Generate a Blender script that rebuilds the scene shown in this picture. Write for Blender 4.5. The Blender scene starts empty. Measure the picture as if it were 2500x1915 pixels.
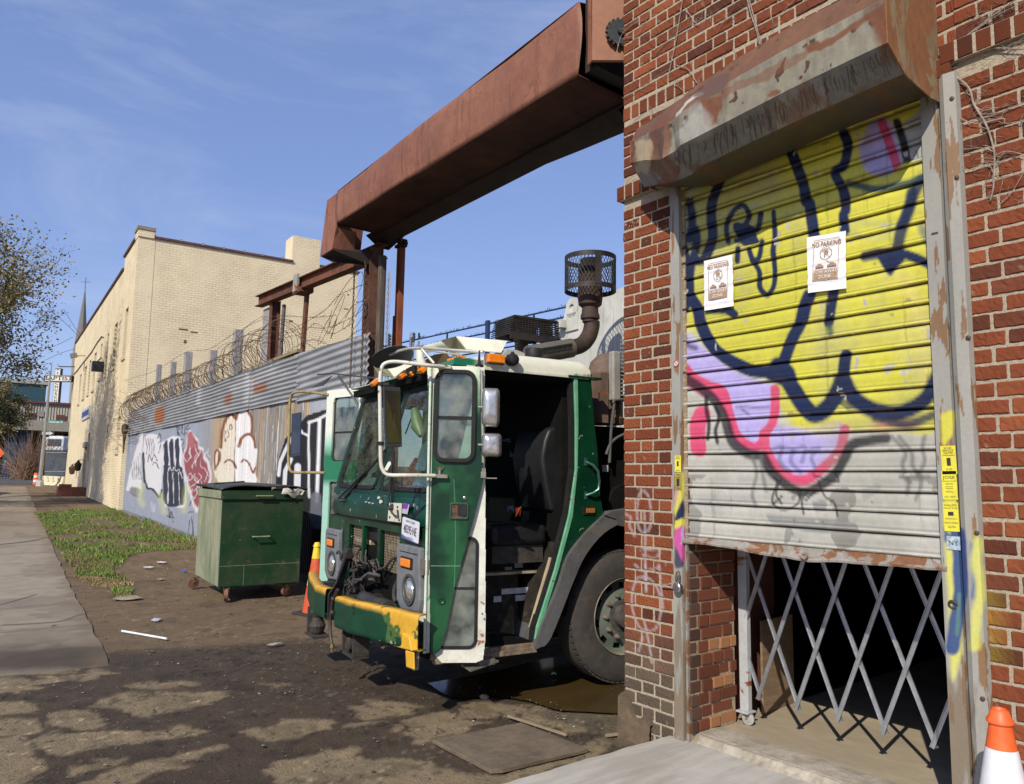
import bpy, math, random
import numpy as np
from mathutils import Vector, Matrix, noise as mnoise
random.seed(7); RNG = np.random.default_rng(7)
SC = bpy.context.scene
COL = SC.collection
# ---------------------------------------------------------------- camera
F_PX, PIT, ROL, AZ = 1848.8, math.radians(6.373), math.radians(0.855), math.radians(37.64)
EYE = np.array([0.0, 0.0, 1.6])
fwd = np.array([math.sin(AZ)*math.cos(PIT), math.cos(AZ)*math.cos(PIT), math.sin(PIT)])
_rt = np.array([math.cos(AZ), -math.sin(AZ), 0.0]); _up = np.cross(_rt, fwd)
r2 = _rt*math.cos(ROL) + _up*math.sin(ROL); u2 = -_rt*math.sin(ROL) + _up*math.cos(ROL)
cam = bpy.data.cameras.new('camera'); cam_o = bpy.data.objects.new('camera', cam); COL.objects.link(cam_o)
cam.sensor_width = 36.0; cam.sensor_fit = 'HORIZONTAL'; cam.lens = 36.0*F_PX/2500.0
cam.clip_start = 0.05; cam.clip_end = 3000
cam_o.matrix_world = Matrix(((r2[0], u2[0], -fwd[0], EYE[0]), (r2[1], u2[1], -fwd[1], EYE[1]), (r2[2], u2[2], -fwd[2], EYE[2]), (0, 0, 0, 1)))
SC.camera = cam_o
# ---------------------------------------------------------------- sun and sky
SUN_TRAVEL = Vector((1.0, 0.56, -0.87)).normalized()
sl = bpy.data.lights.new('sun', 'SUN'); sl.energy = 5.0; sl.angle = math.radians(0.5); sl.color = (1.0, 0.93, 0.80)
so = bpy.data.objects.new('sun', sl); COL.objects.link(so); so.location = (-8, -6, 12)
so.rotation_euler = SUN_TRAVEL.to_track_quat('-Z', 'Y').to_euler()
SUN_ELEV = math.asin(-SUN_TRAVEL.z); SUN_AZ = math.atan2(-SUN_TRAVEL.x, -SUN_TRAVEL.y)
W = bpy.data.worlds.new('World'); SC.world = W; W.use_nodes = True
wn, wl = W.node_tree.nodes, W.node_tree.links; wn.clear()
wo = wn.new('ShaderNodeOutputWorld'); wb = wn.new('ShaderNodeBackground'); ws = wn.new('ShaderNodeTexSky')
ws.sky_type = 'NISHITA'; ws.sun_disc = False; ws.sun_elevation = SUN_ELEV; ws.sun_rotation = SUN_AZ
ws.air_density = 1.0; ws.dust_density = 0.25; ws.ozone_density = 2.2; ws.altitude = 0
wt = wn.new('ShaderNodeTexCoord'); wm = wn.new('ShaderNodeMapping'); wm.inputs['Scale'].default_value = (1.0, 1.0, 3.2)
wm.inputs['Rotation'].default_value = (0.2, 0.35, 0.3)
wno = wn.new('ShaderNodeTexNoise'); wno.inputs['Scale'].default_value = 2.3; wno.inputs['Detail'].default_value = 9; wno.inputs['Roughness'].default_value = 0.62; wno.inputs['Distortion'].default_value = 0.8
wr = wn.new('ShaderNodeValToRGB'); wr.color_ramp.elements[0].position = 0.46; wr.color_ramp.elements[1].position = 0.92
wr.color_ramp.elements[0].color = (0, 0, 0, 1); wr.color_ramp.elements[1].color = (0.34, 0.34, 0.34, 1)
wx = wn.new('ShaderNodeMixRGB'); wx.inputs['Color2'].default_value = (8.0, 8.2, 9.4, 1)
wg = wn.new('ShaderNodeMixRGB'); wg.blend_type = 'MULTIPLY'; wg.inputs['Fac'].default_value = 1.0; wg.inputs['Color2'].default_value = (1.56, 1.38, 1.52, 1)
wl.new(wt.outputs['Generated'], wm.inputs['Vector']); wl.new(wm.outputs['Vector'], wno.inputs['Vector']); wl.new(wno.outputs['Fac'], wr.inputs['Fac'])
wl.new(ws.outputs['Color'], wg.inputs['Color1']); wf = wn.new('ShaderNodeMixRGB'); wf.inputs['Fac'].default_value = 0.5; wf.inputs['Color2'].default_value = (1.95, 3.05, 6.2, 1); wl.new(wg.outputs['Color'], wf.inputs['Color1']); wl.new(wf.outputs['Color'], wx.inputs['Color1']); wl.new(wr.outputs['Color'], wx.inputs['Fac'])
wl.new(wx.outputs['Color'], wb.inputs['Color']); wb.inputs['Strength'].default_value = 0.11
wl.new(wb.outputs['Background'], wo.inputs['Surface'])
SC.view_settings.view_transform = 'Standard'; SC.view_settings.look = 'None'; SC.view_settings.gamma = 1.0
SC.view_settings.exposure = 0.0
SC.cycles.max_bounces = 6; SC.cycles.transparent_max_bounces = 12
# ---------------------------------------------------------------- survey of the photo: pixel (2500 wide) -> point on a known plane
CX, CY = 1250.0, 957.5
def ray(x, y): return fwd + r2*(x-CX)/F_PX - u2*(y-CY)/F_PX
def proj(p):
    d = np.asarray(p, float) - EYE; z = d @ fwd
    return CX + F_PX*(d @ r2)/z, CY - F_PX*(d @ u2)/z
def on(x, y, p0, n): d = ray(x, y); n = np.asarray(n, float); return EYE + d*(((np.asarray(p0, float)-EYE) @ n)/(d @ n))
def onx(x, y, X): return on(x, y, (X, 0, 0), (1, 0, 0))
def ony(x, y, Y): return on(x, y, (0, Y, 0), (0, 1, 0))
def onz(x, y, z=0.0): return on(x, y, (0, 0, z), (0, 0, 1))
def gz(X, Y):   # the street climbs gently away from the yard
    t = np.maximum(0.0, np.asarray(Y, float)-12.0)
    return 0.016*t*t/(t+1.5)
def ong(x, y):
    d = ray(x, y); lo, hi = 0.5, 250.0
    for _ in range(60):
        m = (lo+hi)/2; p = EYE + d*m
        if p[2] > gz(p[0], p[1]): lo = m
        else: hi = m
    return EYE + d*lo
# ---------------------------------------------------------------- object helpers
MW = {}
def _mx(o): return MW.get(o.name, Matrix.Identity(4)) if o else Matrix.Identity(4)
def tag(o, label=None, cat=None, group=None, kind=None):
    if label: o['label'] = label
    if cat: o['category'] = cat
    if group: o['group'] = group
    if kind: o['kind'] = kind
    return o
def thing(name, label, cat, loc=(0, 0, 0), rz=0.0, group=None):
    o = bpy.data.objects.new(name, None); COL.objects.link(o); o.empty_display_size = 0.2
    o.location = loc; o.rotation_euler = (0, 0, rz)
    MW[o.name] = Matrix.Translation(Vector(loc)) @ Matrix.Rotation(rz, 4, 'Z')
    return tag(o, label, cat, group)
class MB:
    def __init__(s): s.v = []; s.f = []; s.c = None
    def add(s, vs, fs):
        b = len(s.v); s.v.extend([tuple(map(float, p)) for p in vs]); s.f.extend([tuple(b+i for i in f) for f in fs]); return s
    def box(s, a, b):
        x0, y0, z0 = a; x1, y1, z1 = b
        return s.add([(x0,y0,z0),(x1,y0,z0),(x1,y1,z0),(x0,y1,z0),(x0,y0,z1),(x1,y0,z1),(x1,y1,z1),(x0,y1,z1)],
                     [(0,3,2,1),(4,5,6,7),(0,1,5,4),(1,2,6,5),(2,3,7,6),(3,0,4,7)])
    def obox(s, c, ex, ey, ez, hx, hy, hz):
        c, ex, ey, ez = map(np.asarray, (c, ex, ey, ez)); V = []
        for k in (-1, 1):
            for i, j in ((-1,-1),(1,-1),(1,1),(-1,1)): V.append(c + ex*hx*i + ey*hy*j + ez*hz*k)
        return s.add(V, [(0,3,2,1),(4,5,6,7),(0,1,5,4),(1,2,6,5),(2,3,7,6),(3,0,4,7)])
    def beam(s, p, q, w, h, up=(0, 0, 1)):   # rectangular bar from p to q
        p, q = np.asarray(p, float), np.asarray(q, float); d = q-p; L = np.linalg.norm(d); d = d/L
        a = np.cross(d, up); n = np.linalg.norm(a)
        if n < 1e-4: a = np.cross(d, (1, 0, 0)); n = np.linalg.norm(a)
        a = a/n; b = np.cross(a, d)
        return s.obox((p+q)/2, d, a, b, L/2, w/2, h/2)
    def prism(s, poly, ext):      # planar polygon extruded by a vector
        P = [np.asarray(p, float) for p in poly]; e = np.asarray(ext, float); n = len(P)
        fs = [tuple(range(n-1, -1, -1)), tuple(range(n, 2*n))] + [(i, (i+1) % n, n+(i+1) % n, n+i) for i in range(n)]
        return s.add(P + [p+e for p in P], fs)
    def frame(s, outer, inner, ext):   # ring between two outlines with the same number of points, extruded
        O = [np.asarray(p, float) for p in outer]; I = [np.asarray(p, float) for p in inner]; e = np.asarray(ext, float); n = len(O)
        V = O + I + [p+e for p in O] + [p+e for p in I]; fs = []
        for i in range(n):
            j = (i+1) % n
            fs += [(i, n+i, n+j, j), (2*n+i, 2*n+j, 3*n+j, 3*n+i), (i, j, 2*n+j, 2*n+i), (n+i, 3*n+i, 3*n+j, n+j)]
        return s.add(V, fs)
    def tube(s, pts, r, n=8, caps=True, closed=False):
        P = [np.asarray(p, float) for p in pts]; m = len(P); rr = r if hasattr(r, '__len__') else [r]*m
        T = []
        for i in range(m):
            if closed: t = P[(i+1) % m]-P[i-1]
            else: t = P[min(i+1, m-1)]-P[max(i-1, 0)]
            T.append(t/(np.linalg.norm(t)+1e-12))
        a = np.cross(T[0], (0, 0, 1)); 
        if np.linalg.norm(a) < 0.1: a = np.cross(T[0], (1, 0, 0))
        a /= np.linalg.norm(a); V = []; 
        for i in range(m):
            a = a - T[i]*(a @ T[i]); a /= np.linalg.norm(a)+1e-12; b = np.cross(T[i], a)
            for k in range(n):
                w = 2*math.pi*k/n; V.append(P[i] + (a*math.cos(w)+b*math.sin(w))*rr[i])
        fs = []
        for i in range(m if closed else m-1):
            i2 = (i+1) % m
            for k in range(n): fs.append((i*n+k, i*n+(k+1) % n, i2*n+(k+1) % n, i2*n+k))
        if caps and not closed: fs += [tuple(range(n-1, -1, -1)), tuple(range((m-1)*n, m*n))]
        return s.add(V, fs)
    def lathe(s, o, axis, prof, n=24, caps=True):    # prof: (distance along axis, radius)
        o = np.asarray(o, float); ax = np.asarray(axis, float); ax = ax/np.linalg.norm(ax)
        a = np.cross(ax, (0, 0, 1)); 
        if np.linalg.norm(a) < 0.1: a = np.cross(ax, (1, 0, 0))
        a /= np.linalg.norm(a); b = np.cross(ax, a); V = []
        for t, r in prof:
            for k in range(n):
                w = 2*math.pi*k/n; V.append(o + ax*t + (a*math.cos(w)+b*math.sin(w))*r)
        m = len(prof); fs = [(i*n+k, i*n+(k+1) % n, (i+1)*n+(k+1) % n, (i+1)*n+k) for i in range(m-1) for k in range(n)]
        if caps: fs += [tuple(range(n-1, -1, -1)), tuple(range((m-1)*n, m*n))]
        return s.add(V, fs)
    def quad(s, a, b, c, d): return s.add([a, b, c, d], [(0, 1, 2, 3)])
    def text(s, body, o, ex, ey, size, ext=0.0015, center=True, bold=0.0, sx=1.0):   # raised lettering on a plane
        cu = bpy.data.curves.new('t', 'FONT'); cu.body = body; cu.size = size; cu.extrude = 0.0; cu.offset = bold
        cu.resolution_u = 3
        if center: cu.align_x = 'CENTER'; cu.align_y = 'CENTER'
        to = bpy.data.objects.new('t', cu); COL.objects.link(to)
        dg = bpy.context.evaluated_depsgraph_get(); me = bpy.data.meshes.new_from_object(to.evaluated_get(dg))
        ex = np.asarray(ex, float); ey = np.asarray(ey, float); nn = np.cross(ex, ey)
        V = [np.asarray(o, float) + ex*v.co.x*sx + ey*v.co.y + nn*ext for v in me.vertices]
        s.add(V, [tuple(p.vertices) for p in me.polygons])
        bpy.data.objects.remove(to); bpy.data.curves.remove(cu); bpy.data.meshes.remove(me); return s
FR = [Matrix.Identity(4)]     # frame the coordinates of the current thing are given in
def obj(name, mb, mat, parent=None, smooth=False, bevel=0.0, label=None, recalc=True, seg=2):
    me = bpy.data.meshes.new(name)
    M = _mx(parent).inverted() @ FR[-1]
    A = np.array(mb.v, float) if len(mb.v) else np.zeros((0, 3)); R = np.array(M)
    A = A @ R[:3, :3].T + R[:3, 3]
    me.from_pydata(A.tolist(), [], mb.f)
    if recalc:
        import bmesh
        bm = bmesh.new(); bm.from_mesh(me); bmesh.ops.recalc_face_normals(bm, faces=bm.faces); bm.to_mesh(me); bm.free()
    if mb.c is not None:
        ca = me.color_attributes.new('Col', 'FLOAT_COLOR', 'POINT')
        c = np.ones((len(A), 4), np.float32); c[:, :mb.c.shape[1]] = mb.c; ca.data.foreach_set('color', c.ravel())
    if smooth:
        me.shade_smooth(); me.set_sharp_from_angle(angle=math.radians(38))
    me.materials.append(mat)
    o = bpy.data.objects.new(name, me); COL.objects.link(o)
    if parent: o.parent = parent
    MW[o.name] = _mx(parent)
    if bevel:
        b = o.modifiers.new('bevel', 'BEVEL'); b.width = bevel; b.segments = seg; b.limit_method = 'ANGLE'; b.angle_limit = math.radians(40)
    if label: o['label'] = label
    return o
def copy_tree(o, parent=None):
    c = o.copy(); COL.objects.link(c)
    if parent: c.parent = parent; c.matrix_parent_inverse = o.matrix_parent_inverse.copy()
    for ch in [x for x in COL.objects if x.parent == o]: copy_tree(ch, c)
    return c
# ---------------------------------------------------------------- materials
def lin(r, g, b): return tuple(((c/255)/12.92 if c/255 <= 0.04045 else (((c/255)+0.055)/1.055)**2.4) for c in (r, g, b))
MATS = {}
def M(name, col, col2=None, rough=0.6, metal=0.0, ns=6.0, mix=(0.4, 0.6), bump=0.0, bs=60.0, rust=0.0, rustcol=(0.11, 0.035, 0.012), rs=5.0,
      attr=False, spec=0.5, stretch=None, dust=0.0, dustcol=(0.20, 0.17, 0.13), extra=None, bdist=0.01, vary=0.18, streak=0.0, streakcol=(0.05, 0.035, 0.02)):
    if name in MATS: return MATS[name]
    m = bpy.data.materials.new(name); m.use_nodes = True; nt = m.node_tree; n, l = nt.nodes, nt.links
    bs_ = n['Principled BSDF']; bs_.inputs['Roughness'].default_value = rough; bs_.inputs['Metallic'].default_value = metal
    bs_.inputs['Specular IOR Level'].default_value = spec
    tc = n.new('ShaderNodeTexCoord'); src = tc.outputs['Object']
    if stretch:
        mp = n.new('ShaderNodeMapping'); mp.inputs['Scale'].default_value = stretch; l.new(src, mp.inputs['Vector']); src = mp.outputs['Vector']
    def noise(scale, detail=6, rough_=0.6, dist=0.0):
        x = n.new('ShaderNodeTexNoise'); x.inputs['Scale'].default_value = scale; x.inputs['Detail'].default_value = detail
        x.inputs['Roughness'].default_value = rough_; x.inputs['Distortion'].default_value = dist; l.new(src, x.inputs['Vector']); return x.outputs['Fac']
    def ramp(fac, a, b):
        r = n.new('ShaderNodeMapRange'); r.inputs['From Min'].default_value = a; r.inputs['From Max'].default_value = b; l.new(fac, r.inputs['Value']); return r.outputs['Result']
    def mixc(fac, a, b, blend='MIX'):
        x = n.new('ShaderNodeMixRGB'); x.blend_type = blend
        for k, val in (('Fac', fac), ('Color1', a), ('Color2', b)):
            if hasattr(val, 'is_linked') or hasattr(val, 'links'): l.new(val, x.inputs[k])
            elif k == 'Fac': x.inputs[k].default_value = val
            else: x.inputs[k].default_value = (*val, 1)
        return x.outputs['Color']
    if attr:
        at = n.new('ShaderNodeAttribute'); at.attribute_name = 'Col'; c = at.outputs['Color']
    else:
        c = mixc(ramp(noise(ns), *mix), col, col2 if col2 is not None else tuple(x*0.8 for x in col))
    if vary:
        v = ramp(noise(ns*5.3, 8, 0.7), 0.25, 0.75)
        g = n.new('ShaderNodeMapRange'); g.inputs['To Min'].default_value = 1-vary; g.inputs['To Max'].default_value = 1+vary*0.6; l.new(v, g.inputs['Value'])
        cc = n.new('ShaderNodeCombineColor'); [l.new(g.outputs['Result'], cc.inputs[k]) for k in range(3)]
        c = mixc(1.0, c, cc.outputs['Color'], 'MULTIPLY')
    ro = None
    if dust: c = mixc(ramp(noise(ns*0.7, 7, 0.7, 0.5), 0.62-dust*0.4, 0.95-dust*0.4), c, dustcol)
    if streak:
        mp2 = n.new('ShaderNodeMapping'); mp2.inputs['Scale'].default_value = (14, 14, 0.8); l.new(tc.outputs['Object'], mp2.inputs['Vector'])
        x = n.new('ShaderNodeTexNoise'); x.inputs['Scale'].default_value = 1.5; x.inputs['Detail'].default_value = 6; l.new(mp2.outputs['Vector'], x.inputs['Vector'])
        st = ramp(x.outputs['Fac'], 0.60-streak*0.2, 0.78-streak*0.1); c = mixc(st, c, streakcol)
    if rust:
        rf = ramp(noise(rs, 9, 0.65, 0.6), 0.66-rust*0.3, 0.70-rust*0.3)
        rc = mixc(noise(rs*7), rustcol, tuple(min(1, x*2.6) for x in rustcol)); c = mixc(rf, c, rc)
        ro = n.new('ShaderNodeMapRange'); ro.inputs['To Min'].default_value = rough; ro.inputs['To Max'].default_value = 0.9; l.new(rf, ro.inputs['Value']); l.new(ro.outputs['Result'], bs_.inputs['Roughness'])
        if metal:
            me_ = n.new('ShaderNodeMapRange'); me_.inputs['To Min'].default_value = metal; me_.inputs['To Max'].default_value = 0.0; l.new(rf, me_.inputs['Value']); l.new(me_.outputs['Result'], bs_.inputs['Metallic'])
    if not rust and rough < 0.85:
        q = n.new('ShaderNodeMapRange'); q.inputs['To Min'].default_value = max(0.05, rough-0.1); q.inputs['To Max'].default_value = min(1, rough+0.15); l.new(noise(ns*2.1), q.inputs['Value']); l.new(q.outputs['Result'], bs_.inputs['Roughness'])
    l.new(c, bs_.inputs['Base Color'])
    if bump:
        b = n.new('ShaderNodeBump'); b.inputs['Strength'].default_value = bump; b.inputs['Distance'].default_value = bdist; l.new(noise(bs, 8, 0.65), b.inputs['Height']); l.new(b.outputs['Normal'], bs_.inputs['Normal'])
    if extra: extra(n, l, bs_, tc)
    MATS[name] = m; return m
def glass(name, tint=(0.75, 0.85, 0.82), refl=0.12, rough=0.03, dirt=0.12):
    m = bpy.data.materials.new(name); m.use_nodes = True; nt = m.node_tree; n, l = nt.nodes, nt.links; n.clear()
    o = n.new('ShaderNodeOutputMaterial'); t = n.new('ShaderNodeBsdfTransparent'); t.inputs['Color'].default_value = (*tint, 1)
    g = n.new('ShaderNodeBsdfGlossy'); g.inputs['Roughness'].default_value = rough; g.inputs['Color'].default_value = (1, 1, 1, 1)
    f = n.new('ShaderNodeLayerWeight'); f.inputs['Blend'].default_value = 0.5; w5 = n.new('ShaderNodeMath'); w5.operation = 'POWER'; w5.inputs[1].default_value = 4.0; a = n.new('ShaderNodeMath'); a.operation = 'MULTIPLY_ADD'; a.use_clamp = True; a.inputs[1].default_value = 0.8; a.inputs[2].default_value = 0.03+refl
    l.new(f.outputs['Facing'], w5.inputs[0]); l.new(w5.outputs[0], a.inputs[0]); mx = n.new('ShaderNodeMixShader'); l.new(a.outputs[0], mx.inputs['Fac']); l.new(t.outputs['BSDF'], mx.inputs[1]); l.new(g.outputs['BSDF'], mx.inputs[2])
    d = n.new('ShaderNodeBsdfDiffuse'); d.inputs['Color'].default_value = (0.42, 0.42, 0.38, 1)
    no = n.new('ShaderNodeTexNoise'); no.inputs['Scale'].default_value = 7; no.inputs['Detail'].default_value = 7
    tc = n.new('ShaderNodeTexCoord'); l.new(tc.outputs['Object'], no.inputs['Vector'])
    r = n.new('ShaderNodeMapRange'); r.inputs['From Min'].default_value = 0.35; r.inputs['From Max'].default_value = 0.85; r.inputs['To Max'].default_value = dirt*2; l.new(no.outputs['Fac'], r.inputs['Value'])
    m2 = n.new('ShaderNodeMixShader'); l.new(r.outputs['Result'], m2.inputs['Fac']); l.new(mx.outputs[0], m2.inputs[1]); l.new(d.outputs[0], m2.inputs[2])
    l.new(m2.outputs[0], o.inputs['Surface']); MATS[name] = m; return m
# ---------------------------------------------------------------- paint on real surfaces: shapes measured on the photo, stored as colour on the mesh
def px(V):
    d = np.asarray(V, float) - EYE; z = d @ fwd
    return np.stack([CX + F_PX*(d @ r2)/z, CY - F_PX*(d @ u2)/z], 1)
def seg_dist(Pp, pts):
    best = np.full(len(Pp), 1e9); pts = np.asarray(pts, float)
    if len(pts) == 1: return np.linalg.norm(Pp-pts[0], axis=1)
    for a, b in zip(pts[:-1], pts[1:]):
        d = b-a; t = np.clip(((Pp-a) @ d)/(d @ d+1e-9), 0, 1); best = np.minimum(best, np.linalg.norm(Pp-(a+t[:, None]*d), axis=1))
    return best
def smoothline(pts, k=6):
    P = np.asarray(pts, float)
    if len(P) < 3: return P
    out = []; Q = np.vstack([2*P[0]-P[1], P, 2*P[-1]-P[-2]])
    for i in range(1, len(Q)-2):
        for t in np.linspace(0, 1, k, endpoint=False):
            a, b, c, d = Q[i-1], Q[i], Q[i+1], Q[i+2]
            out.append(0.5*((2*b)+(c-a)*t+(2*a-5*b+4*c-d)*t*t+(3*b-a-3*c+d)*t**3))
    out.append(P[-1]); return np.array(out)
def in_poly(Pp, poly):
    x, y = Pp[:, 0], Pp[:, 1]; ins = np.zeros(len(Pp), bool); poly = np.asarray(poly, float); j = len(poly)-1
    for i in range(len(poly)):
        xi, yi, xj, yj = *poly[i], *poly[j]
        ins ^= ((yi > y) != (yj > y)) & (x < (xj-xi)*(y-yi)/(yj-yi+1e-12)+xi); j = i
    return ins
def stroke(C, Pp, pts, w, col, soft=2.0, a=1.0, smooth=True):
    q = smoothline(pts) if smooth else np.asarray(pts, float)
    lo, hi = q.min(0)-w-soft*2, q.max(0)+w+soft*2
    k = np.where(((Pp > lo) & (Pp < hi)).all(1))[0]
    if not len(k): return
    d = seg_dist(Pp[k], q); f = np.clip((w/2+soft/2-d)/soft, 0, 1)[:, None]*a
    C[k] = C[k]*(1-f) + np.asarray(col)*f
def fill(C, Pp, poly, col, soft=3.0, a=1.0, smooth=True):
    q = np.asarray(poly, float)
    if smooth: q = smoothline(np.vstack([q, q[:1]]))
    lo, hi = q.min(0)-soft*2, q.max(0)+soft*2
    k = np.where(((Pp > lo) & (Pp < hi)).all(1))[0]
    if not len(k): return
    i = in_poly(Pp[k], q); d = seg_dist(Pp[k], np.vstack([q, q[:1]])); sd = np.where(i, -d, d)
    f = np.clip(0.5-sd/soft, 0, 1)[:, None]*a; C[k] = C[k]*(1-f)+np.asarray(col)*f
def vnoise(V, scale, seed=0, oct=4):
    V = np.asarray(V, float)*scale + seed*17.3; out = np.zeros(len(V)); amp = 1.0; tot = 0
    for o in range(oct):
        i = np.floor(V).astype(np.int64); f = V-i; f = f*f*(3-2*f); r = 0
        for dx in (0, 1):
            for dy in (0, 1):
                for dz in (0, 1):
                    h = ((i[:, 0]+dx)*374761393 + (i[:, 1]+dy)*668265263 + (i[:, 2]+dz)*2147483647 + seed*144269) & 0xffffffff
                    h = ((h ^ (h >> 13))*1274126177) & 0xffffffff; h = ((h ^ (h >> 16)) & 0xffff)/65535.0
                    w = (f[:, 0] if dx else 1-f[:, 0])*(f[:, 1] if dy else 1-f[:, 1])*(f[:, 2] if dz else 1-f[:, 2]); r = r + h*w
        out += r*amp; tot += amp; amp *= 0.5; V = V*2.03+3.1
    return out/tot
def gridmesh(U, Vv, fn):      # U, Vv 1-D arrays; fn(u,v)->(N,3)
    uu, vv = np.meshgrid(U, Vv, indexing='ij'); P = fn(uu.ravel(), vv.ravel()); nu, nv = len(U), len(Vv)
    mb = MB(); mb.v = P.tolist(); i = np.arange(nu*nv).reshape(nu, nv)
    mb.f = np.stack([i[:-1, :-1], i[1:, :-1], i[1:, 1:], i[:-1, 1:]], -1).reshape(-1, 4).tolist()
    return mb, P
# ================================================================ GROUND
def G7(u, v): return (u/2.35, 1200+v/2.35)
def G8(u, v): return (700+u/2.193, 1600+v/2.193)
DRY = [[G7(*p) for p in q] for q in (
 [(530,1190),(700,1150),(1000,1140),(1300,1150),(1310,1190),(1150,1240),(1000,1250),(870,1290),(700,1240),(540,1230)],
 [(280,1260),(420,1240),(560,1260),(620,1300),(540,1350),(300,1350)],
 [(260,1400),(600,1370),(900,1360),(1070,1340),(1200,1385),(1000,1420),(700,1450),(400,1520),(300,1500),(240,1440)],
 [(400,1580),(600,1530),(700,1530),(600,1570),(400,1620)],
 [(450,1680),(600,1600),(900,1530),(1240,1450),(1250,1470),(1100,1540),(1000,1570),(1130,1570),(900,1620),(700,1680)],
 [(1510,1600),(1700,1510),(1880,1480),(1880,1570),(1700,1600)], [(1370,1380),(1500,1350),(1880,1320),(1880,1370),(1600,1420)],
 [(-100,1070),(160,1060),(180,1140),(-100,1160)], [(-100,1210),(180,1200),(190,1255),(-100,1265)], [(-100,1290),(190,1290),(200,1370),(-100,1400)],
 [(-100,1430),(200,1410),(205,1680),(-100,1690)], [(480,1080),(560,1020),(670,1020),(560,1070)], [(780,1115),(1000,1090),(1130,1100),(900,1130)],
 [(1500,1110),(1690,1100),(1560,1130)], [(200,1060),(400,1040),(600,1010),(420,1080),(230,1110)], [(-100,930),(500,930),(600,960),(400,1030),(150,1040),(-100,1060)])]
DRY += [[G8(*p) for p in q] for q in (
 [(320,280),(470,240),(620,255),(700,290),(560,320),(430,330)], [(890,300),(1000,240),(1180,255),(1310,255),(1260,310),(1200,325),(1000,330)],
 [(680,340),(760,305),(880,310),(1080,350),(1120,360),(900,430),(720,460),(700,430)], [(1280,290),(1400,255),(1500,290),(1760,380),(1550,420),(1480,410),(1300,350)],
 [(0,330),(260,345),(270,390),(0,400)], [(0,560),(260,480),(350,480),(390,545),(560,540),(760,570),(900,620),(1100,640),(1250,640),(1300,700),(0,700)],
 [(600,380),(690,340),(700,330),(640,400)], [(360,360),(540,345),(600,350),(400,375)], [(1200,640),(1700,450),(1800,420),(1800,480),(1250,690)])]
def dens(a, b, step, far, grow=1.16):
    U = list(np.arange(a, b+step/2, step)); s = step; x = U[-1]
    while x < far: s *= grow; x += s; U.append(x)
    s = step; x = U[0]; L = []
    while x > -far: s *= grow; x -= s; L.append(x)
    return np.array(L[::-1]+U)
def in_puddle(Pp):
    poly = smoothline([(1045,1668),(1085,1695),(1130,1706),(1200,1700),(1290,1712),(1360,1733),(1430,1738),(1560,1742),(1640,1720),(1600,1640),(1400,1600),(1200,1640)])
    return poly
PUD = in_puddle(None)
def gfn(u, v):
    V = np.stack([u, v, np.zeros_like(u)], 1); near = np.exp(-((u-2)**2+(v-6)**2)/90.0)
    rough = np.clip((10.5-v)/3.0, 0, 1); near *= np.clip((u-(1.37+(v-7.3)*0.0765)-0.02)/0.35, 0.12, 1)*(v > 6.8)+(v <= 6.8)
    n = (vnoise(V, 1.3, 1)-0.5)*0.05 + (vnoise(V, 7.0, 2, 5)-0.5)*0.028*(0.35+0.65*rough)
    mud = np.clip((7.6-v)/1.0, 0, 1)*np.clip((v-2.9)/0.5, 0, 1); n = n + ((vnoise(V, 19.0, 14, 3)-0.5)*0.030+np.abs(vnoise(V*np.array([1, 1.7, 1]), 8.0, 15, 3)-0.5)*0.035)*mud*0.6
    z = gz(u, v) + n*near
    fr = ((v > 0) & (v < 60)); Pp = np.full((len(u), 2), -9999.0); Pp[fr] = px(np.stack([u, v, gz(u, v)], 1))[fr]
    k = np.where((np.hypot(u-3.5, v-5) < 4) & fr)[0]
    ins = in_poly(Pp[k], PUD); d = seg_dist(Pp[k], np.vstack([PUD, PUD[:1]]))
    z[k] = z[k]*np.clip(d/30, 0.15, 1) - np.where(ins, np.clip(d/40, 0, 1)*0.05+0.004, -0.004)
    return np.stack([u, v, z-0.012], 1)
GU, GV = dens(-2.0, 6.2, 0.03, 400), dens(2.2, 13.0, 0.03, 500)
mb, P = gridmesh(GU, GV, gfn)
V0 = P.copy(); V0[:, 2] = gz(P[:, 0], P[:, 1])
Pp = np.full((len(P), 2), -9999.0); k = np.where((P[:, 1] > 0.5) & (P[:, 1] < 80) & (P[:, 0] > -12) & (P[:, 0] < 25))[0]; Pp[k] = px(V0[k])
nz = vnoise(P, 2.2, 5); nf = vnoise(P, 14.0, 6)
PA = np.stack([P[:, 0]*.79-P[:, 1]*.61, (P[:, 0]*.61+P[:, 1]*.79)*3.0, P[:, 2]*0], 1); warp = np.stack([(vnoise(PA, 1.6, 8)-0.5)*110, (vnoise(PA, 1.6, 9)-0.5)*20], 1) + np.stack([(vnoise(PA, 7.0, 10, 5)-0.5)*44, (vnoise(PA, 7.0, 11, 5)-0.5)*12], 1)
C = np.tile(np.array([0.165, 0.114, 0.066]), (len(P), 1)); C *= (0.75+0.5*nz)[:, None]
Q = Pp + warp
mudline = [(-400,1640),(60,1640),(95,1625),(264,1590),(430,1580),(600,1572),(790,1560),(900,1590),(1560,1690),(1600,2300),(-400,2300)]
fill(C, Q, mudline, (0.070, 0.049, 0.032), soft=12, smooth=False)
for q in DRY: fill(C, Q, q, (0.25, 0.19, 0.115), soft=5, a=0.9)
fill(C, Q, [G7(80,880),(G7(150,950)),G7(100,1030),G7(60,960)], (0.05,0.04,0.03), 10, 0.7)
fill(C, Q, [(1300,1735),(1530,1690),(1640,1790),(1540,1830),(1480,1800),(1400,1770)], (0.13, 0.10, 0.062), 10)       # gravelly strip by the pier
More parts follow.
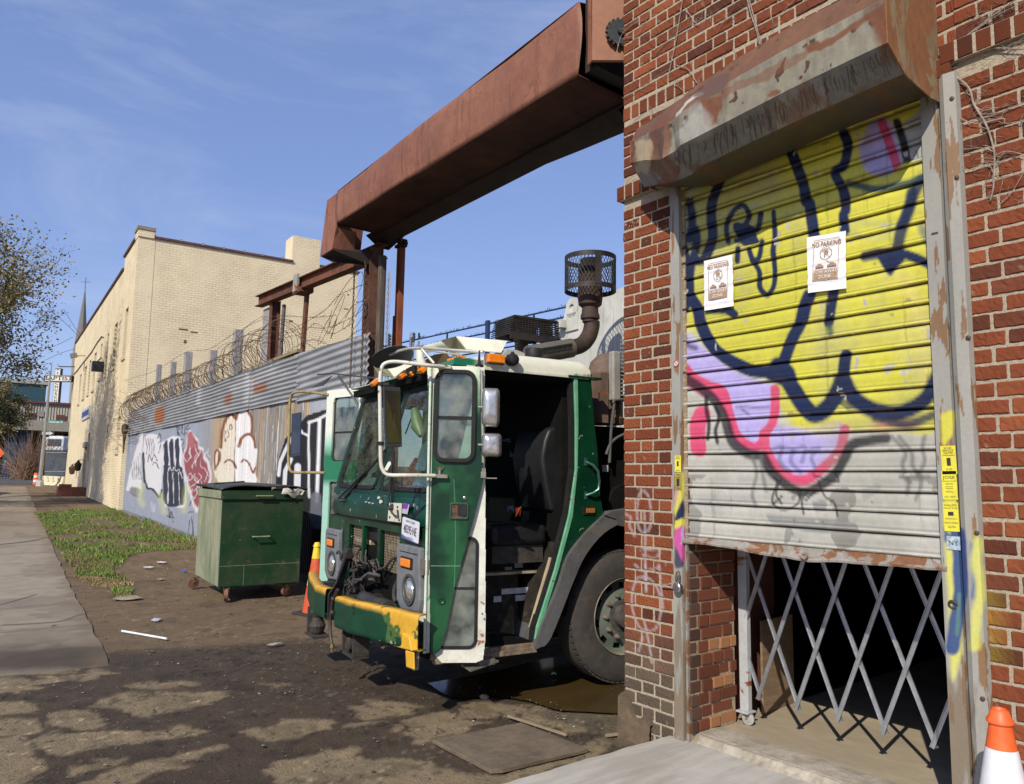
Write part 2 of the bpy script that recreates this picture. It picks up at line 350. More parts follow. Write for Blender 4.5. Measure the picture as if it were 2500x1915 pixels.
C *= (0.72+0.56*nf)[:, None]; crk = np.abs(vnoise(PA, 2.2, 18, 4)-.5) < .008; C[crk & (P[:, 1] < 7.4)] *= .5; C *= (0.8+.4*vnoise(PA, 26, 19, 2))[:, None]; sp_ = vnoise(P, 34, 7, 2); C = np.where((sp_ > 0.80)[:, None] & (Pp[:, :1] > -9000), C*1.7+0.02, C); C = np.where((vnoise(P, 5, 13) > 0.66)[:, None], C*0.75, C)
mb.c = C
def gx(n, l, b, tc):
    a = n.new('ShaderNodeAttribute'); a.attribute_name = 'Col'; s = n.new('ShaderNodeSeparateColor'); l.new(a.outputs['Color'], s.inputs['Color'])
    r = n.new('ShaderNodeMapRange'); r.inputs['From Min'].default_value = 0.03; r.inputs['From Max'].default_value = 0.09; r.inputs['To Min'].default_value = 0.52; r.inputs['To Max'].default_value = 0.95
    l.new(s.outputs['Red'], r.inputs['Value']); l.new(r.outputs['Result'], b.inputs['Roughness'])
mg = M('ground_dirt', None, attr=True, rough=0.9, ns=30, vary=0.35, bump=0.9, bs=55, bdist=0.02, extra=gx, spec=0.3)
ground = tag(obj('ground', mb, mg, smooth=True, recalc=False), kind='structure')
# puddle water
pw = [on(x, y, (0, 0, -0.006), (0, 0, 1)) for x, y in PUD]
mb = MB(); mb.add(pw, [tuple(range(len(pw)))])
mw = M('muddy_water', (0.060, 0.038, 0.013), (0.045, 0.029, 0.011), rough=0.04, ns=2, vary=0.0, bump=0.03, bs=9, spec=0.25)
mw.node_tree.nodes['Principled BSDF'].inputs['Roughness'].default_value = 0.03
tag(obj('puddle', mb, mw), kind='structure')
# sidewalk: slabs with joints, cracks and grime
def swx(y): return 1.37 + (np.asarray(y)-7.3)*0.0765
su = np.arange(0, 1.0001, 1/150.0)**1.0; SVv = np.concatenate([np.arange(6.9, 16, 0.035), np.arange(16, 52, 0.09)])
def sfn(u, v):
    X = swx(v) - (1-u)*6.0 + (vnoise(np.stack([v*0, v, v*0], 1), 2.0, 3)-0.5)*0.05*(u > 0.98)
    return np.stack([X, v, gz(X, v)+0.003-np.clip((7.35-v+(vnoise(np.stack([X, v, v*0], 1), 2.5, 17)-.5)*.5)/.3, 0, 1)*.03], 1)
mb, P = gridmesh(su, SVv, sfn); Pp = px(P)
C = np.tile(np.array([0.285, 0.240, 0.180]), (len(P), 1)); sl_ = np.floor((P[:, 1]-7.6)/1.52)
C *= (0.88+0.2*np.sin(sl_*12.9898)*0.5+0.18*(vnoise(P, 0.8, 21)-0.2))[:, None]; C *= (0.88+0.24*vnoise(P, 9, 22))[:, None]
far = np.clip((P[:, 1]-17)/6, 0, 1)[:, None]; C = C*(1-far) + C*np.array([1.04, 0.99, 0.90])*far
jl = np.abs(((P[:, 1]-7.6) % 1.52)-0.0); jl = np.minimum(jl, 1.52-jl); jx = np.abs(((swx(P[:, 1])-P[:, 0])-2.05))
C *= np.where(jl < 0.02, 0.6, 1)[:, None]; C *= np.where(jx < 0.02, 0.65, 1)[:, None]
for c_ in ([(0,1477),(45,1465),(88,1452)], [(0,1527),(80,1523),(150,1517),(190,1503),(228,1498)], [(125,1540),(133,1525),(130,1505)], [(0,1330),(70,1322),(120,1312)]):
    stroke(C, Pp, c_, 2.2, (0.07, 0.055, 0.045), 1.5)
Qs = Pp + np.stack([(vnoise(P, 3, 31)-0.5)*90, (vnoise(P, 3, 32)-0.5)*22], 1)
fill(C, Qs, [(-300,1585),(60,1578),(290,1570),(300,1640),(-300,1640)], (0.075, 0.056, 0.04), 26, 0.9, smooth=False); C *= (0.80+0.34*vnoise(P, 7, 26))[:, None]; st2 = vnoise(P, 1.1, 23, 5) > 0.58; C[st2] *= .80; ed_ = np.clip((P[:, 0]-swx(P[:, 1])+0.22+(vnoise(P, 4, 24)-.5)*.4)/0.2, 0, 1)[:, None]; C = C*(1-ed_*.5)+np.array([.14, .10, .06])*ed_*.5
mb.c = C
ms = M('sidewalk_concrete', None, attr=True, rough=0.9, ns=25, vary=0.14, bump=0.35, bs=70, bdist=0.008, spec=0.3)
tag(obj('sidewalk', mb, ms, recalc=False), kind='structure')
# asphalt cross street beyond the corner
mb, P = gridmesh(np.linspace(-60, 60, 61), np.linspace(56, 73, 20), lambda u, v: np.stack([u, v, gz(u, v)+0.012], 1))
tag(obj('cross_street', mb, M('asphalt', (0.085, 0.085, 0.088), (0.06, 0.06, 0.062), rough=0.92, ns=2, bump=0.2, bs=40), recalc=False), kind='structure')
# concrete apron in front of the roller shutter
mb, P = gridmesh(np.linspace(0, 1, 121), np.linspace(-2.0, 3.085, 140), lambda u, v: np.stack([-1.0+u*4.622, v, 0.108+0*u+(vnoise(np.stack([u*4.6, v, 0*u], 1), 5, 40)-0.5)*0.008], 1))
P = np.array(mb.v); e = (np.abs(P[:, 1]-3.085) < 1e-6); P[e, 1] += (vnoise(P[e], 6, 41)-0.5)*0.05
n0 = len(P); ring = [i for i in range(n0) if abs(mb.v[i][1]-3.085) < 1e-6]; mb.v = P.tolist()
b = len(mb.v); mb.v += [(P[i][0], P[i][1]+0.01, -0.08) for i in ring]; mb.f += [(ring[j], ring[j+1], b+j+1, b+j) for j in range(len(ring)-1)]
ap = M('apron_concrete', (0.44, 0.415, 0.37), (0.34, 0.315, 0.27), rough=0.9, ns=3.5, vary=0.10, bump=0.35, bs=45, stretch=(0.35, 2.2, 1), bdist=0.006, dust=0.15, dustcol=(0.24, 0.20, 0.15))
tag(obj('concrete_apron', mb, ap), kind='structure')
# grass and weeds
def grass(name, poly, n, h, cols, seed, thin=0.0):
    rng = np.random.default_rng(seed); poly = np.asarray([ong(*p)[:2] for p in poly]); lo, hi = poly.min(0), poly.max(0)
    pts = rng.uniform(lo, hi, (n*3, 2)); pts = pts[in_poly(pts, poly)][:n]
    den = vnoise(np.c_[pts, pts[:, 0]*0], 1.5, seed); pts = pts[den > thin+rng.uniform(-0.08, 0.08, len(pts))]
    N = len(pts); a = rng.uniform(0, 2*np.pi, N); hh = h*rng.uniform(0.4, 1.3, N); w = 0.009*rng.uniform(0.6, 1.4, N); lean = hh*rng.uniform(0.2, 0.9, N); b2 = rng.uniform(0, 2*np.pi, N)
    base = np.c_[pts, gz(pts[:, 0], pts[:, 1])-0.005]; d = np.c_[np.cos(a), np.sin(a), 0*a]*w[:, None]; t = base + np.c_[np.cos(b2)*lean, np.sin(b2)*lean, hh]
    mid = base*0.5+t*0.5 + np.c_[0*a, 0*a, hh*0.18]
    V = np.stack([base-d, base+d, mid+d*0.7, t, mid-d*0.7], 1).reshape(-1, 3); i = np.arange(N)[:, None]*5
    mb = MB(); mb.v = V.tolist(); mb.f = (i+np.arange(5)).tolist()
    c = np.array(cols)[rng.integers(0, len(cols), N)]*rng.uniform(0.7, 1.3, (N, 1)); dry = vnoise(np.c_[pts, pts[:, 0]*0], 0.9, seed+4)
    c = np.where((dry > 0.60)[:, None], c*0.4+np.array([0.2, 0.16, 0.07])*0.6, c); mb.c = np.repeat(c, 5, 0)
    mt = M('grass_blade', None, attr=True, rough=0.7, vary=0.0, spec=0.2)
    mt.node_tree.nodes['Principled BSDF'].inputs['Subsurface Weight'].default_value = 0.0
    return tag(obj(name, mb, mt, recalc=False), kind='stuff')
gcols = [(0.10, 0.18, 0.030), (0.15, 0.25, 0.04), (0.08, 0.14, 0.025), (0.20, 0.27, 0.07), (0.24, 0.19, 0.10)]
grass('grass', [G7(*p) for p in [(190,120),(480,104),(700,100),(760,120),(850,190),(960,260),(1120,305),(1110,330),(860,345),(760,360),(680,440),(560,450),(390,430),(330,330),(280,250),(230,170)]], 34000, 0.060, gcols, 3, 0.47)
grass('grass', [G7(*p) for p in [(430,450),(640,450),(740,520),(640,500),(440,490)]], 2500, 0.05, gcols, 5, 0.42)
grass('grass', [G7(*p) for p in [(640,560),(760,560),(740,620),(660,620)]], 700, 0.045, gcols, 6, 0.4)
grass('dry_straw', [G7(*p) for p in [(410,480),(620,500),(780,530),(720,570),(520,540)]], 2600, 0.03, [(0.36, 0.27, 0.14), (0.28, 0.21, 0.11)], 8, 0.38)
grass('grass', [G7(*p) for p in [(700,100),(760,110),(960,250),(1130,300),(1130,310),(940,262),(840,180),(740,125)]], 6000, 0.16, gcols+[(0.3,0.24,0.12)], 9, 0.3)
# pebbles and crumbs
rng = np.random.default_rng(12); mb = MB(); pal = []
ico = [(0,0,1),(0.9,0,0.4),(0.28,0.85,0.4),(-0.72,0.53,0.4),(-0.72,-0.53,0.4),(0.28,-0.85,0.4),(0,0,-0.6)]; icf = [(0,1,2),(0,2,3),(0,3,4),(0,4,5),(0,5,1),(6,2,1),(6,3,2),(6,4,3),(6,5,4),(6,1,5)]
for i in range(2600):
    if i < 1500: X, Y = rng.uniform(-0.5, 3.6), rng.uniform(3.1, 7)
    elif i < 2000: X, Y = rng.uniform(2.6, 3.7), rng.uniform(3.12, 4.3)
    else: X, Y = rng.uniform(1.5, 4.5), rng.uniform(6.5, 14)
    s = rng.choice([0.004, 0.006, 0.009, 0.013], p=[0.55, 0.30, 0.12, 0.03])*rng.uniform(0.7, 1.3)*(1.5 if i >= 2000 else 1)
    R_ = rng.uniform(0.7, 1.2, 3)*s; a = rng.uniform(0, 6.28); ca, sa = math.cos(a), math.sin(a)
    mb.add([(X+(x*ca-y*sa)*R_[0], Y+(x*sa+y*ca)*R_[1], float(gz(X, Y))+0.0+z*R_[2]*0.7) for x, y, z in ico], icf)
    pal += [rng.choice([0.07, 0.13, 0.22, 0.38], p=[0.4, 0.35, 0.21, 0.04])]*7
pal = np.array(pal)[:, None]; mb.c = pal*np.array([1, 0.92, 0.8])
tag(obj('pebbles', mb, M('pebble', None, attr=True, rough=0.9, vary=0.1), recalc=False), kind='stuff')
# ================================================================ BRICK BUILDING (wall face at X = 3.582)
WX = 3.582; CY0, CY1 = 1.36, 3.03; OPEN_TOP = 3.46
brick_b = thing('brick_building', 'red brick warehouse wall with pale thick mortar and a roller shutter doorway', 'building', (WX, 3.45, 0))
def brick_field(y0, y1, zs, skip, Xf, seed, cols, nx=4, nz=2, out=(1, 0, 0), flem=True, phase=0.0, endy=None, rowh=0.0735, rough=0.0011, S=0.187, H=0.086, J=0.0135):
    rng = np.random.default_rng(seed); VV, FF, CCl = [], [], []; base = 0
    for r, z in enumerate(zs):
        y = y1; seq = ['Q', 'H', 'S'] if r % 2 == 0 else ['H', 'S']; k = 0
        L = {'S': S, 'H': H, 'Q': 0.139}
        while y > y0:
            t = seq[k] if k < len(seq) else ('H' if (seq[-1] == 'S') == ((k-len(seq)) % 2 == 0) else 'S')
            w = L[t]; ya, yb = y-w, y; y = ya-J; k += 1
            za, zb = z+0.0065, z+rowh-0.0065
            if ya < y0: ya = y0
            if yb-ya < 0.02 or skip(ya, yb, za, zb): continue
            for (a, b) in skip_clip(ya, yb, za, zb):
                j = rng.normal(0, 0.0012, 4); c = cols(rng, (a+b)/2, z); m = nx if b-a < 0.12 else nx*2
                U = np.linspace(a+j[0], b+j[1], m+3); Wd = np.linspace(za+j[2], zb+j[3], nz+3)
                U[1] = U[0]+0.004; U[-2] = U[-1]-0.004; Wd[1] = Wd[0]+0.004; Wd[-2] = Wd[-1]-0.004
                uu, ww = np.meshgrid(U, Wd, indexing='ij'); dx = rng.normal(0, rough, uu.shape) + rng.normal(0, 0.0015)
                dx[0, :] += 0.004; dx[-1, :] += 0.004; dx[:, 0] += 0.004; dx[:, -1] += 0.004
                uu = uu + rng.normal(0, 0.0009, uu.shape); ww = ww + rng.normal(0, 0.0009, ww.shape)
                Vt = np.stack([Xf+dx, uu, ww], -1).reshape(-1, 3); nU, nW = uu.shape; idx = np.arange(nU*nW).reshape(nU, nW)
                ringi = np.concatenate([idx[:, 0], idx[-1, 1:], idx[-2::-1, -1], idx[0, -2:0:-1]]); Vr = Vt[ringi].copy(); Vr[:, 0] = Xf+0.03
                f = np.stack([idx[:-1, :-1], idx[:-1, 1:], idx[1:, 1:], idx[1:, :-1]], -1).reshape(-1, 4)
                nr = len(ringi); rr = np.arange(nr); f2 = np.stack([ringi, ringi[(rr+1) % nr], nU*nW+(rr+1) % nr, nU*nW+rr], -1)
                VV.append(Vt); VV.append(Vr); FF.append(f+base); FF.append(f2+base); CCl.append(np.tile(c, (len(Vt)+nr, 1))); base += len(Vt)+nr
    mb = MB(); mb.v = np.vstack(VV).tolist(); mb.f = np.vstack(FF).tolist(); mb.c = np.vstack(CCl); return mb
def skip_clip(a, b, za, zb): return [(a, b)]
def bcol(rng, y, z):
    t = rng.random(); c = np.array([0.205, 0.052, 0.026])
    if t < 0.16: c = np.array([0.115, 0.034, 0.022])
    elif t < 0.40: c = np.array([0.24, 0.066, 0.030])
    elif t < 0.5: c = np.array([0.16, 0.046, 0.028])
    c = c*rng.uniform(0.86, 1.12)*0.90*np.array([1.0, 1.06, 0.92])
    if y > 3.0 and z < 0.85:       # splashed grey by road dirt at the foot of the pier
        k = min(1, max(0, (0.72-z)/0.35)); c = c*(1-k)+np.array([0.105, 0.078, 0.055])*rng.uniform(0.8, 1.15)*k
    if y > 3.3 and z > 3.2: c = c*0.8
    return c
Z0 = 0.298-0.0735*4
zs = [Z0+0.0735*i for i in range(86)]
band = lambda z: (3.44 < z+0.04 < 3.56) or (3.995 < z+0.04 < 4.115)
low = [z for z in zs if z+0.0735 < OPEN_TOP-0.01]; high = [z for z in zs if z >= 3.56 and not (3.99-0.0735 < z < 4.105)]
B1 = brick_field(CY1-0.02, 3.449, low, lambda *a: False, WX, 1, bcol, 9, 4)
low2 = [Z0+0.0735*i-0.026 for i in range(52) if Z0+0.0735*(i+1)-0.026 < 3.505]; hi2 = [3.61+0.0735*i for i in range(36)]
B2 = brick_field(-2.2, CY0+0.01, low2, lambda *a: False, WX, 2, bcol, 5, 3)
B3 = brick_field(1.36, 3.449, high, lambda *a: False, WX, 3, bcol, 5, 2); B4 = brick_field(-2.2, 1.36, hi2, lambda *a: False, WX, 13, bcol, 5, 2)
def rowlock(y0, y1, z0, z1, Xf, seed, dark=0.8):      # header bricks on edge
    rng = np.random.default_rng(seed); mb = MB(); cs = []; y = y1
    while y > y0:
        w = 0.062*rng.uniform(0.97, 1.03); c = bcol(rng, 2, 2)*dark; z_ = (z0+0.005, z1-0.005); d = rng.normal(0, 0.0015); n0 = len(mb.v)
        mb.add([(Xf+d+0.004, y-w, z_[0]), (Xf+d+0.004, y, z_[0]), (Xf+d+0.004, y, z_[1]), (Xf+d+0.004, y-w, z_[1]), (Xf+d, y-w+0.004, z_[0]+0.004), (Xf+d, y-0.004, z_[0]+0.004), (Xf+d, y-0.004, z_[1]-0.004), (Xf+d, y-w+0.004, z_[1]-0.004),
                (Xf+0.08, y-w, z_[0]), (Xf+0.08, y, z_[0]), (Xf+0.08, y, z_[1]), (Xf+0.08, y-w, z_[1])],
               [(4,7,6,5),(0,4,5,1),(1,5,6,2),(2,6,7,3),(3,7,4,0),(0,1,9,8),(1,2,10,9),(2,3,11,10),(3,0,8,11)])
        cs += [c]*12; y -= w+0.0135
    mb.c = np.array(cs); return mb
R1 = rowlock(1.42, 3.482, 3.445, 3.548, WX-0.032, 5, 0.7); R1b = rowlock(-2.2, 1.42, 3.503, 3.606, WX-0.032, 15, 0.7)
R2 = rowlock(-2.2, 3.452, 4.003, 4.105, WX, 6, 0.95)
allb = MB(); cs = []
for m_ in (B1, B2, B3, B4, R1, R1b, R2):
    b = len(allb.v); allb.v += m_.v; allb.f += [tuple(i+b for i in f) for f in m_.f]; cs.append(m_.c)
cc = np.vstack(cs); Vb = np.array(allb.v); Pb = px(Vb)
cc *= (0.80+0.4*vnoise(Vb, 9.0, 50))[:, None]; cc *= (0.72+0.5*vnoise(Vb*np.array([1, 1, .35]), 2.2, 51))[:, None]; ch_ = vnoise(Vb, 42, 52, 2) > .84; cc[ch_] = cc[ch_]*.4+np.array([.25, .19, .14])*.6
# darker band under the ledge, white spray tag on the pier
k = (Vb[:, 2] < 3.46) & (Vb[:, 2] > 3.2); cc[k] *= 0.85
def R5(u, v): return (1500+u/2.193, 900+v/2.193)
def R4(u, v): return (1500+u/2.193, 500+v/2.193)
def R6(u, v): return (1500+u/2.193, 1300+v/2.193)
def R3(u, v): return (1480+u/2.15, v/2.15)
TAGC = (0.40, 0.34, 0.36)
TAGS = [[R5(130,680),R5(150,655),R5(180,680),R5(195,760),R5(190,850),R5(160,880),R5(130,850),R5(120,760),R5(130,690)], [R5(160,760),R5(165,900),R5(165,1000),R5(170,1190)], [R5(60,780),R5(90,800),R5(80,840),R5(110,900)], [R5(140,970),R5(235,965),R5(225,1010),R5(150,1000)],
        [R5(110,1050),R5(140,1080),R5(200,1080),R5(240,1060)], [R6(130,240),R6(100,300),R6(95,400),R6(130,500),R6(180,530),R6(230,500),R6(250,400),R6(230,300),R6(180,245),R6(130,240)], [R6(165,170),R6(170,320)], [R6(240,180),R6(250,300),R6(260,420)], [R6(150,560),R6(130,640)], [R6(160,470),R6(190,620),R6(200,700)]]
pk = np.where((Vb[:, 1] > 3.0))[0]; sub = cc[pk]; Ps = Pb[pk]
for t_ in TAGS: stroke(sub, Ps, t_, 6.0, TAGC, 2.5, 0.6)
cc[pk] = sub
yel = np.where((Vb[:, 1] < 1.36) & (Vb[:, 1] > 1.25) & (Vb[:, 2] > 0.85) & (Vb[:, 2] < 1.15))[0]
cc[yel] = cc[yel]*0.85+np.array([0.35, 0.33, 0.03])*0.28*np.clip((Vb[yel, 1]-1.25)/0.1, 0, 1)[:, None]
allb.c = cc
mbrick = M('brick_clay', None, attr=True, rough=0.9, ns=40, vary=0.30, bump=0.55, bs=120, bdist=0.004, spec=0.2)
obj('brick_face', allb, mbrick, brick_b, recalc=False)
mmort = M('brick_mortar', (0.47, 0.40, 0.30), (0.36, 0.30, 0.215), rough=0.95, ns=90, mix=(0.40, 0.62), vary=0.35, bump=1.0, bs=170, bdist=0.006, spec=0.1)
mb = MB()
for (ya, yb, za, zb) in ((CY1-0.03, 3.445, 0.0, OPEN_TOP), (-2.2, CY0+0.02, 0, OPEN_TOP), (-2.2, 3.445, OPEN_TOP, 6.4)):
    mb.box((WX+0.006, ya, za), (WX+0.05, yb, zb))
mb.box((WX-0.026, 1.42, 3.448), (WX+0.004, 3.478, 3.545)); mb.box((WX-0.026, -2.2, 3.506), (WX+0.004, 1.418, 3.603))
mb.box((WX+0.02, -2.2, 6.0), (WX+0.3, 3.44, 6.4))
obj('mortar', mb, mmort, brick_b)
# side wall towards the yard, back, roof and the dark room behind the doorway
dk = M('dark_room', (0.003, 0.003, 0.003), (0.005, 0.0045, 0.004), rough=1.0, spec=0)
mb = MB(); mb.box((WX+0.05, 3.05, 0), (14, 3.442, 6.4)); mb.box((4.05, 2.95, 0), (14, 3.05, 3.6)) if False else None
obj('side_wall', mb, M('plain_brick', (0.15, 0.05, 0.03), (0.10, 0.035, 0.025), rough=0.95, ns=5, bump=0.4, bs=30), brick_b)
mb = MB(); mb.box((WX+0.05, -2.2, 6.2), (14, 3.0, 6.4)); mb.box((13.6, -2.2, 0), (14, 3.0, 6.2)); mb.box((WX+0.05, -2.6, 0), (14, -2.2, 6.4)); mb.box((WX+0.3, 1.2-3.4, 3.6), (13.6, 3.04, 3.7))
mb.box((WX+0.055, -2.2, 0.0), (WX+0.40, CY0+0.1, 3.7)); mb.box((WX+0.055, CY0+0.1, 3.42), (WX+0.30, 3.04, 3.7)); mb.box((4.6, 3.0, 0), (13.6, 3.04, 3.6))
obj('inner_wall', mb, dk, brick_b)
# brick jamb seen inside the doorway (faces the camera side)
JY = 2.935
rng = np.random.default_rng(9); mb = MB(); cs = []
for r in range(20):
    z = 0.145+r*0.0735; x = 3.60; first = True
    while x < 4.02:
        w = 0.088 if first else (0.187 if (rng.random() < 0.5) else 0.088)
        if first: w = 0.06+0.03*(r % 2)
        first = False; xe = min(x+w, 4.03)
        if xe-x > 0.03:
            c = np.array([0.19, 0.062, 0.034])*rng.uniform(0.6, 1.0)
            if x > 3.75 and rng.random() < 0.35: c = np.array([0.34, 0.16, 0.075])
            if x < 3.62: c = np.array([0.085, 0.045, 0.032])*rng.uniform(0.8, 1.4)
            n0 = len(mb.v); d = rng.normal(0, 0.003); mb.box((x, JY+d, z+0.006), (xe, JY+0.06, z+0.0675)); cs += [c]*(len(mb.v)-n0)
        x = xe+0.013
mb.c = np.array(cs); obj('door_jamb', mb, mbrick, brick_b, bevel=0.004)
mb = MB(); mb.box((3.595, JY+0.008, 0.1), (4.02, 3.2, 3.45)); obj('jamb_mortar', mb, M('jamb_mortar', (0.40, 0.31, 0.20), (0.27, 0.2, 0.13), rough=0.95, ns=40, bump=1.0, bs=90, bdist=0.012), brick_b)
# cement render foot at the corner of the pier
V = []; rng = np.random.default_rng(4)
mb, P = gridmesh(np.linspace(0, 1, 22), np.linspace(0, 1, 12), lambda u, v: np.stack([WX-0.028-0.02*(1-v)+(vnoise(np.stack([u*3, v*3, u*0], 1), 3, 61)-0.5)*0.02, 3.47-u*0.26, -0.05+v*(0.30+0.05*np.sin(u*9)-u*0.14)], 1))
P = np.array(mb.v).reshape(22, 12, 3); b = len(mb.v); top = [(p[0]+0.05, p[1], p[2]+0.004) for p in P[:, 11]]; mb.v += top
mb.f += [(i*12+11, (i+1)*12+11, b+i+1, b+i) for i in range(21)]
mb.box((WX-0.03, 3.44, -0.05), (WX+0.3, 3.475, 0.24))
obj('cement_foot', mb, M('muddy_render', (0.135, 0.095, 0.058), (0.09, 0.065, 0.042), rough=0.95, ns=9, bump=0.7, bs=35), brick_b, smooth=True)
# floor and the worn stone step
fl = M('dusty_floor', (0.36, 0.30, 0.21), (0.30, 0.245, 0.17), rough=0.92, ns=3, vary=0.15, bump=0.2, bs=30, stretch=(1, 0.4, 1))
mb = MB(); mb.box((3.86, -2.2, -0.1), (13.6, 3.3, 0.135)); obj('floor', mb, fl, brick_b)
def stp(u, v):
    P3 = np.stack([3.56+u*0.31, v, 0*u], 1); edge = np.clip((u-0.12)/0.06, 0, 1); n = (vnoise(P3, 9, 71)-0.5)
    z = 0.100 + 0.045*np.clip((u+n*0.35-0.10)/0.16, 0, 1) + n*0.012 - np.clip((u-0.8)/0.2, 0, 1)*0.005
    z += ((u > 0.35)*0.003)
    return np.stack([P3[:, 0], v, z], 1)
mb, P = gridmesh(np.linspace(0, 1, 60), np.linspace(1.2, 2.99, 180), stp)
obj('door_step', mb, M('worn_stone', (0.42, 0.37, 0.30), (0.30, 0.26, 0.20), rough=0.9, ns=7, vary=0.25, bump=0.8, bs=50, bdist=0.01), brick_b, smooth=True)
# dead vine on the brick face
vm = M('dead_vine', (0.36, 0.29, 0.24), (0.22, 0.17, 0.13), rough=0.9, ns=30)
def vine_pts(pp, off=0.012): return [onx(x, y, WX-off) for x, y in smoothline(pp, 5)]
rng = np.random.default_rng(77)
VN = {'a': [([(2298,160),(2330,185),(2356,205),(2370,225),(2378,255),(2405,300),(2420,340),(2428,380),(2427,420),(2425,460),(2418,490)], 0.006), ([(2316,164),(2350,140),(2380,122),(2430,118),(2500,120)], 0.005), ([(2378,258),(2400,270),(2440,262)], 0.003), ([(2405,300),(2450,290),(2455,302),(2500,294)], 0.0035),
             ([(2345,290),(2380,302),(2405,298)], 0.0025), ([(2428,372),(2400,362),(2350,365)], 0.0025), ([(2428,380),(2460,370),(2500,378)], 0.003), ([(2390,280),(2440,275),(2500,250)], 0.0025), ([(2320,120),(2370,80),(2410,50),(2450,20),(2480,0)], 0.004), ([(2380,75),(2440,35),(2500,5)], 0.0025), ([(2405,395),(2420,410),(2427,430)], 0.002), ([(2340,415),(2380,412),(2405,392)], 0.002), ([(2440,500),(2470,470),(2500,420)], 0.002)],
      'b': [([(1820,-20),(1832,30),(1845,70),(1858,118)], 0.005), ([(1824,-20),(1840,40),(1862,118)], 0.004), ([(1668,-10),(1660,40),(1650,100),(1642,140),(1630,190)], 0.004), ([(1672,20),(1690,45),(1705,62)], 0.003), ([(1650,160),(1680,170),(1700,200),(1712,210)], 0.003), ([(1640,200),(1660,215),(1672,225)], 0.002), ([(1505,130),(1518,85),(1545,60),(1570,50)], 0.003), ([(1520,95),(1560,80),(1590,20)], 0.002),
             ([(1520,240),(1560,215),(1600,190),(1650,160)], 0.002), ([(1515,480),(1535,440),(1560,425)], 0.002), ([(1525,520),(1540,500)], 0.0015), ([(1600,130),(1640,90),(1690,60),(1760,20)], 0.002), ([(1545,300),(1580,275),(1630,260)], 0.0015), ([(1760,60),(1800,30),(1850,0)], 0.002), ([(1900,40),(1925,15),(1950,-10)], 0.002)]}
for key, lab in (('a', 'bare pale vine climbing the brick to the right of the roller shutter'), ('b', 'dry vine stems hanging over the brick above the shutter hood')):
    mb = MB()
    for pp, r in VN[key]:
        q = vine_pts(pp); mb.tube(q, [r*(1-0.5*i/len(q)) for i in range(len(q))], 6)
        for _ in range(int(len(q)/2)):
            i = int(rng.integers(1, max(2, len(q)-1))); a = rng.uniform(0, 6.28); L = rng.uniform(0.02, 0.09); e = q[i]+np.array([-0.004, math.cos(a)*L, math.sin(a)*L*0.6+0.01]); mm = (q[i]+e)/2+np.array([0, 0.005, 0.008]); mb.tube([q[i], mm, e], [r*0.4, r*0.3, r*0.15], 4)
    tag(obj('vine', mb, vm, smooth=True), lab, 'vine')
mb = MB()                               # fine rootlets that cling to the brick
for _ in range(260):
    if rng.random() < 0.5: x, y = rng.uniform(1525, 1900), rng.uniform(0, 330)
    else: x, y = rng.uniform(2340, 2500), rng.uniform(0, 520)
    if y > 470-(x-1520)*0.62 and x < 2000: continue
    a = rng.normal(-0.9 if x < 2000 else -0.6, 0.5); L = rng.uniform(8, 45); p = [onx(x+math.cos(a)*L*t, y+math.sin(a)*L*t+rng.normal(0, 1.5), WX-0.006) for t in (0, 0.35, 0.7, 1)]
    mb.tube(p, [0.0011, 0.001, 0.0008, 0.0005], 3)
tag(obj('vine_rootlets', mb, vm), kind='stuff')
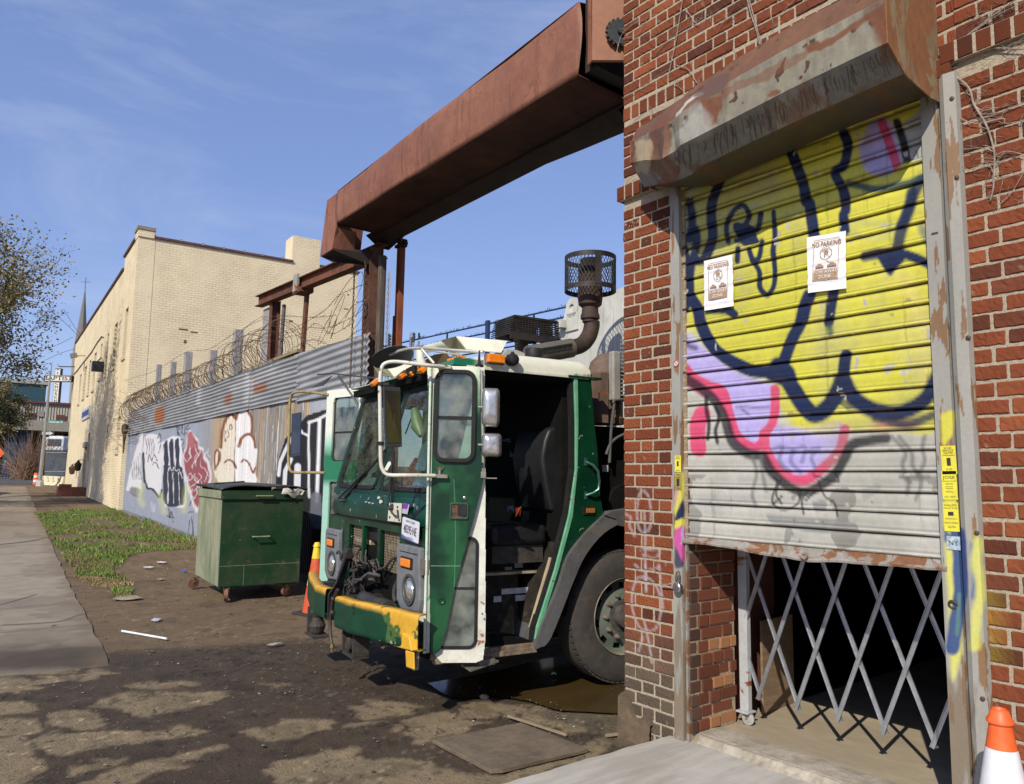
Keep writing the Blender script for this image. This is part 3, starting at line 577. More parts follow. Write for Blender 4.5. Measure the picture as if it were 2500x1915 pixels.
# ================================================================ ROLLER SHUTTER with its graffiti
SX = 3.605
YEL = (0.57, 0.535, 0.06); NAVY = (0.010, 0.018, 0.060); LAV = (0.42, 0.36, 0.66); PNK = (0.60, 0.075, 0.16); BLK = (0.016, 0.016, 0.020); BARE = (0.46, 0.445, 0.40)
def paint_shutter(V, base=BARE):
    Pp = px(V); n1 = vnoise(V, 6, 81); n2 = vnoise(V, 30, 82); C = np.tile(np.array(base), (len(V), 1)); C *= (0.86+0.26*n1)[:, None]
    W_ = Pp + np.stack([(vnoise(V, 5, 83)-0.5)*14, (vnoise(V, 5, 84)-0.5)*14], 1)
    C = np.where(((vnoise(V, 3.2, 85) > 0.63) & (Pp[:, 1] > 1160))[:, None], C*0.62, C)
    fill(C, W_, [R5(390,690),R5(420,680),R5(410,740),R5(380,740)], (0.25,0.25,0.25), 3, 0.7)
    fill(C, W_, [R5(815,790),R5(1000,800),R5(1270,820),R5(1285,865),R5(1180,885),R5(1000,870),R5(860,840)], (0.27, 0.27, 0.265), 2, 0.85)
    fill(C, W_, [R5(1060,705),R5(1130,705),R5(1130,760),R5(1080,765)], (0.22,0.23,0.23), 2, 0.8)
    fill(C, W_, [R5(450,690),R5(720,690),R5(720,730),R5(450,740)], (0.30,0.30,0.30), 14, 0.5); fill(C, W_, [R5(1330,640),R5(1430,620),R5(1420,660),R5(1340,700)], (0.28,0.29,0.29), 6, 0.6)
    # yellow field
    fill(C, W_, [(1640,440),(1700,430),(2000,330),(2290,180),(2320,400),R4(1735,900),R5(1745,330),R5(1500,345),R5(1300,335),R5(1060,352),R5(940,290),R5(870,180),R5(855,70),R4(860,950),R4(800,925),R4(640,875),R4(520,790),R4(440,690),R4(360,640),(1640,700)], YEL, 12)
    C = np.where((C[:, :1] > 0.5) & (C[:, 2:] < 0.2), C*(0.80+0.34*vnoise(V, 2.2, 86))[:, None], C)
    fill(C, W_, [R4(355,60),R4(400,60),R4(400,560),R4(355,600)], (0.40,0.40,0.33), 16, 0.75)
    stroke(C, W_, [R4(1480,350),R4(1560,420),R4(1640,600),R4(1690,720),R4(1660,900)], 40, (0.62,0.52,0.18), 40, 0.5)
    stroke(C, W_, [R4(1240,90),R4(1480,120),R4(1400,180),R4(1230,150)], 16, (0.36,0.38,0.20), 14, 0.5)
    fill(C, W_, [R4(1050,560),R4(1200,560),R4(1200,760),R4(1080,860),R4(1000,760)], (0.50,0.47,0.12), 30, 0.5)
    fill(C, W_, [R4(1480,640),R4(1700,560),R4(1720,800),R4(1560,860)], (0.55,0.50,0.20), 40, 0.35)
    # lavender and pink loop
    fill(C, W_, [R4(358,680),R4(450,740),R4(600,860),R4(740,930),R4(850,965),R5(855,120),R5(860,200),R5(870,300),R5(1000,320),R5(1210,290),R5(1245,380),R5(1190,500),R5(1050,590),R5(930,590),R5(850,510),R5(800,420),R5(650,400),R5(590,200),R5(480,70),R4(362,830)], LAV, 9)
    stroke(C, W_, [R4(360,690),R4(390,750),R4(440,770)], 14, (0.05,0.05,0.07), 9, 0.8)
    fill(C, W_, [R5(930,290),R5(1210,270),R5(1190,340),R5(1060,350)], YEL, 26, 0.7)
    stroke(C, W_, [R5(345,-40),R5(420,40),R5(500,90),R5(585,120),R5(620,240),R5(665,360),R5(740,425),R5(795,400),R5(815,340),R5(850,270),R5(855,110)], 23, PNK, 5)
    stroke(C, W_, [R5(845,110),R5(860,200),R5(845,290),R5(815,360)], 12, PNK, 5)
    stroke(C, W_, [R5(805,350),R5(815,430),R5(870,530),R5(960,590),R5(1050,585),R5(1150,510),R5(1215,430),R5(1240,330)], 24, PNK, 6)
    stroke(C, W_, [R5(365,30),R5(480,110),R5(560,130),R5(600,200)], 30, PNK, 8)
    stroke(C, W_, [R5(340,20),R5(440,90),R5(540,170),R5(600,280),R5(640,390),R5(720,460),R5(800,475),R5(850,560),R5(950,640),R5(1050,650),R5(1180,570),R5(1240,480),R5(1290,400),R5(1460,380)], 24, BLK, 8, 0.9)
    stroke(C, W_, [R5(470,240),R5(445,300),R5(445,370),R5(450,430)], 38, PNK, 5)
    for q in ([R5(495,150),R5(490,220),R5(505,290),R5(500,370)], [R5(545,200),R5(560,260),R5(545,330),R5(555,390)]): stroke(C, W_, q, 10, BLK, 4, 0.9)
    fill(C, W_, [R5(1420,260),R5(1620,280),R5(1600,320),R5(1400,330)], PNK, 22, 0.55)
    # navy letters
    N = lambda q, w, s=5, a=1.0: stroke(C, W_, q, w, NAVY, s, a)
    N([(1658,560),R4(395,380),R4(400,470),R4(370,560)], 26); N([R3(440,1060),R3(455,1150),R3(440,1260),R4(430,130),R4(435,220),R4(410,330),R4(395,450)], 21, 7)
    N([R3(600,950),R3(560,1060),R3(550,1180),R4(520,100),R4(520,190),R4(480,290),R4(420,300)], 25); N([R4(400,480),R4(450,560),R4(470,650),R4(540,770),R4(640,840),R4(740,885),R4(870,890)], 30)
    N([R4(600,560),R4(640,590)], 20); N([R4(460,560),R4(620,575)], 14, 8)
    N([R4(900,880),R4(950,740),R4(1000,640),R4(1025,540),R4(1050,480)], 30); N([R4(1080,250),R4(1060,130),R4(1045,0),R3(1050,1060),R3(1035,980),R3(1000,880),R3(965,800)], 28)
    N([R3(1240,690),R3(1265,760),R3(1245,860),R3(1200,900),R3(1240,990),R3(1255,1100),R4(1225,60),R4(1230,140)], 24); N([R4(1180,450),R4(1160,540),R4(1145,630)], 25)
    stroke(C, W_, [R4(1150,660),R4(1155,690)], 16, (0.02,0.10,0.06), 9, 0.8)
    N([R4(850,900),R4(930,940),R5(950,100),R5(1010,200),R5(1080,250),R5(1160,200),R5(1225,80)], 42, 8); N([R4(880,860),R4(930,900),R5(930,60)], 40, 8); N([R4(1240,805),R4(1232,880),R4(1230,960)], 27, 5)
    N([R5(1225,60),R5(1290,170),R5(1400,235),R5(1540,235),R5(1660,160),R5(1730,40)], 38, 10); N([R5(1400,270),R5(1560,300),R5(1700,250)], 22, 10, 0.85); N([R5(1150,220),R5(1300,190)], 30, 14, 0.7)
    fill(C, W_, [R5(1175,255),R5(1215,205),R5(1260,250),R5(1215,265)], YEL, 4)
    N([R4(1340,275),R4(1500,255),R4(1600,280),R4(1700,330)], 24, 7); fill(C, W_, [R4(1400,270),R4(1560,270),R4(1500,350),R4(1475,375),R4(1440,330)], NAVY, 6)
    N([R4(1590,-60),R4(1575,20),R4(1535,120),R4(1510,250)], 28, 9, 0.93); N([R3(1650,950),R3(1600,1050),R3(1545,1180)], 26, 9, 0.93); stroke(C, W_, [R4(1640,120),R4(1680,200)], 20, (0.12,0.13,0.18), 12, 0.7)
    stroke(C, W_, [R3(1270,960),R3(1400,990),R3(1550,975),R3(1680,930)], 18, (0.02,0.06,0.09), 7, 0.9)
    # small crowned letter
    for q in ([R4(605,200),R4(600,110),R4(640,30),R4(690,5),R4(720,60),R4(690,110),R4(650,110),R4(665,160),R4(700,200)], [R4(700,110),R4(760,130),R4(780,50)], [R4(650,190),R4(760,190)], [R4(660,230),R4(655,300)], [R4(850,40),R4(860,150),R4(850,250),R4(860,360),R4(850,440),R4(815,480),R4(775,440),R4(775,360),R4(740,300),R4(720,240)], [R4(740,300),R4(775,280),R4(790,190)]): N(q, 13, 4)
    fill(C, W_, [R4(660,110),R4(740,130),R4(760,200),R4(680,210)], NAVY, 4)
    # top right patch
    fill(C, W_, [R3(1320,760),R3(1400,640),R3(1500,640),R3(1540,760),R3(1560,880),R3(1450,920),R3(1350,880)], LAV, 12); stroke(C, W_, [R3(1450,650),R3(1490,760),R3(1530,890)], 24, PNK, 5)
    fill(C, W_, [R3(1565,640),R3(1700,560),R3(1700,850),R3(1600,880),R3(1545,880)], (0.36,0.36,0.36), 5, 0.95); stroke(C, W_, [R3(1530,640),R3(1560,740),R3(1580,850)], 20, BLK, 6)
    fill(C, W_, [R3(1560,860),R3(1680,850),R3(1680,900),R3(1500,930)], YEL, 8)
    # thin tags
    T = lambda q, w, c=BLK, a=0.75, s=3: stroke(C, W_, q, w, c, s, a)
    for q in ([R5(845,440),R5(900,425),R5(890,500),R5(940,550)], [R5(900,430),R5(960,440),R5(950,500),R5(1000,555)], [R5(960,440),R5(1020,430),R5(1010,500)], [R5(1040,450),R5(1100,430),R5(1060,480),R5(1080,530)]): T(q, 11, (0.13, 0.13, 0.26), 0.6, 5)
    for q in ([R5(660,210),R5(820,205)], [R5(690,225),R5(720,245)]): T(q, 6, (0.05,0.05,0.10), 0.6, 5)
    for q in ([R5(745,470),R5(770,560),R5(745,670),R5(765,740)], [R5(790,470),R5(800,560),R5(820,660)]): T(q, 10, (0.12,0.12,0.12), 0.6, 6)
    for q in ([R5(860,590),R5(880,620),R5(850,700),R5(870,750),R5(930,760),R5(990,720),R5(1000,650),R5(960,640)], [R5(900,600),R5(870,680),R5(900,730)], [R5(1040,650),R5(1010,700),R5(1020,780)], [R5(1030,700),R5(1080,650)], [R5(1070,570),R5(1200,600),R5(1190,560)], [R5(1100,600),R5(1130,680),R5(1180,720),R5(1195,790)], [R5(985,660),R5(1000,690)], [R5(850,740),R5(900,690)]): T(q, 5.5)
    for q in ([R5(1490,370),R5(1560,450),R5(1545,520),R5(1570,600),R5(1565,670)], [R5(1530,370),R5(1590,450),R5(1600,530),R5(1640,590),R5(1615,700)], [R5(1665,365),R5(1650,430),R5(1660,500),R5(1620,570)], [R5(1540,580),R5(1680,580)]): T(q, 10, (0.10,0.10,0.09), 0.62, 7)
    for q in ([R3(1630,800),R3(1615,830)], [R3(1630,800),R3(1635,830)]): T(q, 3)
    # scratches, chips and rust specks
    gm_ = np.clip((vnoise(V*np.array([1, 1, .5]), 2.6, 87)-.45)*3, 0, .45)[:, None]; C = C*(1-gm_)+C.mean(1, keepdims=True)*np.array([.72, .70, .58])*gm_; drp = (vnoise(V*np.array([1, 5, .35]), 7, 98) > .72)[:, None]; C = np.where(drp, C*.80, C); C = C*(0.86+0.22*n2)[:, None]; sc_ = vnoise(V*np.array([1, 0.6, 2.2]), 22, 88, 3); C = np.where((sc_ > 0.80)[:, None], C*0.45+0.05, C); C = np.where(((vnoise(V, 17, 89, 3) > 0.81))[:, None], np.array([0.42, 0.40, 0.36])*(0.8+0.3*n2)[:, None], C)
    return C
sh = thing('roller_shutter', 'grey metal roller shutter covered in yellow, navy and pink graffiti, pulled half way down', 'roller shutter', (SX, 2.24, 1.2))
SP = 0.0965; nsl = 23; prof = []     # one slat: flat face, rolled lip, dark joint
one = [(0.0, 0.004), (0.004, -0.010), (0.010, -0.0135), (0.017, -0.0115), (0.021, -0.006), (0.024, -0.0015), (0.034, 0.0), (0.046, -0.0015), (0.058, -0.0026), (0.070, -0.0026), (0.082, -0.001), (0.091, 0.002), (0.094, 0.006)]
ZB = 1.265-SP*0
zz, xx = [], []
for i in range(nsl):
    for dz, dx in one: zz.append(ZB+i*SP+dz); xx.append(dx)
zz = np.array(zz); xx = np.array(xx); U = np.linspace(1.505, 2.972, 330)
def shf(u, v):
    i = v.astype(int); V = np.stack([SX+xx[i], u, zz[i]], 1); row = (i//len(one))
    V[:, 0] += (vnoise(np.stack([u, row*1.7, u*0], 1), 3.0, 91)-0.5)*0.010 + (vnoise(V, 12, 92)-0.5)*0.003; V[:, 2] += (vnoise(np.stack([u, row*0.9, u*0], 1), 1.5, 93)-0.5)*0.006
    return V
mb, P = gridmesh(U, np.arange(len(zz)), shf); C = paint_shutter(P)
ji = np.tile(np.arange(len(zz)) % len(one), len(U)); dirt = np.where((ji == 0) | (ji == 12), 0.35, np.where((ji == 4) | (ji == 5) | (ji == 11), 0.62, 1.0)); C *= dirt[:, None]  # row factor: darkest in the joints, darker beside each lip
C = np.where(((ji <= 1) | (ji == 12))[:, None] & (vnoise(P, 9, 94) > 0.5)[:, None], C*0.5+np.array([0.08, 0.04, 0.02]), C)
mb.c = C
msh = M('painted_steel_slat', None, attr=True, rough=0.42, metal=0.0, ns=9, vary=0.10, bump=0.12, bs=50, bdist=0.004, spec=0.45)
cur = obj('curtain', mb, msh, sh, smooth=True, recalc=False)
rustm = M('rusty_grey_steel', (0.30, 0.28, 0.25), (0.22, 0.20, 0.17), rough=0.6, ns=9, rust=0.55, rs=6, bump=0.3, bs=60, rustcol=(0.10, 0.045, 0.02))
bpt = [(2.99, 1.222), (2.8, 1.228), (2.6, 1.218), (2.414, 1.203), (2.3, 1.200), (2.156, 1.192), (2.0, 1.205), (1.85, 1.208), (1.742, 1.213), (1.60, 1.214), (1.50, 1.218)]
yb = np.linspace(1.50, 2.985, 120); zb = np.interp(yb, [p[0] for p in bpt][::-1], [p[1] for p in bpt][::-1]) + (vnoise(np.c_[yb, yb*0, yb*0], 16, 95)-0.5)*0.008
mb = MB(); rows = [(-0.004, 0.062), (-0.006, 0.036), (-0.014, 0.026), (-0.034, 0.020), (-0.040, 0.012), (-0.038, 0.002), (-0.010, 0.0), (0.012, 0.004)]
V = []; 
for y, z in zip(yb, zb):
    for dx, dz in rows: V.append((SX+dx, y, z+dz+(0.0 if dz < 0.05 else (1.28-z-dz)*0.9)))
nr = len(rows); mb.v = V; mb.f = [(i*nr+j, (i+1)*nr+j, (i+1)*nr+j+1, i*nr+j+1) for i in range(len(yb)-1) for j in range(nr-1)]
obj('bottom_rail', mb, rustm, sh, smooth=True)
mb = MB(); mb.lathe((SX-0.046, 2.17, 1.225), (-1, 0, 0), [(0, 0.018), (0.012, 0.018), (0.012, 0.009), (0.004, 0.009), (0.004, 0.0)], 18, caps=False); obj('pull_ring', mb, rustm, sh, smooth=True)
# guides at both sides
def paint_guide(V, right):
    Pp = px(V); C = np.tile(np.array([0.285, 0.275, 0.245]), (len(V), 1)); n = vnoise(V*np.array([1, 1, 0.5]), 9, 101)
    C *= (0.85+0.3*n)[:, None]; Wq = Pp + np.stack([(vnoise(V, 14, 104)-0.5)*10, (vnoise(V, 6, 105)-0.5)*24], 1)
    rb = vnoise(V*np.array([3, 3, 0.45]), 12, 102); C = np.where((rb > 0.63)[:, None], np.array([0.20, 0.115, 0.055])*(0.7+0.6*n)[:, None], C)
    if right:
        for x in (2238+60, ): pass
        fill(C, Wq, [R5(1745,235),R5(1815,220),R5(1812,330),R5(1780,400),R5(1760,420),R5(1745,350)], YEL, 8, 0.95)
        fill(C, Wq, [R5(1770,600),R5(1840,700),R5(1840,900),R5(1770,850)], YEL, 10, 0.9); fill(C, Wq, [R5(1770,850),R5(1840,930),R5(1850,1010),R5(1800,980),R5(1775,920)], (0.03,0.08,0.22), 6, 0.9)
        fill(C, Wq, [R6(1770,60),R6(1850,60),R6(1862,560),R6(1850,680),R6(1810,790),R6(1795,560)], (0.60,0.58,0.12), 12, 0.9)
        stroke(C, Wq, [R6(1840,0),R6(1850,160),R6(1848,330),R6(1825,520),R6(1810,620)], 34, (0.02,0.06,0.20), 7, 0.95); stroke(C, Wq, [R6(1845,330),R6(1835,540)], 9, (0.10,0.22,0.16), 6, 0.7)
        stroke(C, Wq, [R6(1915,60),R6(1925,240),R6(1920,340)], 14, (0.05,0.10,0.24), 9, 0.8); stroke(C, Wq, [R6(1950,50),R6(1935,150),R6(1960,300),R6(1935,500),R6(1930,600)], 26, (0.56,0.55,0.12), 12, 0.85); stroke(C, Wq, [R5(1930,890),R5(1950,960)], 20, (0.5,0.5,0.14), 16, 0.5)
    else:
        fill(C, Wq, [R5(330,560),R5(372,560),R5(372,700),R5(350,760),R5(328,780)], YEL, 6, 0.9); fill(C, Wq, [R5(325,650),R5(345,650),R5(330,740)], (0.45,0.2,0.35), 6, 0.8); fill(C, Wq, [R5(328,790),R5(372,700),R5(372,800),R5(328,810)], NAVY, 5)
        fill(C, Wq, [R5(326,810),R5(372,795),R5(372,850),R5(326,860)], YEL, 4); fill(C, Wq, [R5(326,860),R5(372,850),R5(376,1050),R5(326,960)], (0.50,0.08,0.28), 5); fill(C, Wq, [R5(326,960),R5(345,990),R5(372,1060),R5(326,1060)], (0.06,0.05,0.09), 5); stroke(C, Wq, [R5(365,850),R5(366,940)], 6, LAV, 3)
    low = np.clip((1.15-V[:, 2])/0.5, 0, 1); lr = np.clip((0.50*low+0.12-vnoise(V*np.array([2, 2, .35]), 12, 103))/.12, 0, 1)[:, None]*.75; C = np.where((C[:, :1] < 0.45) | (V[:, 2:] < 0.6), C*(1-lr)+np.array([0.17, 0.12, 0.07])*lr, C); return C
mgd = M('guide_steel', None, attr=True, rough=0.5, ns=12, vary=0.12, bump=0.2, bs=60, bdist=0.003)
def guide(name, prof_, z0, z1, right, label=None):
    Ux = []; 
    for (a, b) in zip(prof_[:-1], prof_[1:]):
        m = max(2, int(math.dist(a, b)/0.004)); Ux += [(a[0]+(b[0]-a[0])*t/m, a[1]+(b[1]-a[1])*t/m) for t in range(m)]
    Ux.append(prof_[-1]); Ux = np.array(Ux)
    mb, P = gridmesh(np.arange(len(Ux)), np.arange(z0, z1, 0.009), lambda u, v: np.stack([Ux[u.astype(int), 0], Ux[u.astype(int), 1] + (vnoise(np.stack([v, v*0, v*0], 1), 2, 7)-0.5)*0.004, v], 1))
    mb.c = paint_guide(P, right); return obj(name, mb, mgd, sh, smooth=True, recalc=True, label=label)
guide('side_guide', [(3.63, 1.525), (3.572, 1.523), (3.572, 1.450), (3.590, 1.447), (3.592, 1.432), (3.566, 1.428)], 0.11, 3.44, True, 'right side guide with yellow and blue paint')
guide('guide_cover', [(3.600, 1.431), (3.560, 1.431), (3.545, 1.408), (3.552, 1.360), (3.582, 1.352)], 0.11, 3.46, True)
guide('side_guide', [(3.60, 3.034), (3.564, 3.032), (3.566, 2.966), (3.64, 2.964)], 0.11, 3.46, False, 'left side guide with pink and yellow paint')
mb = MB(); mb.box((3.575, 2.938, 0.11), (3.592, 2.944, 1.22)); mb.box((3.582, 2.95, 0.11), (3.66, 2.956, 1.22)); obj('track_edge', mb, rustm, sh)
bm_ = M('dark_bolt', (0.10, 0.07, 0.05), rough=0.6, metal=0.5)
for (x, y) in ((R3(1815,518)), (R3(1840,932)), (2200+550/3.36, 500+1090/3.36), R5(1940,880), (2200+650/3.262, 1400+1000/3.262)):
    p = onx(x, y, 3.549); mb = MB(); mb.lathe(p, (-1, 0, 0), [(-0.004, 0.0095), (0.004, 0.0095), (0.006, 0.006)], 12); obj('bolt', mb, bm_, sh, smooth=True)
p = onx(2200+415/3.262, 1400+250/3.262, 3.572); mb = MB(); mb.tube([p+np.array([-0.004-0.012*math.sin(a)*0.4, -0.016*math.cos(a)+0.0, 0.016*math.sin(a)]) for a in np.linspace(0, 5.4, 16)], 0.005, 8); obj('ring_bolt', mb, bm_, sh, smooth=True)
p = onx(2200+275/3.36, 500+235/3.36, 3.571); mb = MB(); mb.box((p[0]-0.002, p[1]-0.014, p[2]-0.004), (p[0]+0.001, p[1]+0.014, p[2]+0.004)); obj('slot', mb, bm_, sh)
# hood
st = [(1.44, .49, 3.655, .49, 3.455, .345, 3.365), (1.9, .485, 3.645, .485, 3.44, .34, 3.35), (2.25, .49, 3.615, .49, 3.41, .335, 3.33), (2.56, .49, 3.57, .49, 3.39, .33, 3.31), (2.63, .47, 3.56, .44, 3.40, .30, 3.30), (2.70, .45, 3.57, .47, 3.37, .30, 3.295),
      (2.80, .40, 3.60, .38, 3.42, .27, 3.32), (2.95, .33, 3.64, .34, 3.48, .22, 3.36), (3.15, .245, 3.69, .245, 3.555, .12, 3.43)]
ys = np.array([s[0] for s in st]); yv = np.linspace(1.44, 3.15, 400)
I = lambda k: np.interp(yv, ys, [s[k] for s in st])
key = [(I(1)-I(1)*0.22, I(2)+0.02+I(1)*0.33), (I(1), I(2)), (I(3), I(4)), (I(5), I(6)), (np.full_like(yv, 0.02), I(6)+0.03)]
cols_ = []; tp = []
for a in range(4):
    m = (40, 44, 36, 10)[a]
    for t in np.arange(m)/m: cols_.append((key[a][0]*(1-t)+key[a+1][0]*t, key[a][1]*(1-t)+key[a+1][1]*t)); tp.append(a+t)
cols_.append(key[4]); tp.append(4.0); tp = np.array(tp); nn_ = len(cols_)
HV = np.stack([np.stack([WX-c[0], yv, c[1]], 1) for c in cols_], 1).reshape(-1, 3)
dent = (vnoise(HV, 4, 111)-0.5)*0.030 + (vnoise(HV, 13, 112)-0.5)*0.006; HV[:, 0] += dent; HV[:, 2] += dent*0.5
T_ = np.tile(tp, len(yv)); Ph = px(HV); n1, n2 = vnoise(HV, 7, 113), vnoise(HV*np.array([1, 2.5, 0.4]), 16, 114)
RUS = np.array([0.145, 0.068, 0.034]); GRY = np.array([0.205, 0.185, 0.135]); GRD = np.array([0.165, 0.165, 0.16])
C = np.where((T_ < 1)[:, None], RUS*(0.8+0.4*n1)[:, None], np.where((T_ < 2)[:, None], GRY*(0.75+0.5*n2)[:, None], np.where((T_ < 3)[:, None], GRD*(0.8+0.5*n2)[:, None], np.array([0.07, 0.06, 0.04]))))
Wh = Ph + np.stack([(vnoise(HV, 12, 115)-0.5)*34, (vnoise(HV, 12, 116)-0.5)*30], 1)
RC = (0.15, 0.055, 0.022); C *= (.8+.4*vnoise(HV*np.array([1, 1, .4]), 34, 119))[:, None]; fl_k = (vnoise(HV, 26, 123, 3) > .72)[:, None] & (T_ < 2)[:, None]; C = np.where(fl_k, np.array([.07, .032, .018]), C); rb_ = (np.clip((vnoise(HV*np.array([1, 1.6, .7]), 5, 118)-.54)*9, 0, 1)*.7)[:, None]; C = C*(1-rb_)+np.array([.13, .062, .032])*rb_
for q, a in (([R3(1040,250),R3(1200,180),R3(1440,50),R3(1450,200),R3(1380,120),R3(1250,190),R3(1100,270)], 0.95), ([R3(230,720),R3(330,620),R3(340,900),R3(250,900),R3(220,820)], 0.8), ([R3(120,680),R3(160,700),R3(160,900),R3(120,880)], 0.95), ([R3(500,520),R3(600,510),R3(590,620),R3(540,660),R3(510,600)], 0.95),
             ([R3(600,470),R3(1040,270),R3(1050,300),R3(620,520)], 0.6), ([R3(860,480),R3(900,480),R3(890,510),R3(850,510)], 0.9), ([R3(1430,60),R3(1465,30),R3(1470,230),R3(1440,230)], 0.95), ([R3(280,950),R3(360,880),R3(380,930),R3(300,980)], 0.8)): fill(C, Wh, q, RC, 5, a)
fill(C, Wh, [R3(360,590),R3(450,510),R3(520,500),R3(430,560),R3(380,600)], (0.42, 0.39, 0.34), 4, 0.95); fill(C, Wh, [R3(440,520),R3(560,420),R3(640,390),R3(600,460),R3(520,520)], (0.10,0.055,0.04), 5, 0.8)
fill(C, Wh, [R3(150,740),R3(230,730),R3(240,880),R3(160,890)], (0.42,0.33,0.20), 8, 0.8); fill(C, Wh, [R3(340,750),R3(480,560),R3(560,640),R3(500,730)], (0.36,0.35,0.32), 14, 0.6)
rg = np.random.default_rng(5)
for _ in range(95):
    t = rg.random(); x0, y0 = 360+t*1150, 800-t*560+rg.uniform(-10, 30); L = rg.uniform(30, 130); w = rg.uniform(1.2, 4.0); q = [R3(x0, y0), R3(x0+rg.uniform(-6, 10)+10*t, y0+L*0.5), R3(x0+rg.uniform(-4, 12)+26*t, y0+L)]
    k = np.where((T_ > 1.9) & (T_ < 3.1))[0]; sub = C[k]; stroke(sub, Ph[k], q, w, (0.055, 0.042, 0.03), 1.5, 0.75); C[k] = sub
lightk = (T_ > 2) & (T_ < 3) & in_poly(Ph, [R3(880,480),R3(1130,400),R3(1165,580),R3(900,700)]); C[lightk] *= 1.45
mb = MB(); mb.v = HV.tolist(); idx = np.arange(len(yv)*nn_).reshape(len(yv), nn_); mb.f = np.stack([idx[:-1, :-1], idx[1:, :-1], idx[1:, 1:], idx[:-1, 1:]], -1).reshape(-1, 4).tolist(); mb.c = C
mh = M('weathered_sheet_steel', None, attr=True, rough=0.55, ns=10, vary=0.16, bump=0.25, bs=40, bdist=0.004, spec=0.4)
obj('hood', mb, mh, sh, smooth=True, recalc=False); mb = MB(); mb.v = [q for y, a, b in zip(yv[::28], key[0][0][::28], key[0][1][::28]) for q in ((WX-a, y, b), (WX, y, b+.03))]; n_ = len(yv[::28]); mb.f = [(2*i, 2*i+2, 2*i+3, 2*i+1) for i in range(n_-1)]; obj('hood_top', mb, rustm, sh)
ecap = [(0, 3.93), (.38, 3.84), (.49, 3.66), (.492, 3.452), (.345, 3.36), (0.10, 3.335), (0, 3.345)]
U_ = np.linspace(0, 1, 60); poly = np.array(ecap)
gv, gw = np.meshgrid(np.linspace(0, .5, 50), np.linspace(3.33, 3.9, 58), indexing='ij')
mb = MB(); mb.prism([(WX-a, 1.434, b) for a, b in ecap], (0, 0.006, 0))
ec = M('hood_cap_steel', (0.27, 0.21, 0.125), (0.20, 0.15, 0.085), rough=0.6, ns=7, rust=0.62, rs=4.5, rustcol=(0.12, 0.05, 0.018), stretch=(1, 1, 0.55), bump=0.2)
obj('end_cap', mb, ec, sh); mb = MB(); mb.prism([(WX-a*1.0, 3.150, 3.43+(b-3.34)*0.83) for a, b in [(0, 3.875), (.245, 3.66), (.245, 3.49), (.12, 3.36), (0, 3.345)]], (0, 0.005, 0)); obj('end_cap', mb, ec, sh)
# stickers on the guides
sy = M('sticker_yellow', (0.72, 0.66, 0.05), (0.66, 0.58, 0.06), rough=0.4, ns=20); sk = M('sticker_ink', (0.03, 0.03, 0.02), rough=0.5)
def sticker(c, w, h, X, lines, mat=sy, icon=None, tilt=0.0):
    e1, e2 = np.array([0, -math.cos(tilt), math.sin(tilt)]), np.array([0, math.sin(tilt), math.cos(tilt)]); p = onx(*c, X)
    mb = MB(); mb.obox(p, (1, 0, 0), e1, e2, 0.0008, w/2, h/2); o = obj('sticker', mb, mat, sh); mb = MB(); n = np.array([-0.0016, 0, 0])
    for (t, dy, s, bx) in lines:
        if t: mb.text(t, p+n+e2*dy, e1, e2, s, ext=0.0, sx=bx)
        else: mb.obox(p+n+e2*dy, (1, 0, 0), e1, e2, 0.0002, bx/2, s/2)
    obj('lettering', mb, sk, o)
sticker(R5(1790,490), 0.062, 0.125, 3.570, [('24 HR.', 0.052, 0.012, 1), ('SERVICE', 0.041, 0.013, 1), ('GATES', 0.030, 0.013, 1), ('', 0.020, 0.0015, 0.052), ('', -0.008, 0.034, 0.016), ('24 HR.', -0.040, 0.009, 1), ('GATES', -0.052, 0.011, 1)], tilt=0.03)
sticker(R5(1794,626), 0.062, 0.125, 3.570, [('24 HR. CALL', 0.054, 0.009, 1), ('JOSE', 0.034, 0.019, 1.3), ('ROLLING GATES', 0.018, 0.0075, 1), ('REPAIRS', 0.006, 0.0085, 1), ('', -0.006, 0.0015, 0.03), ('', -0.014, 0.0015, 0.03), ('INSTALL', -0.028, 0.009, 1), ('CALL NOW', -0.050, 0.009, 1)], tilt=0.02)
sticker(R5(1803,795), 0.062, 0.125, 3.570, [('WALLPO', 0.050, 0.013, 1), ('ROLLING GATES', 0.038, 0.0075, 1), ('', 0.014, 0.016, 0.022), ('', -0.008, 0.0015, 0.05), ('IRON WORK', -0.026, 0.0095, 1), ('GATES', -0.044, 0.011, 1)], tilt=0.02)
sticker(R5(340,510), 0.046, 0.098, 3.562, [('24 HR.', 0.040, 0.011, 0.9), ('SERVICE', 0.030, 0.010, 0.9), ('', 0.0, 0.030, 0.013), ('GATES', -0.040, 0.010, 0.9)])
sticker(R5(341,606), 0.046, 0.096, 3.562, [('24 HR.', 0.040, 0.010, 0.9), ('', 0.026, 0.002, 0.036), ('', -0.004, 0.044, 0.020), ('REPAIRS', -0.040, 0.009, 0.9)], mat=M('sticker_old', (0.36, 0.29, 0.04), (0.26, 0.2, 0.05), rough=0.5, ns=40))
sticker(R5(1815,935), 0.055, 0.058, 3.569, [('NY', 0.0, 0.03, 1)], mat=M('sticker_blue', (0.22, 0.33, 0.42), (0.5, 0.55, 0.6), rough=0.5, ns=60))
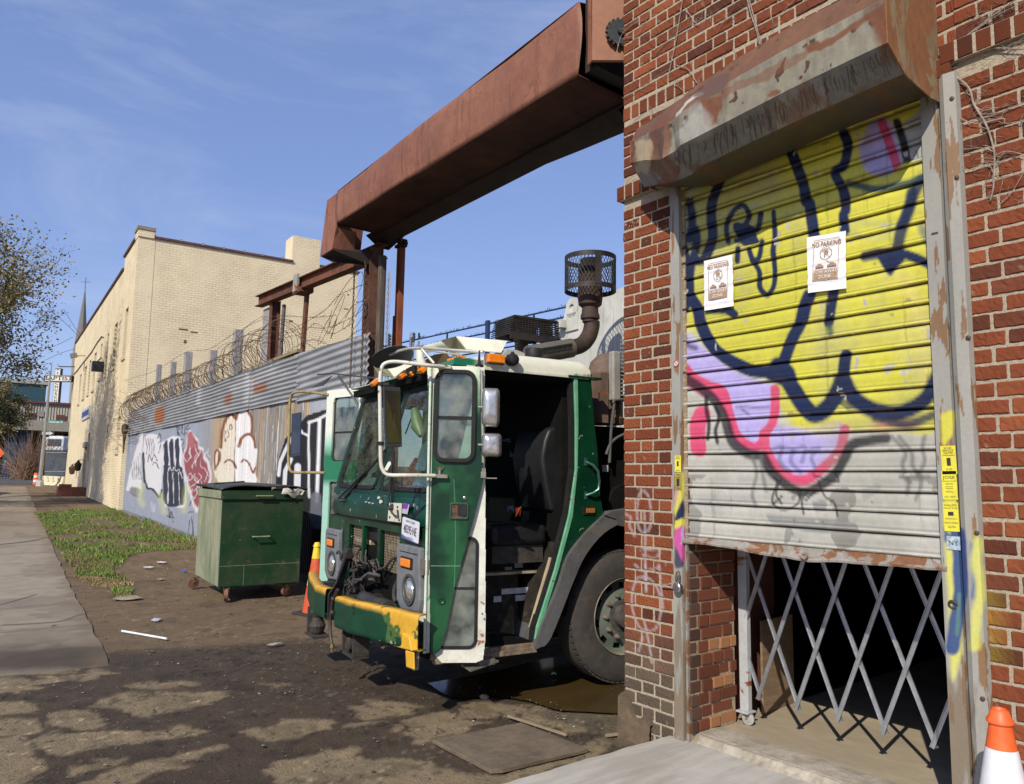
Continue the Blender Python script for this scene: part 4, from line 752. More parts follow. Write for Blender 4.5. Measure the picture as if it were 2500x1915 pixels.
p = onx(*R4(330,850), 3.562); mb = MB(); mb.lathe(p, (-1, 0, 0), [(0, 0.021), (0.001, 0.021)], 20); o = obj('sticker', mb, M('sticker_white', (0.6, 0.58, 0.55), rough=0.5, ns=30), sh); mb = MB(); mb.lathe(p+np.array([-0.0015, 0, 0]), (-1, 0, 0), [(0, 0.0205), (0.0004, 0.0205), (0.0004, 0.016), (0, 0.016)], 20, caps=False); mb.beam(p+np.array([-0.0018, 0.012, 0.012]), p+np.array([-0.0018, -0.012, -0.012]), 0.004, 0.0004, up=(1, 0, 0)); obj('emblem', mb, M('ink_red', (0.45, 0.04, 0.03), rough=0.5), o)
# taped paper notices
pm = M('white_paper', (0.80, 0.79, 0.80), (0.72, 0.71, 0.72), rough=0.7, ns=30, vary=0.04); pb = M('notice_ink', (0.33, 0.20, 0.12), (0.42, 0.28, 0.18), rough=0.7, ns=80)
def notice(cn, label):
    A, B, Cc, D = [onx(x, y, SX-0.022) for x, y in cn]        # tl tr br bl
    o = (A+B+Cc+D)/4; ex = ((B+Cc)-(A+D)); w = np.linalg.norm(ex)/4; ex /= np.linalg.norm(ex); ey = ((A+B)-(D+Cc)); h = np.linalg.norm(ey)/4; ey = ey-ex*(ex @ ey); ey /= np.linalg.norm(ey)
    def f(u, v):
        Pq = A*0 + np.outer((1-u)*(1-v), D)+np.outer(u*(1-v), Cc)+np.outer(u*v, B)+np.outer((1-u)*v, A)
        r = ((Pq[:, 2]-ZB) % SP)/SP; Pq[:, 0] += -0.004*np.exp(-((r-0.12)/0.12)**2)+0.003*(vnoise(Pq, 14, 120)-0.5)*2; Pq[:, 1] += (vnoise(Pq, 30, 121)-0.5)*0.006*((u < .03)|(u > .97)); return Pq
    mb, _ = gridmesh(np.linspace(0, 1, 24), np.linspace(0, 1, 40), f); root = tag(obj('paper_notice', mb, pm, smooth=True), label, 'notice', 'paper notices taped to the shutter')
    n = np.array([-0.0075, 0, 0]); k = w/0.1; mb = MB(); e = lambda a, b: o+n+ex*a*w+ey*b*h
    def R_(a0, b0, a1, b1): mb.quad(e(a0, b0), e(a1, b0), e(a1, b1), e(a0, b1))
    t = 0.025
    for q in ((-.66,.80,.66,.80+t), (-.66,-.62,.66,-.62+t), (-.66,-.62,-.66+t,.82), (.66-t,-.62,.66,.82), (-.61,-.59,.61,-.24)): R_(*q)
    mb.text('NO PARKING', e(0, .66), ex, ey, h*0.20, 0, sx=w/h*1.25, bold=0.0008)
    mb.text('P', e(0, .32), ex, ey, h*0.34, 0, bold=0.001); cc_ = [e(.30*math.cos(a), .32+.30*math.sin(a)*w/h) for a in np.linspace(0, 2*math.pi, 25)]; mb.tube(cc_, 0.0016, 4); mb.beam(e(-.21, .32+.21*w/h), e(.21, .32-.21*w/h), 0.003, 0.0004, up=(1, 0, 0))
    for s_, x0 in ((1.7, -.32), (1.9, .32)):       # small towed car and tow truck
        mb.add([e(x0+a*s_, -.10+b*s_*.8) for a, b in ((-.13,-.04),(-.12,.0),(-.07,.01),(-.04,.05),(.05,.05),(.08,.01),(.13,.0),(.13,-.04))], [tuple(range(8))])
    mb.beam(e(.02, .06), e(.36, -.04), 0.002, 0.0004, up=(1, 0, 0))
    obj('print', mb, pb, root); mb = MB(); n = np.array([-0.0085, 0, 0]); 
    mb.text('TOW AWAY', e(0, -.33), ex, ey, h*0.17, 0.001, sx=w/h*1.3); mb.text('ZONE', e(0, -.50), ex, ey, h*0.17, 0.001, sx=w/h*1.5); obj('print', mb, pm, root, label='white words on the printed band')
notice([R4(480,302),R4(633,266),R4(638,543),R4(483,568)], 'white no parking notice on the shutter, the one nearer the brick pier')
notice([R4(1030,176),R4(1239,140),R4(1241,448),R4(1036,473)], 'white no parking notice taped near the middle of the shutter')
# padlock on its hasp
pl = thing('padlock', 'round steel padlock hanging open on the left shutter guide', 'padlock', tuple(onx(*R6(340,290), 3.54)))
c = onx(*R6(338,297), 3.535); mb = MB(); mb.lathe(c+np.array([0.016, 0, 0]), (-1, 0, 0), [(0, 0.026), (0.004, 0.029), (0.026, 0.029), (0.031, 0.024)], 28); obj('lock_body', mb, M('lock_steel', (0.62, 0.62, 0.64), rough=0.25, metal=1.0, ns=30, vary=0.1), pl, smooth=True)
mb = MB(); mb.tube([c+np.array([0, 0.012, 0.022]), c+np.array([0, 0.014, 0.05]), c+np.array([0, 0.004, 0.088]), c+np.array([0, -0.008, 0.095]), c+np.array([0, -0.014, 0.085]), c+np.array([0, -0.012, 0.05]), c+np.array([0, -0.010, 0.024])], 0.0052, 8); obj('shackle', mb, M('lock_brass', (0.42, 0.30, 0.17), rough=0.35, metal=0.9, ns=20), pl, smooth=True)
mb = MB(); mb.beam(onx(*R6(250,283), 3.55), c+np.array([-0.01, 0.0, 0.03]), 0.005, 0.008); obj('hasp', mb, rustm, pl)
# ================================================================ folding lattice gate behind the shutter
GX = 4.06; fg = thing('folding_gate', 'galvanised folding scissor gate standing in the dark doorway under the shutter', 'folding gate', (GX, 2.3, 0.135))
gal = M('galvanised_steel', (0.50, 0.52, 0.54), (0.40, 0.42, 0.45), rough=0.35, metal=0.75, ns=14, vary=0.15)
def bar(a, b, X, sg): mb = MB(); mb.beam(a, b, 0.022, 0.008, up=(1, 0, 0)); d = np.asarray(b)-np.asarray(a); d = d/np.linalg.norm(d); s = np.cross(d, (1, 0, 0)); mb.beam(np.asarray(a)+s*0.009*1-np.array([0.004, 0, 0]), np.asarray(b)+s*0.009-np.array([0.004, 0, 0]), 0.003, 0.010, up=(1, 0, 0)); obj('bar', mb, gal, fg)
PY, DY, DZ = 2.795, 0.248, 0.322
for k in range(-3, 7):
    y0 = PY-DY*k
    for sg, X in ((-1, GX-0.012), (1, GX+0.006)):
        za, zb_ = 0.30, 2.2; slope = sg*(DY/2)/DZ; ya = y0+slope*(za-0.32); yb_ = y0+slope*(zb_-0.32)
        lo, hi = 1.30, 2.875
        def clip(z_): return min(max(z_, za), zb_)
        t0, t1 = za, zb_
        for lim in (lo, hi):
            zc = 0.32+(lim-y0)/slope
            if slope > 0: (t1, t0) = (min(t1, zc), t0) if lim == hi else (t1, max(t0, zc))
            else: (t1, t0) = (min(t1, zc), t0) if lim == lo else (t1, max(t0, zc))
        if t1-t0 > 0.1: bar((X, y0+slope*(t0-0.32), t0), (X, y0+slope*(t1-0.32), t1), X, sg)
gp = M('gate_post_paint', (0.42, 0.43, 0.44), (0.36, 0.37, 0.38), rough=0.5, ns=9, rust=0.12, rs=6)
mb = MB(); mb.box((GX-0.02, 2.865, 0.215), (GX+0.02, 2.925, 2.3)); mb.box((GX-0.05, 2.850, 0.205), (GX+0.04, 2.935, 0.216)); obj('post', mb, gp, fg, bevel=0.003)
cs_ = MB(); cs_.lathe((GX-0.01, 2.872, 0.172), (1, 0.25, 0), [(-0.011, 0.030), (-0.009, 0.036), (0.009, 0.036), (0.011, 0.030)], 20); ca_ = obj('caster', cs_, M('caster_wheel', (0.36, 0.35, 0.33), rough=0.6, ns=30), fg, smooth=True)
for x in (-.024, .012): mb = MB(); mb.beam((GX+x, 2.876, 0.17), (GX+x+.006, 2.90, 0.207), 0.006, 0.022); obj('bracket', mb, gal, ca_)
mb = MB(); mb.obox((4.50, 2.962, 0.42), (0.995, 0.08, 0), (-0.08, 0.995, 0), (0, 0, 1), 0.20, 0.008, 0.29)
tag(obj('plywood_board', mb, M('old_plywood', (0.26, 0.17, 0.10), (0.19, 0.12, 0.07), rough=0.9, ns=5, stretch=(1, 1, 5), dust=0.4), bevel=0.003), 'brown offcut board standing inside the doorway behind the lattice gate', 'board')
# ================================================================ traffic cone by the right guide
def cone(name, loc, bands, rz, H, label, base_m, sc=1.0):
    t = thing(name, label, 'traffic cone', loc, rz); x, y, z = loc; FR.append(MW[t.name])
    mb = MB(); mb.box((-0.18*sc, -0.18*sc, 0), (0.18*sc, 0.18*sc, 0.03*sc)); obj('base', mb, base_m, t, bevel=0.008)
    R0, R1_ = 0.135*sc, 0.028*sc; rad = lambda h: R0+(R1_-R0)*h/H
    for a, b, m_ in bands:
        mb = MB(); off = 0.0012 if 'sleeve' in m_.name or 'yellow' in m_.name else 0; nseg = 5
        pr = [(a+(b-a)*i/nseg, rad(a+(b-a)*i/nseg)+off) for i in range(nseg+1)]
        mb.lathe((0, 0, 0.03*sc), (0, 0, 1), pr, 36, caps=False); obj('sleeve' if off else 'body', mb, m_, t, smooth=True)
    mb = MB(); mb.lathe((0, 0, 0.03*sc+H-0.055*sc), (0, 0, 1), [(0, rad(H-0.055*sc)+0.001), (0.008, rad(H-0.055*sc)+0.008*sc), (0.018, rad(H-0.055*sc)+0.007*sc), (0.03, rad(H-0.03)+0.003), (0.05*sc, R1_+0.002), (0.055*sc, R1_-0.004), (0.045*sc, R1_-0.008)], 36, caps=False)
    obj('collar', mb, bands[-1][2], t, smooth=True); FR.pop(); return t
org = M('cone_orange', (0.80, 0.13, 0.025), (0.70, 0.10, 0.02), rough=0.45, ns=8, vary=0.06); whs = M('sleeve_white', (0.72, 0.72, 0.74), (0.66, 0.66, 0.68), rough=0.35, ns=20, vary=0.06, rust=0.08, rs=14, rustcol=(0.12, 0.06, 0.03))
blk = M('black_rubber', (0.02, 0.02, 0.02), (0.03, 0.03, 0.03), rough=0.8, ns=10)
ct = EYE + ray(2440, 1731)*2.80
Hc = ct[2]-0.108-0.03
print('cone top', ct)
cone('traffic_cone', (ct[0], ct[1], 0.108), [(0, Hc*0.30, org), (Hc*0.30, Hc*0.56, org), (Hc*0.22, Hc*0.785, whs), (Hc*0.56, Hc, org)], 0.5, Hc, 'orange traffic cone with a wide white sleeve on the concrete beside the right shutter guide', org)
# ================================================================ overhead gate housing and steel frame across the driveway
brn = M('brown_paint_steel', (0.255, 0.108, 0.066), (0.205, 0.086, 0.054), rough=0.6, ns=2.2, vary=0.20, bump=0.30, bs=4, bdist=0.04, rust=0.16, rs=9, streak=.35, streakcol=(0.12, .055, .036), rustcol=(0.10, 0.04, 0.02), spec=0.3)
rst = M('rusty_beam', (0.17, 0.060, 0.028), (0.10, 0.036, 0.020), rough=0.85, ns=4, vary=0.3, bump=0.3, bs=40)
dks = M('dark_steel', (0.030, 0.018, 0.013), (0.018, 0.012, 0.010), rough=0.8, ns=5, bump=0.3, bs=25)
og = thing('overhead_gate', 'long rusty brown sheet steel housing of an overhead gate spanning the driveway above the truck', 'overhead gate', (4.3, 6.5, 0))
Y0h, Y1h = 4.36, 9.0
# front sheet: a bent plate, slightly buckled
def fs(u, v):
    Y = Y0h+(Y1h-Y0h)*u; zb = 4.895-0.055*u; zt = 5.53-0.25*u
    z = zb+(zt-zb)*v; X = 4.0+0.012*np.sin(u*9)*v + (vnoise(np.stack([u*4, v, 0*u], 1), 1.5, 130)-0.5)*0.03 - 0.02*np.sin(np.pi*v)
    Y = Y-0.06*(1-u)**8*np.sin(v*3)
    return np.stack([X, Y, z], 1)
mb, _ = gridmesh(np.linspace(0, 1, 70), np.linspace(0, 1, 12), fs)
b = obj('front_sheet', mb, brn, og, smooth=True); so_ = b.modifiers.new('thick', 'SOLIDIFY'); so_.thickness = 0.006
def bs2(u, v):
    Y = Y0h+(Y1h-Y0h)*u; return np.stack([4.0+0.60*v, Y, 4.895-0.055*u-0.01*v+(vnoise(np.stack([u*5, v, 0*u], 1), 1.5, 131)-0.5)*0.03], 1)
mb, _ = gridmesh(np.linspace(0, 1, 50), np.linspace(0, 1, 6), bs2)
b = obj('bottom_sheet', mb, M('shaded_brown', (0.075, 0.036, 0.026), (0.045, 0.024, 0.018), rough=.8, ns=2, spec=.15), og, smooth=True); b.modifiers.new('thick', 'SOLIDIFY').thickness = 0.006  # underside shade put into the sheet's colour
def ts(u, v):
    Y = Y0h+(Y1h-Y0h)*u; return np.stack([4.0+0.62*v, Y, 5.53-0.25*u+0.10*np.sin(v*math.pi*0.9)-0.12*v, ], 1)
mb, _ = gridmesh(np.linspace(0, 1, 40), np.linspace(0, 1, 8), ts); obj('top_sheet', mb, brn, og, smooth=True)
mb = MB(); mb.box((4.60, Y0h, 4.85), (4.62, Y1h, 5.42)); mb.lathe((4.32, Y0h+0.03, 5.14), (0, 1, 0), [(0, 0.17), (4.5, 0.17)], 20); obj('rolled_curtain', mb, dks, og)
el = [(4.0, 8.93, 5.26), (3.995, 9.30, 5.24), (3.99, 9.44, 4.50), (4.0, 9.09, 4.52), (4.0, 9.0, 4.76), (4.0, 8.98, 4.84)]
mb = MB(); mb.prism(el, (0.02, 0, 0)); mb.prism([(4.0, 9.28, 5.24), (4.55, 9.28, 5.2), (4.55, 9.40, 4.55), (4.0, 9.42, 4.52)], (0, 0.012, 0)); obj('end_sheet', mb, brn, og)
mb = MB(); mb.prism([(4.0, 9.07, 4.53), (4.0, 9.0, 4.80), (4.28, 8.97, 4.78), (4.30, 9.05, 4.55), (4.12, 9.10, 4.50)], (0.01, 0.05, 0)); obj('bent_flap', mb, brn, og)
mb = MB(); mb.prism([(3.99, 9.42, 4.49), (4.0, 9.07, 4.51), (4.48, 8.90, 4.54), (4.52, 8.95, 4.36), (4.1, 9.25, 4.40)], (0.03, 0.03, 0.03)); obj('bracket_shoe', mb, dks, og, bevel=0.01)
mb = MB(); mb.prism([(3.995, 4.19, 4.94), (3.985, 4.18, 5.9), (4.46, 3.86, 5.9), (4.44, 3.84, 4.945)], (0.02, 0.03, 0)); mb.prism([(3.995, 4.19, 4.94), (4.0, 4.22, 5.9), (4.03, 4.28, 5.9), (4.03, 4.28, 4.95)], (0.02, 0.01, 0)); obj('end_plate', mb, M('orange_brown_paint', (0.30, 0.115, 0.055), (0.25, 0.095, 0.045), rough=0.55, ns=3, rust=0.2, rs=5, rustcol=(0.10, 0.04, 0.02)), og)
mb = MB(); mb.box((4.08, 4.22, 4.93), (4.58, 4.36, 5.6)); obj('end_gap', mb, dks, og)
gc = on(1513, 84, (4.16, 4.05, 5), (0.55, 0.83, 0)); mb = MB(); nn2 = np.array([-0.55, -0.83, 0]); mb.lathe(gc+nn2*0.01, nn2, [(0, 0.105), (0.03, 0.105), (0.03, 0.03), (0.06, 0.03)], 18); 
for k in range(18): a = k*math.pi/9; e1 = np.array([0.83, -0.55, 0]); mb.obox(gc+nn2*0.024+(e1*math.cos(a)+np.array([0, 0, 1])*math.sin(a))*0.112, e1*math.cos(a)+np.array([0, 0, 1])*math.sin(a), -e1*math.sin(a)+np.array([0, 0, 1])*math.cos(a), nn2, 0.010, 0.010, 0.012)
obj('chain_sprocket', mb, M('greased_steel', (0.05, 0.055, 0.06), rough=0.45, metal=0.6, ns=20), og)
def ibeam(mb, p, q, h, w, t=0.014, up=(0, 0, 1)):
    p, q = np.asarray(p, float), np.asarray(q, float); d = (q-p)/np.linalg.norm(q-p); s = np.cross(d, up); s /= np.linalg.norm(s); u_ = np.cross(s, d)
    L = np.linalg.norm(q-p)/2; c = (p+q)/2
    mb.obox(c, d, s, u_, L, t/2, h/2-t); mb.obox(c+u_*(h/2-t/2), d, s, u_, L, w/2, t/2); mb.obox(c-u_*(h/2-t/2), d, s, u_, L, w/2, t/2); return mb
sf = thing('gate_frame', 'dark steel column with the lintel beams that carry the brown gate housing', 'steel frame', (4.55, 8.9, 0))
mb = MB(); ibeam(mb, (4.55, 9.01, -0.05), (4.55, 9.01, 4.62), 0.17, 0.16, 0.014, up=(0, 1, 0)); obj('column', mb, M('brown_column', (0.15, 0.065, 0.042), (0.09, 0.04, 0.03), rough=0.7, ns=3, rust=0.3, rs=4, rustcol=(0.07, 0.03, 0.015)), sf)
mb = MB(); mb.box((4.57, 8.80, -0.05), (4.66, 8.90, 4.5)); obj('timber_post', mb, M('grey_timber', (0.13, 0.10, 0.075), (0.07, 0.055, 0.045), rough=0.95, ns=6, stretch=(6, 6, 0.5), vary=0.3, bump=0.8, bs=20, bdist=0.01), sf, bevel=0.02)  # timber colour darkened to carry the shadow over it
rb = [(1530, 296), (1400, 352), (1163, 450), (1020, 537), (968, 566), (924, 606)]
mb = MB(); pts = [onx(x, y, 4.75) for x, y in rb]
for a, b2 in zip(pts[:-1], pts[1:]): mb.prism([a, b2, b2+np.array([0, 0, 0.26]), a+np.array([0, 0, 0.26])], (0.16, 0, 0))
mb.prism([pts[0], pts[-1], pts[-1]*np.array([1, 1, 0])+np.array([-0.2, 0, 4.86]), pts[0]*np.array([1, 1, 0])+np.array([-0.2, 0, 4.92])], (0.03, 0, 0)); obj('lintel_beam', mb, dks, sf)
mb = MB(); ibeam(mb, (4.70, 9.0, 4.62), (4.70, 13.86, 4.765), 0.20, 0.15); obj('side_beam', mb, rst, sf)
mb = MB(); ibeam(mb, (4.78, 13.22, 0), (4.78, 13.22, 4.68), 0.16, 0.13, 0.014, up=(1, 0, 0)); obj('post', mb, rst, sf)
mb = MB(); mb.box((4.74, 13.42, 0), (4.90, 13.72, 4.60)); obj('timber_post', mb, M('pale_timber', (0.36, 0.35, 0.35), (0.24, 0.23, 0.22), rough=0.95, ns=5, stretch=(8, 8, 0.4), vary=0.3, bump=0.8, bs=18, bdist=0.01), sf, bevel=0.015)
mb = MB(); mb.tube([(4.8, 12.95, 2.9), (4.8, 12.83, 4.55)], 0.035, 8); obj('pipe_post', mb, M('dull_pipe', (0.12, 0.11, 0.10), rough=0.6, ns=5), sf, smooth=True)
mb = MB(); mb.beam((4.8, 11.95, 2.9), (4.8, 11.82, 4.66), 0.10, 0.05, up=(1, 0, 0)); mb.box((4.62, 11.65, 4.55), (4.84, 12.0, 4.63)); obj('post', mb, rst, sf); mb = MB(); mb.box((4.60, 11.78, 4.58), (4.64, 11.95, 4.86)); obj('clamp', mb, M('clamp_zinc', (0.5, 0.48, 0.42), rough=0.5, metal=0.4, rust=0.3), sf)
rp = thing('steel_post', 'tall narrow rust orange steel post standing behind the truck cab', 'steel post', (4.92, 8.98, 0))
mb = MB(); ibeam(mb, (4.92, 8.94, 0), (4.92, 8.90, 4.80), 0.09, 0.08, 0.01, up=(0, 1, 0)); obj('shaft', mb, M('orange_rust', (0.30, 0.085, 0.028), (0.17, 0.05, 0.022), rough=0.85, ns=3.5, stretch=(3, 3, 0.6), vary=0.3, rust=0.1), rp)
mb = MB(); mb.box((4.90, 8.99, 2.2), (4.94, 9.04, 3.75)); obj('timber_strip', mb, MATS['grey_timber'], rp)
mb = MB(); mb.box((4.86, 8.72, 4.68), (4.92, 8.98, 4.72)); mb.box((4.86, 8.70, 4.64), (4.9, 8.76, 4.74)); obj('top_bracket', mb, dks, rp)
def chain(x, y, ytop, zt, zb_, X, label):
    p = onx(x, ytop, X); mb = MB(); z = zt; k = 0
    while z > zb_:
        e = np.array([0, 1, 0]) if k % 2 else np.array([0.94, 0.34, 0]); c = np.array([X, p[1], z]); ring = [c + e*0.014*math.cos(a)+np.array([0, 0, 1])*0.030*math.sin(a) for a in np.linspace(0, 2*math.pi, 9)[:-1]]
        mb.tube(ring, 0.0052, 5, closed=True); z -= 0.046; k += 1
    return tag(obj('chain', mb, M('chain_steel', (0.07, 0.05, 0.04), (0.12, 0.09, 0.07), rough=0.6, metal=0.6, ns=30), smooth=True), label, 'chain', 'hoist chains under the gate housing')
chain(866, 0, 650, 4.46, 1.3, 4.4, 'hoist chain hanging from the brown gate housing, the one farther from the column'); chain(892, 0, 660, 4.36, 1.3, 4.4, 'hoist chain hanging right beside the dark steel column')
# ================================================================ corrugated fence with murals
FA = np.array([4.5, 9.0, 0]); FB = np.array([5.33, 28.6, 0]); FD = (FB-FA)/np.linalg.norm(FB-FA); FN = np.array([FD[1], -FD[0], 0])   # FN points into the yard
FL = 18.75
cf = thing('corrugated_fence', 'long corrugated steel fence painted with graffiti murals between the yard and the pale building', 'fence', (4.5, 9.0, 0), 0)
def F(u, v): return (300+u/2.8, 750+v/2.8)
def fz(s): return gz(0, 9.0+s*0.999)
WHT = (0.62, 0.62, 0.64); INK = (0.012, 0.012, 0.016)
def paint_fence(V, s, top):
    Pp = px(V); n1, n2 = vnoise(V, 3, 140), vnoise(V*np.array([1, 1, 0.25]), 16, 141)
    C = np.tile(np.array([0.29, 0.305, 0.345]), (len(V), 1))*(0.85+0.3*n1)[:, None]
    if top:
        C = np.array([0.31, 0.32, 0.335])*(0.60+0.65*vnoise(V*np.array([1, .5, 3]), 4, 142))[:, None]
        fill(C, Pp, [F(225,695),F(280,690),F(275,780),F(220,790)], (0.38, 0.12, 0.02), 5, 0.85)
        for q in ([F(700,610),F(740,590),F(735,660),F(700,670)], [F(890,540),F(970,520),F(975,570),F(900,590)], [F(870,490),F(910,480),F(905,510)]): fill(C, Pp, q, (0.34, 0.11, 0.02), 8, 0.7)
        stroke(C, Pp, [F(840,430),F(860,520),F(850,640)], 16, WHT, 14, 0.5); stroke(C, Pp, [F(500,520),F(520,560),F(515,660)], 8, (0.65,0.65,0.66), 8, 0.5); stroke(C, Pp, [F(1010,440),F(870,510),F(760,560)], 18, (0.55,0.56,0.58), 16, 0.4)
        sp = vnoise(V, 20, 143); C = np.where((sp > 0.77)[:, None], C*0.5+np.array([0.18, 0.07, 0.02])*0.5, C); return C
    W_ = Pp + np.stack([(n2-0.5)*7, (n1-0.5)*6], 1)
    far = (s > 7.6); C[far] = np.array([0.29, 0.315, 0.385])*(0.88+0.2*n1[far])[:, None]
    wood = (s > 2.0) & (s < 6.4); vs = vnoise(np.c_[s*9, V[:, 2]*0.7, s*0], 1.0, 144); vs2 = vnoise(np.c_[s*26, V[:, 2]*1.2, s*0], 1.0, 145)
    wc = np.array([0.22, 0.20, 0.18])*(0.55+0.9*vs)[:, None]; wc = np.where((vs2 > 0.62)[:, None], np.array([0.50, 0.48, 0.46]), wc); wc = np.where((vnoise(np.c_[s*3, V[:, 2]*0.4, s*0], 1, 146) > 0.56)[:, None], wc*0.4+np.array([0.40, 0.25, 0.11])*0.6, wc); C[wood] = wc[wood]
    fill(C, W_, [F(620,700),F(790,660),F(790,1300),F(640,1300),F(600,1000)], (0.42, 0.28, 0.14), 10, 0.75); fill(C, W_, [F(540,760),F(610,740),F(610,1200),F(560,1200)], (0.27,0.26,0.25), 12, 0.6)
    S = lambda q, w, c, so=2.5, a=1.0: stroke(C, W_, q, w, c, so, a); P_ = lambda q, c, so=3, a=1.0: fill(C, W_, q, c, so, a)
    # far end: white fills with grey fade
    P_([F(20,1250),F(60,1080),F(105,920),F(135,870),F(130,1010),F(125,1260),F(100,1290),F(60,1270)], WHT); P_([F(40,1260),F(60,1230),F(120,1250),F(110,1300),F(70,1290)], (0.12,0.12,0.14), 5, 0.8)
    for k in range(5): S([F(60+14*k,1080-20*k),F(70+14*k,1180)], 1.6, INK, 1.5, 0.7)
    P_([F(140,1000),F(150,890),F(200,870),F(240,880),F(262,960),F(268,1100),F(262,1290),F(235,1270),F(200,1240),F(165,1230),F(142,1160)], WHT)
    for q in ([F(150,1190),F(170,1240),F(200,1240),F(225,1270),F(250,1300),F(265,1250)], [F(140,1000),F(142,1100),F(148,1200)]): S(q, 4.5, INK, 2.5)
    for k in range(4): S([F(155+16*k,900),F(165+16*k,960),F(158+18*k,1010)], 1.8, (0.14,0.05,0.10), 1.5, 0.9)
    for q in ([F(200,1050),F(215,1010),F(235,1050)], [F(205,1080),F(225,1060),F(245,1100)], [F(170,1060),F(180,1010),F(200,1060)], [F(245,1000),F(258,940)], [F(235,900),F(250,860),F(262,900)], [F(240,930),F(262,910)]): S(q, 2, INK, 1.5, 0.9)
    # dark blue-black block letters with white rim
    P_([F(262,930),F(290,905),F(330,890),F(370,885),F(400,915),F(405,1080),F(425,1150),F(430,1330),F(410,1370),F(370,1370),F(330,1350),F(285,1360),F(275,1200)], (0.66, 0.66, 0.70), 3)
    for k in range(3): P_([F(276+40*k,940-12*k),F(296+40*k,905-4*k),F(306+38*k,930),F(312+38*k,1080),F(285+38*k,1085)], (0.028,0.032,0.052), 2)
    P_([F(276,1085),F(390,1085),F(415,1150),F(420,1320),F(400,1355),F(285,1345)], (0.030,0.034,0.055), 3)
    for q in ([F(312,1120),F(320,1095),F(335,1120),F(350,1092),F(365,1120),F(385,1110),F(405,1170)], [F(340,1130),F(348,1340)], [F(378,1130),F(388,1350)], [F(308,1130),F(306,1345)], [F(315,930),F(322,1090)], [F(352,920),F(360,1090)]): S(q, 1.8, WHT, 1.5, 0.9)
    # red and white piece
    P_([F(405,990),F(430,960),F(440,870),F(465,840),F(490,880),F(515,900),F(520,950),F(550,960),F(560,1010),F(590,1070),F(605,1180),F(560,1290),F(510,1400),F(490,1390),F(440,1230),F(410,1100)], (0.60,0.56,0.58), 3)
    P_([F(415,1000),F(440,960),F(450,870),F(470,855),F(490,900),F(510,920),F(515,970),F(545,980),F(555,1040),F(580,1090),F(590,1180),F(540,1290),F(505,1370),F(450,1210),F(420,1090)], (0.27,0.075,0.085), 4)
    rg_ = np.random.default_rng(8)
    for _ in range(26): x, y = rg_.uniform(420,585), rg_.uniform(930,1250); S([F(x,y),F(x+rg_.uniform(-22,22),y+rg_.uniform(20,50)),F(x+rg_.uniform(-30,30),y+rg_.uniform(50,80))], 1.6, WHT, 1.5, 0.9)
    P_([F(440,870),F(470,850),F(485,900),F(480,960),F(445,950)], (0.36,0.12,0.13), 4)
    # black scrawl above and below, yellow mist
    for q in ([F(370,820),F(378,880)], [F(368,820),F(390,830),F(375,850),F(395,885)], [F(405,815),F(400,860),F(420,880)], [F(425,810),F(420,870),F(440,860)], [F(450,800),F(430,840),F(455,830)], [F(395,910),F(420,915),F(405,950),F(415,1000)], [F(310,1380),F(320,1440),F(330,1400),F(345,1470)], [F(300,1430),F(350,1440)], [F(445,1410),F(480,1400)], [F(455,1460),F(448,1560),F(465,1595),F(480,1540),F(470,1440)], [F(468,1330),F(455,1360)]): S(q, 2.2, INK, 1.6, 0.85)
    for q in ([F(130,1220),F(115,1300),F(135,1350)], [F(255,1280),F(270,1350),F(280,1400)], [F(435,1240),F(425,1330),F(415,1390)]): S(q, 12, (0.60,0.62,0.22), 12, 0.45)
    for q in ([F(195,1340),F(200,1390)], [F(215,1350),F(212,1400)]): S(q, 3, (0.6,0.6,0.66), 4, 0.6)
    # brown and white bubble letter
    BR = (0.20,0.075,0.03); CRM = (0.66,0.60,0.50)
    P_([F(672,960),F(690,800),F(730,735),F(765,730),F(765,1200),F(660,1200),F(620,1110),F(625,1000),F(655,965)], CRM, 3); P_([F(790,700),F(830,690),F(870,730),F(885,800),F(880,870),F(905,910),F(915,1000),F(905,1130),F(910,1200),F(775,1200),F(775,720)], (0.70,0.68,0.68), 3)
    for q in ([F(670,960),F(680,850),F(705,770),F(740,730),F(765,760)], [F(775,770),F(795,710),F(835,695),F(872,740),F(882,800),F(880,860)], [F(792,950),F(815,890),F(860,870),F(895,900),F(905,960)]): S(q, 7, BR, 3)
    for q in ([F(695,1060),F(720,1045),F(755,1060),F(775,1100)], [F(810,1060),F(830,1045),F(860,1070),F(890,1130),F(905,1100)], [F(630,1110),F(628,1010),F(645,975),F(660,1000),F(655,1060),F(635,1090)]): S(q, 5, BR, 2.5)
    S([F(768,700),F(764,1200)], 1.6, INK, 1.5, 0.9)
    for q in ([F(700,850),F(695,890)], [F(715,840),F(725,880),F(710,895)], [F(735,800),F(728,830),F(745,830),F(740,800)], [F(700,900),F(702,920)]): S(q, 2.2, BR, 1.5)
    for k in range(10): y = 940+k*24; S([F(800,y),F(840,y+12),F(880,y+4)], 1.4, (0.52,0.55,0.62), 2, 0.5)
    for k in range(6): S([F(690,950+k*30),F(730,962+k*30),F(760,955+k*30)], 1.4, (0.55,0.42,0.28), 2, 0.5)
    # black and white mural near the truck
    near = in_poly(Pp, [F(1045,1200),F(1060,1050),F(1110,900),F(1260,740),F(1420,690),F(2300,640),F(2300,1900),F(1040,1900)])
    C[near] = np.array([0.010, 0.010, 0.013])
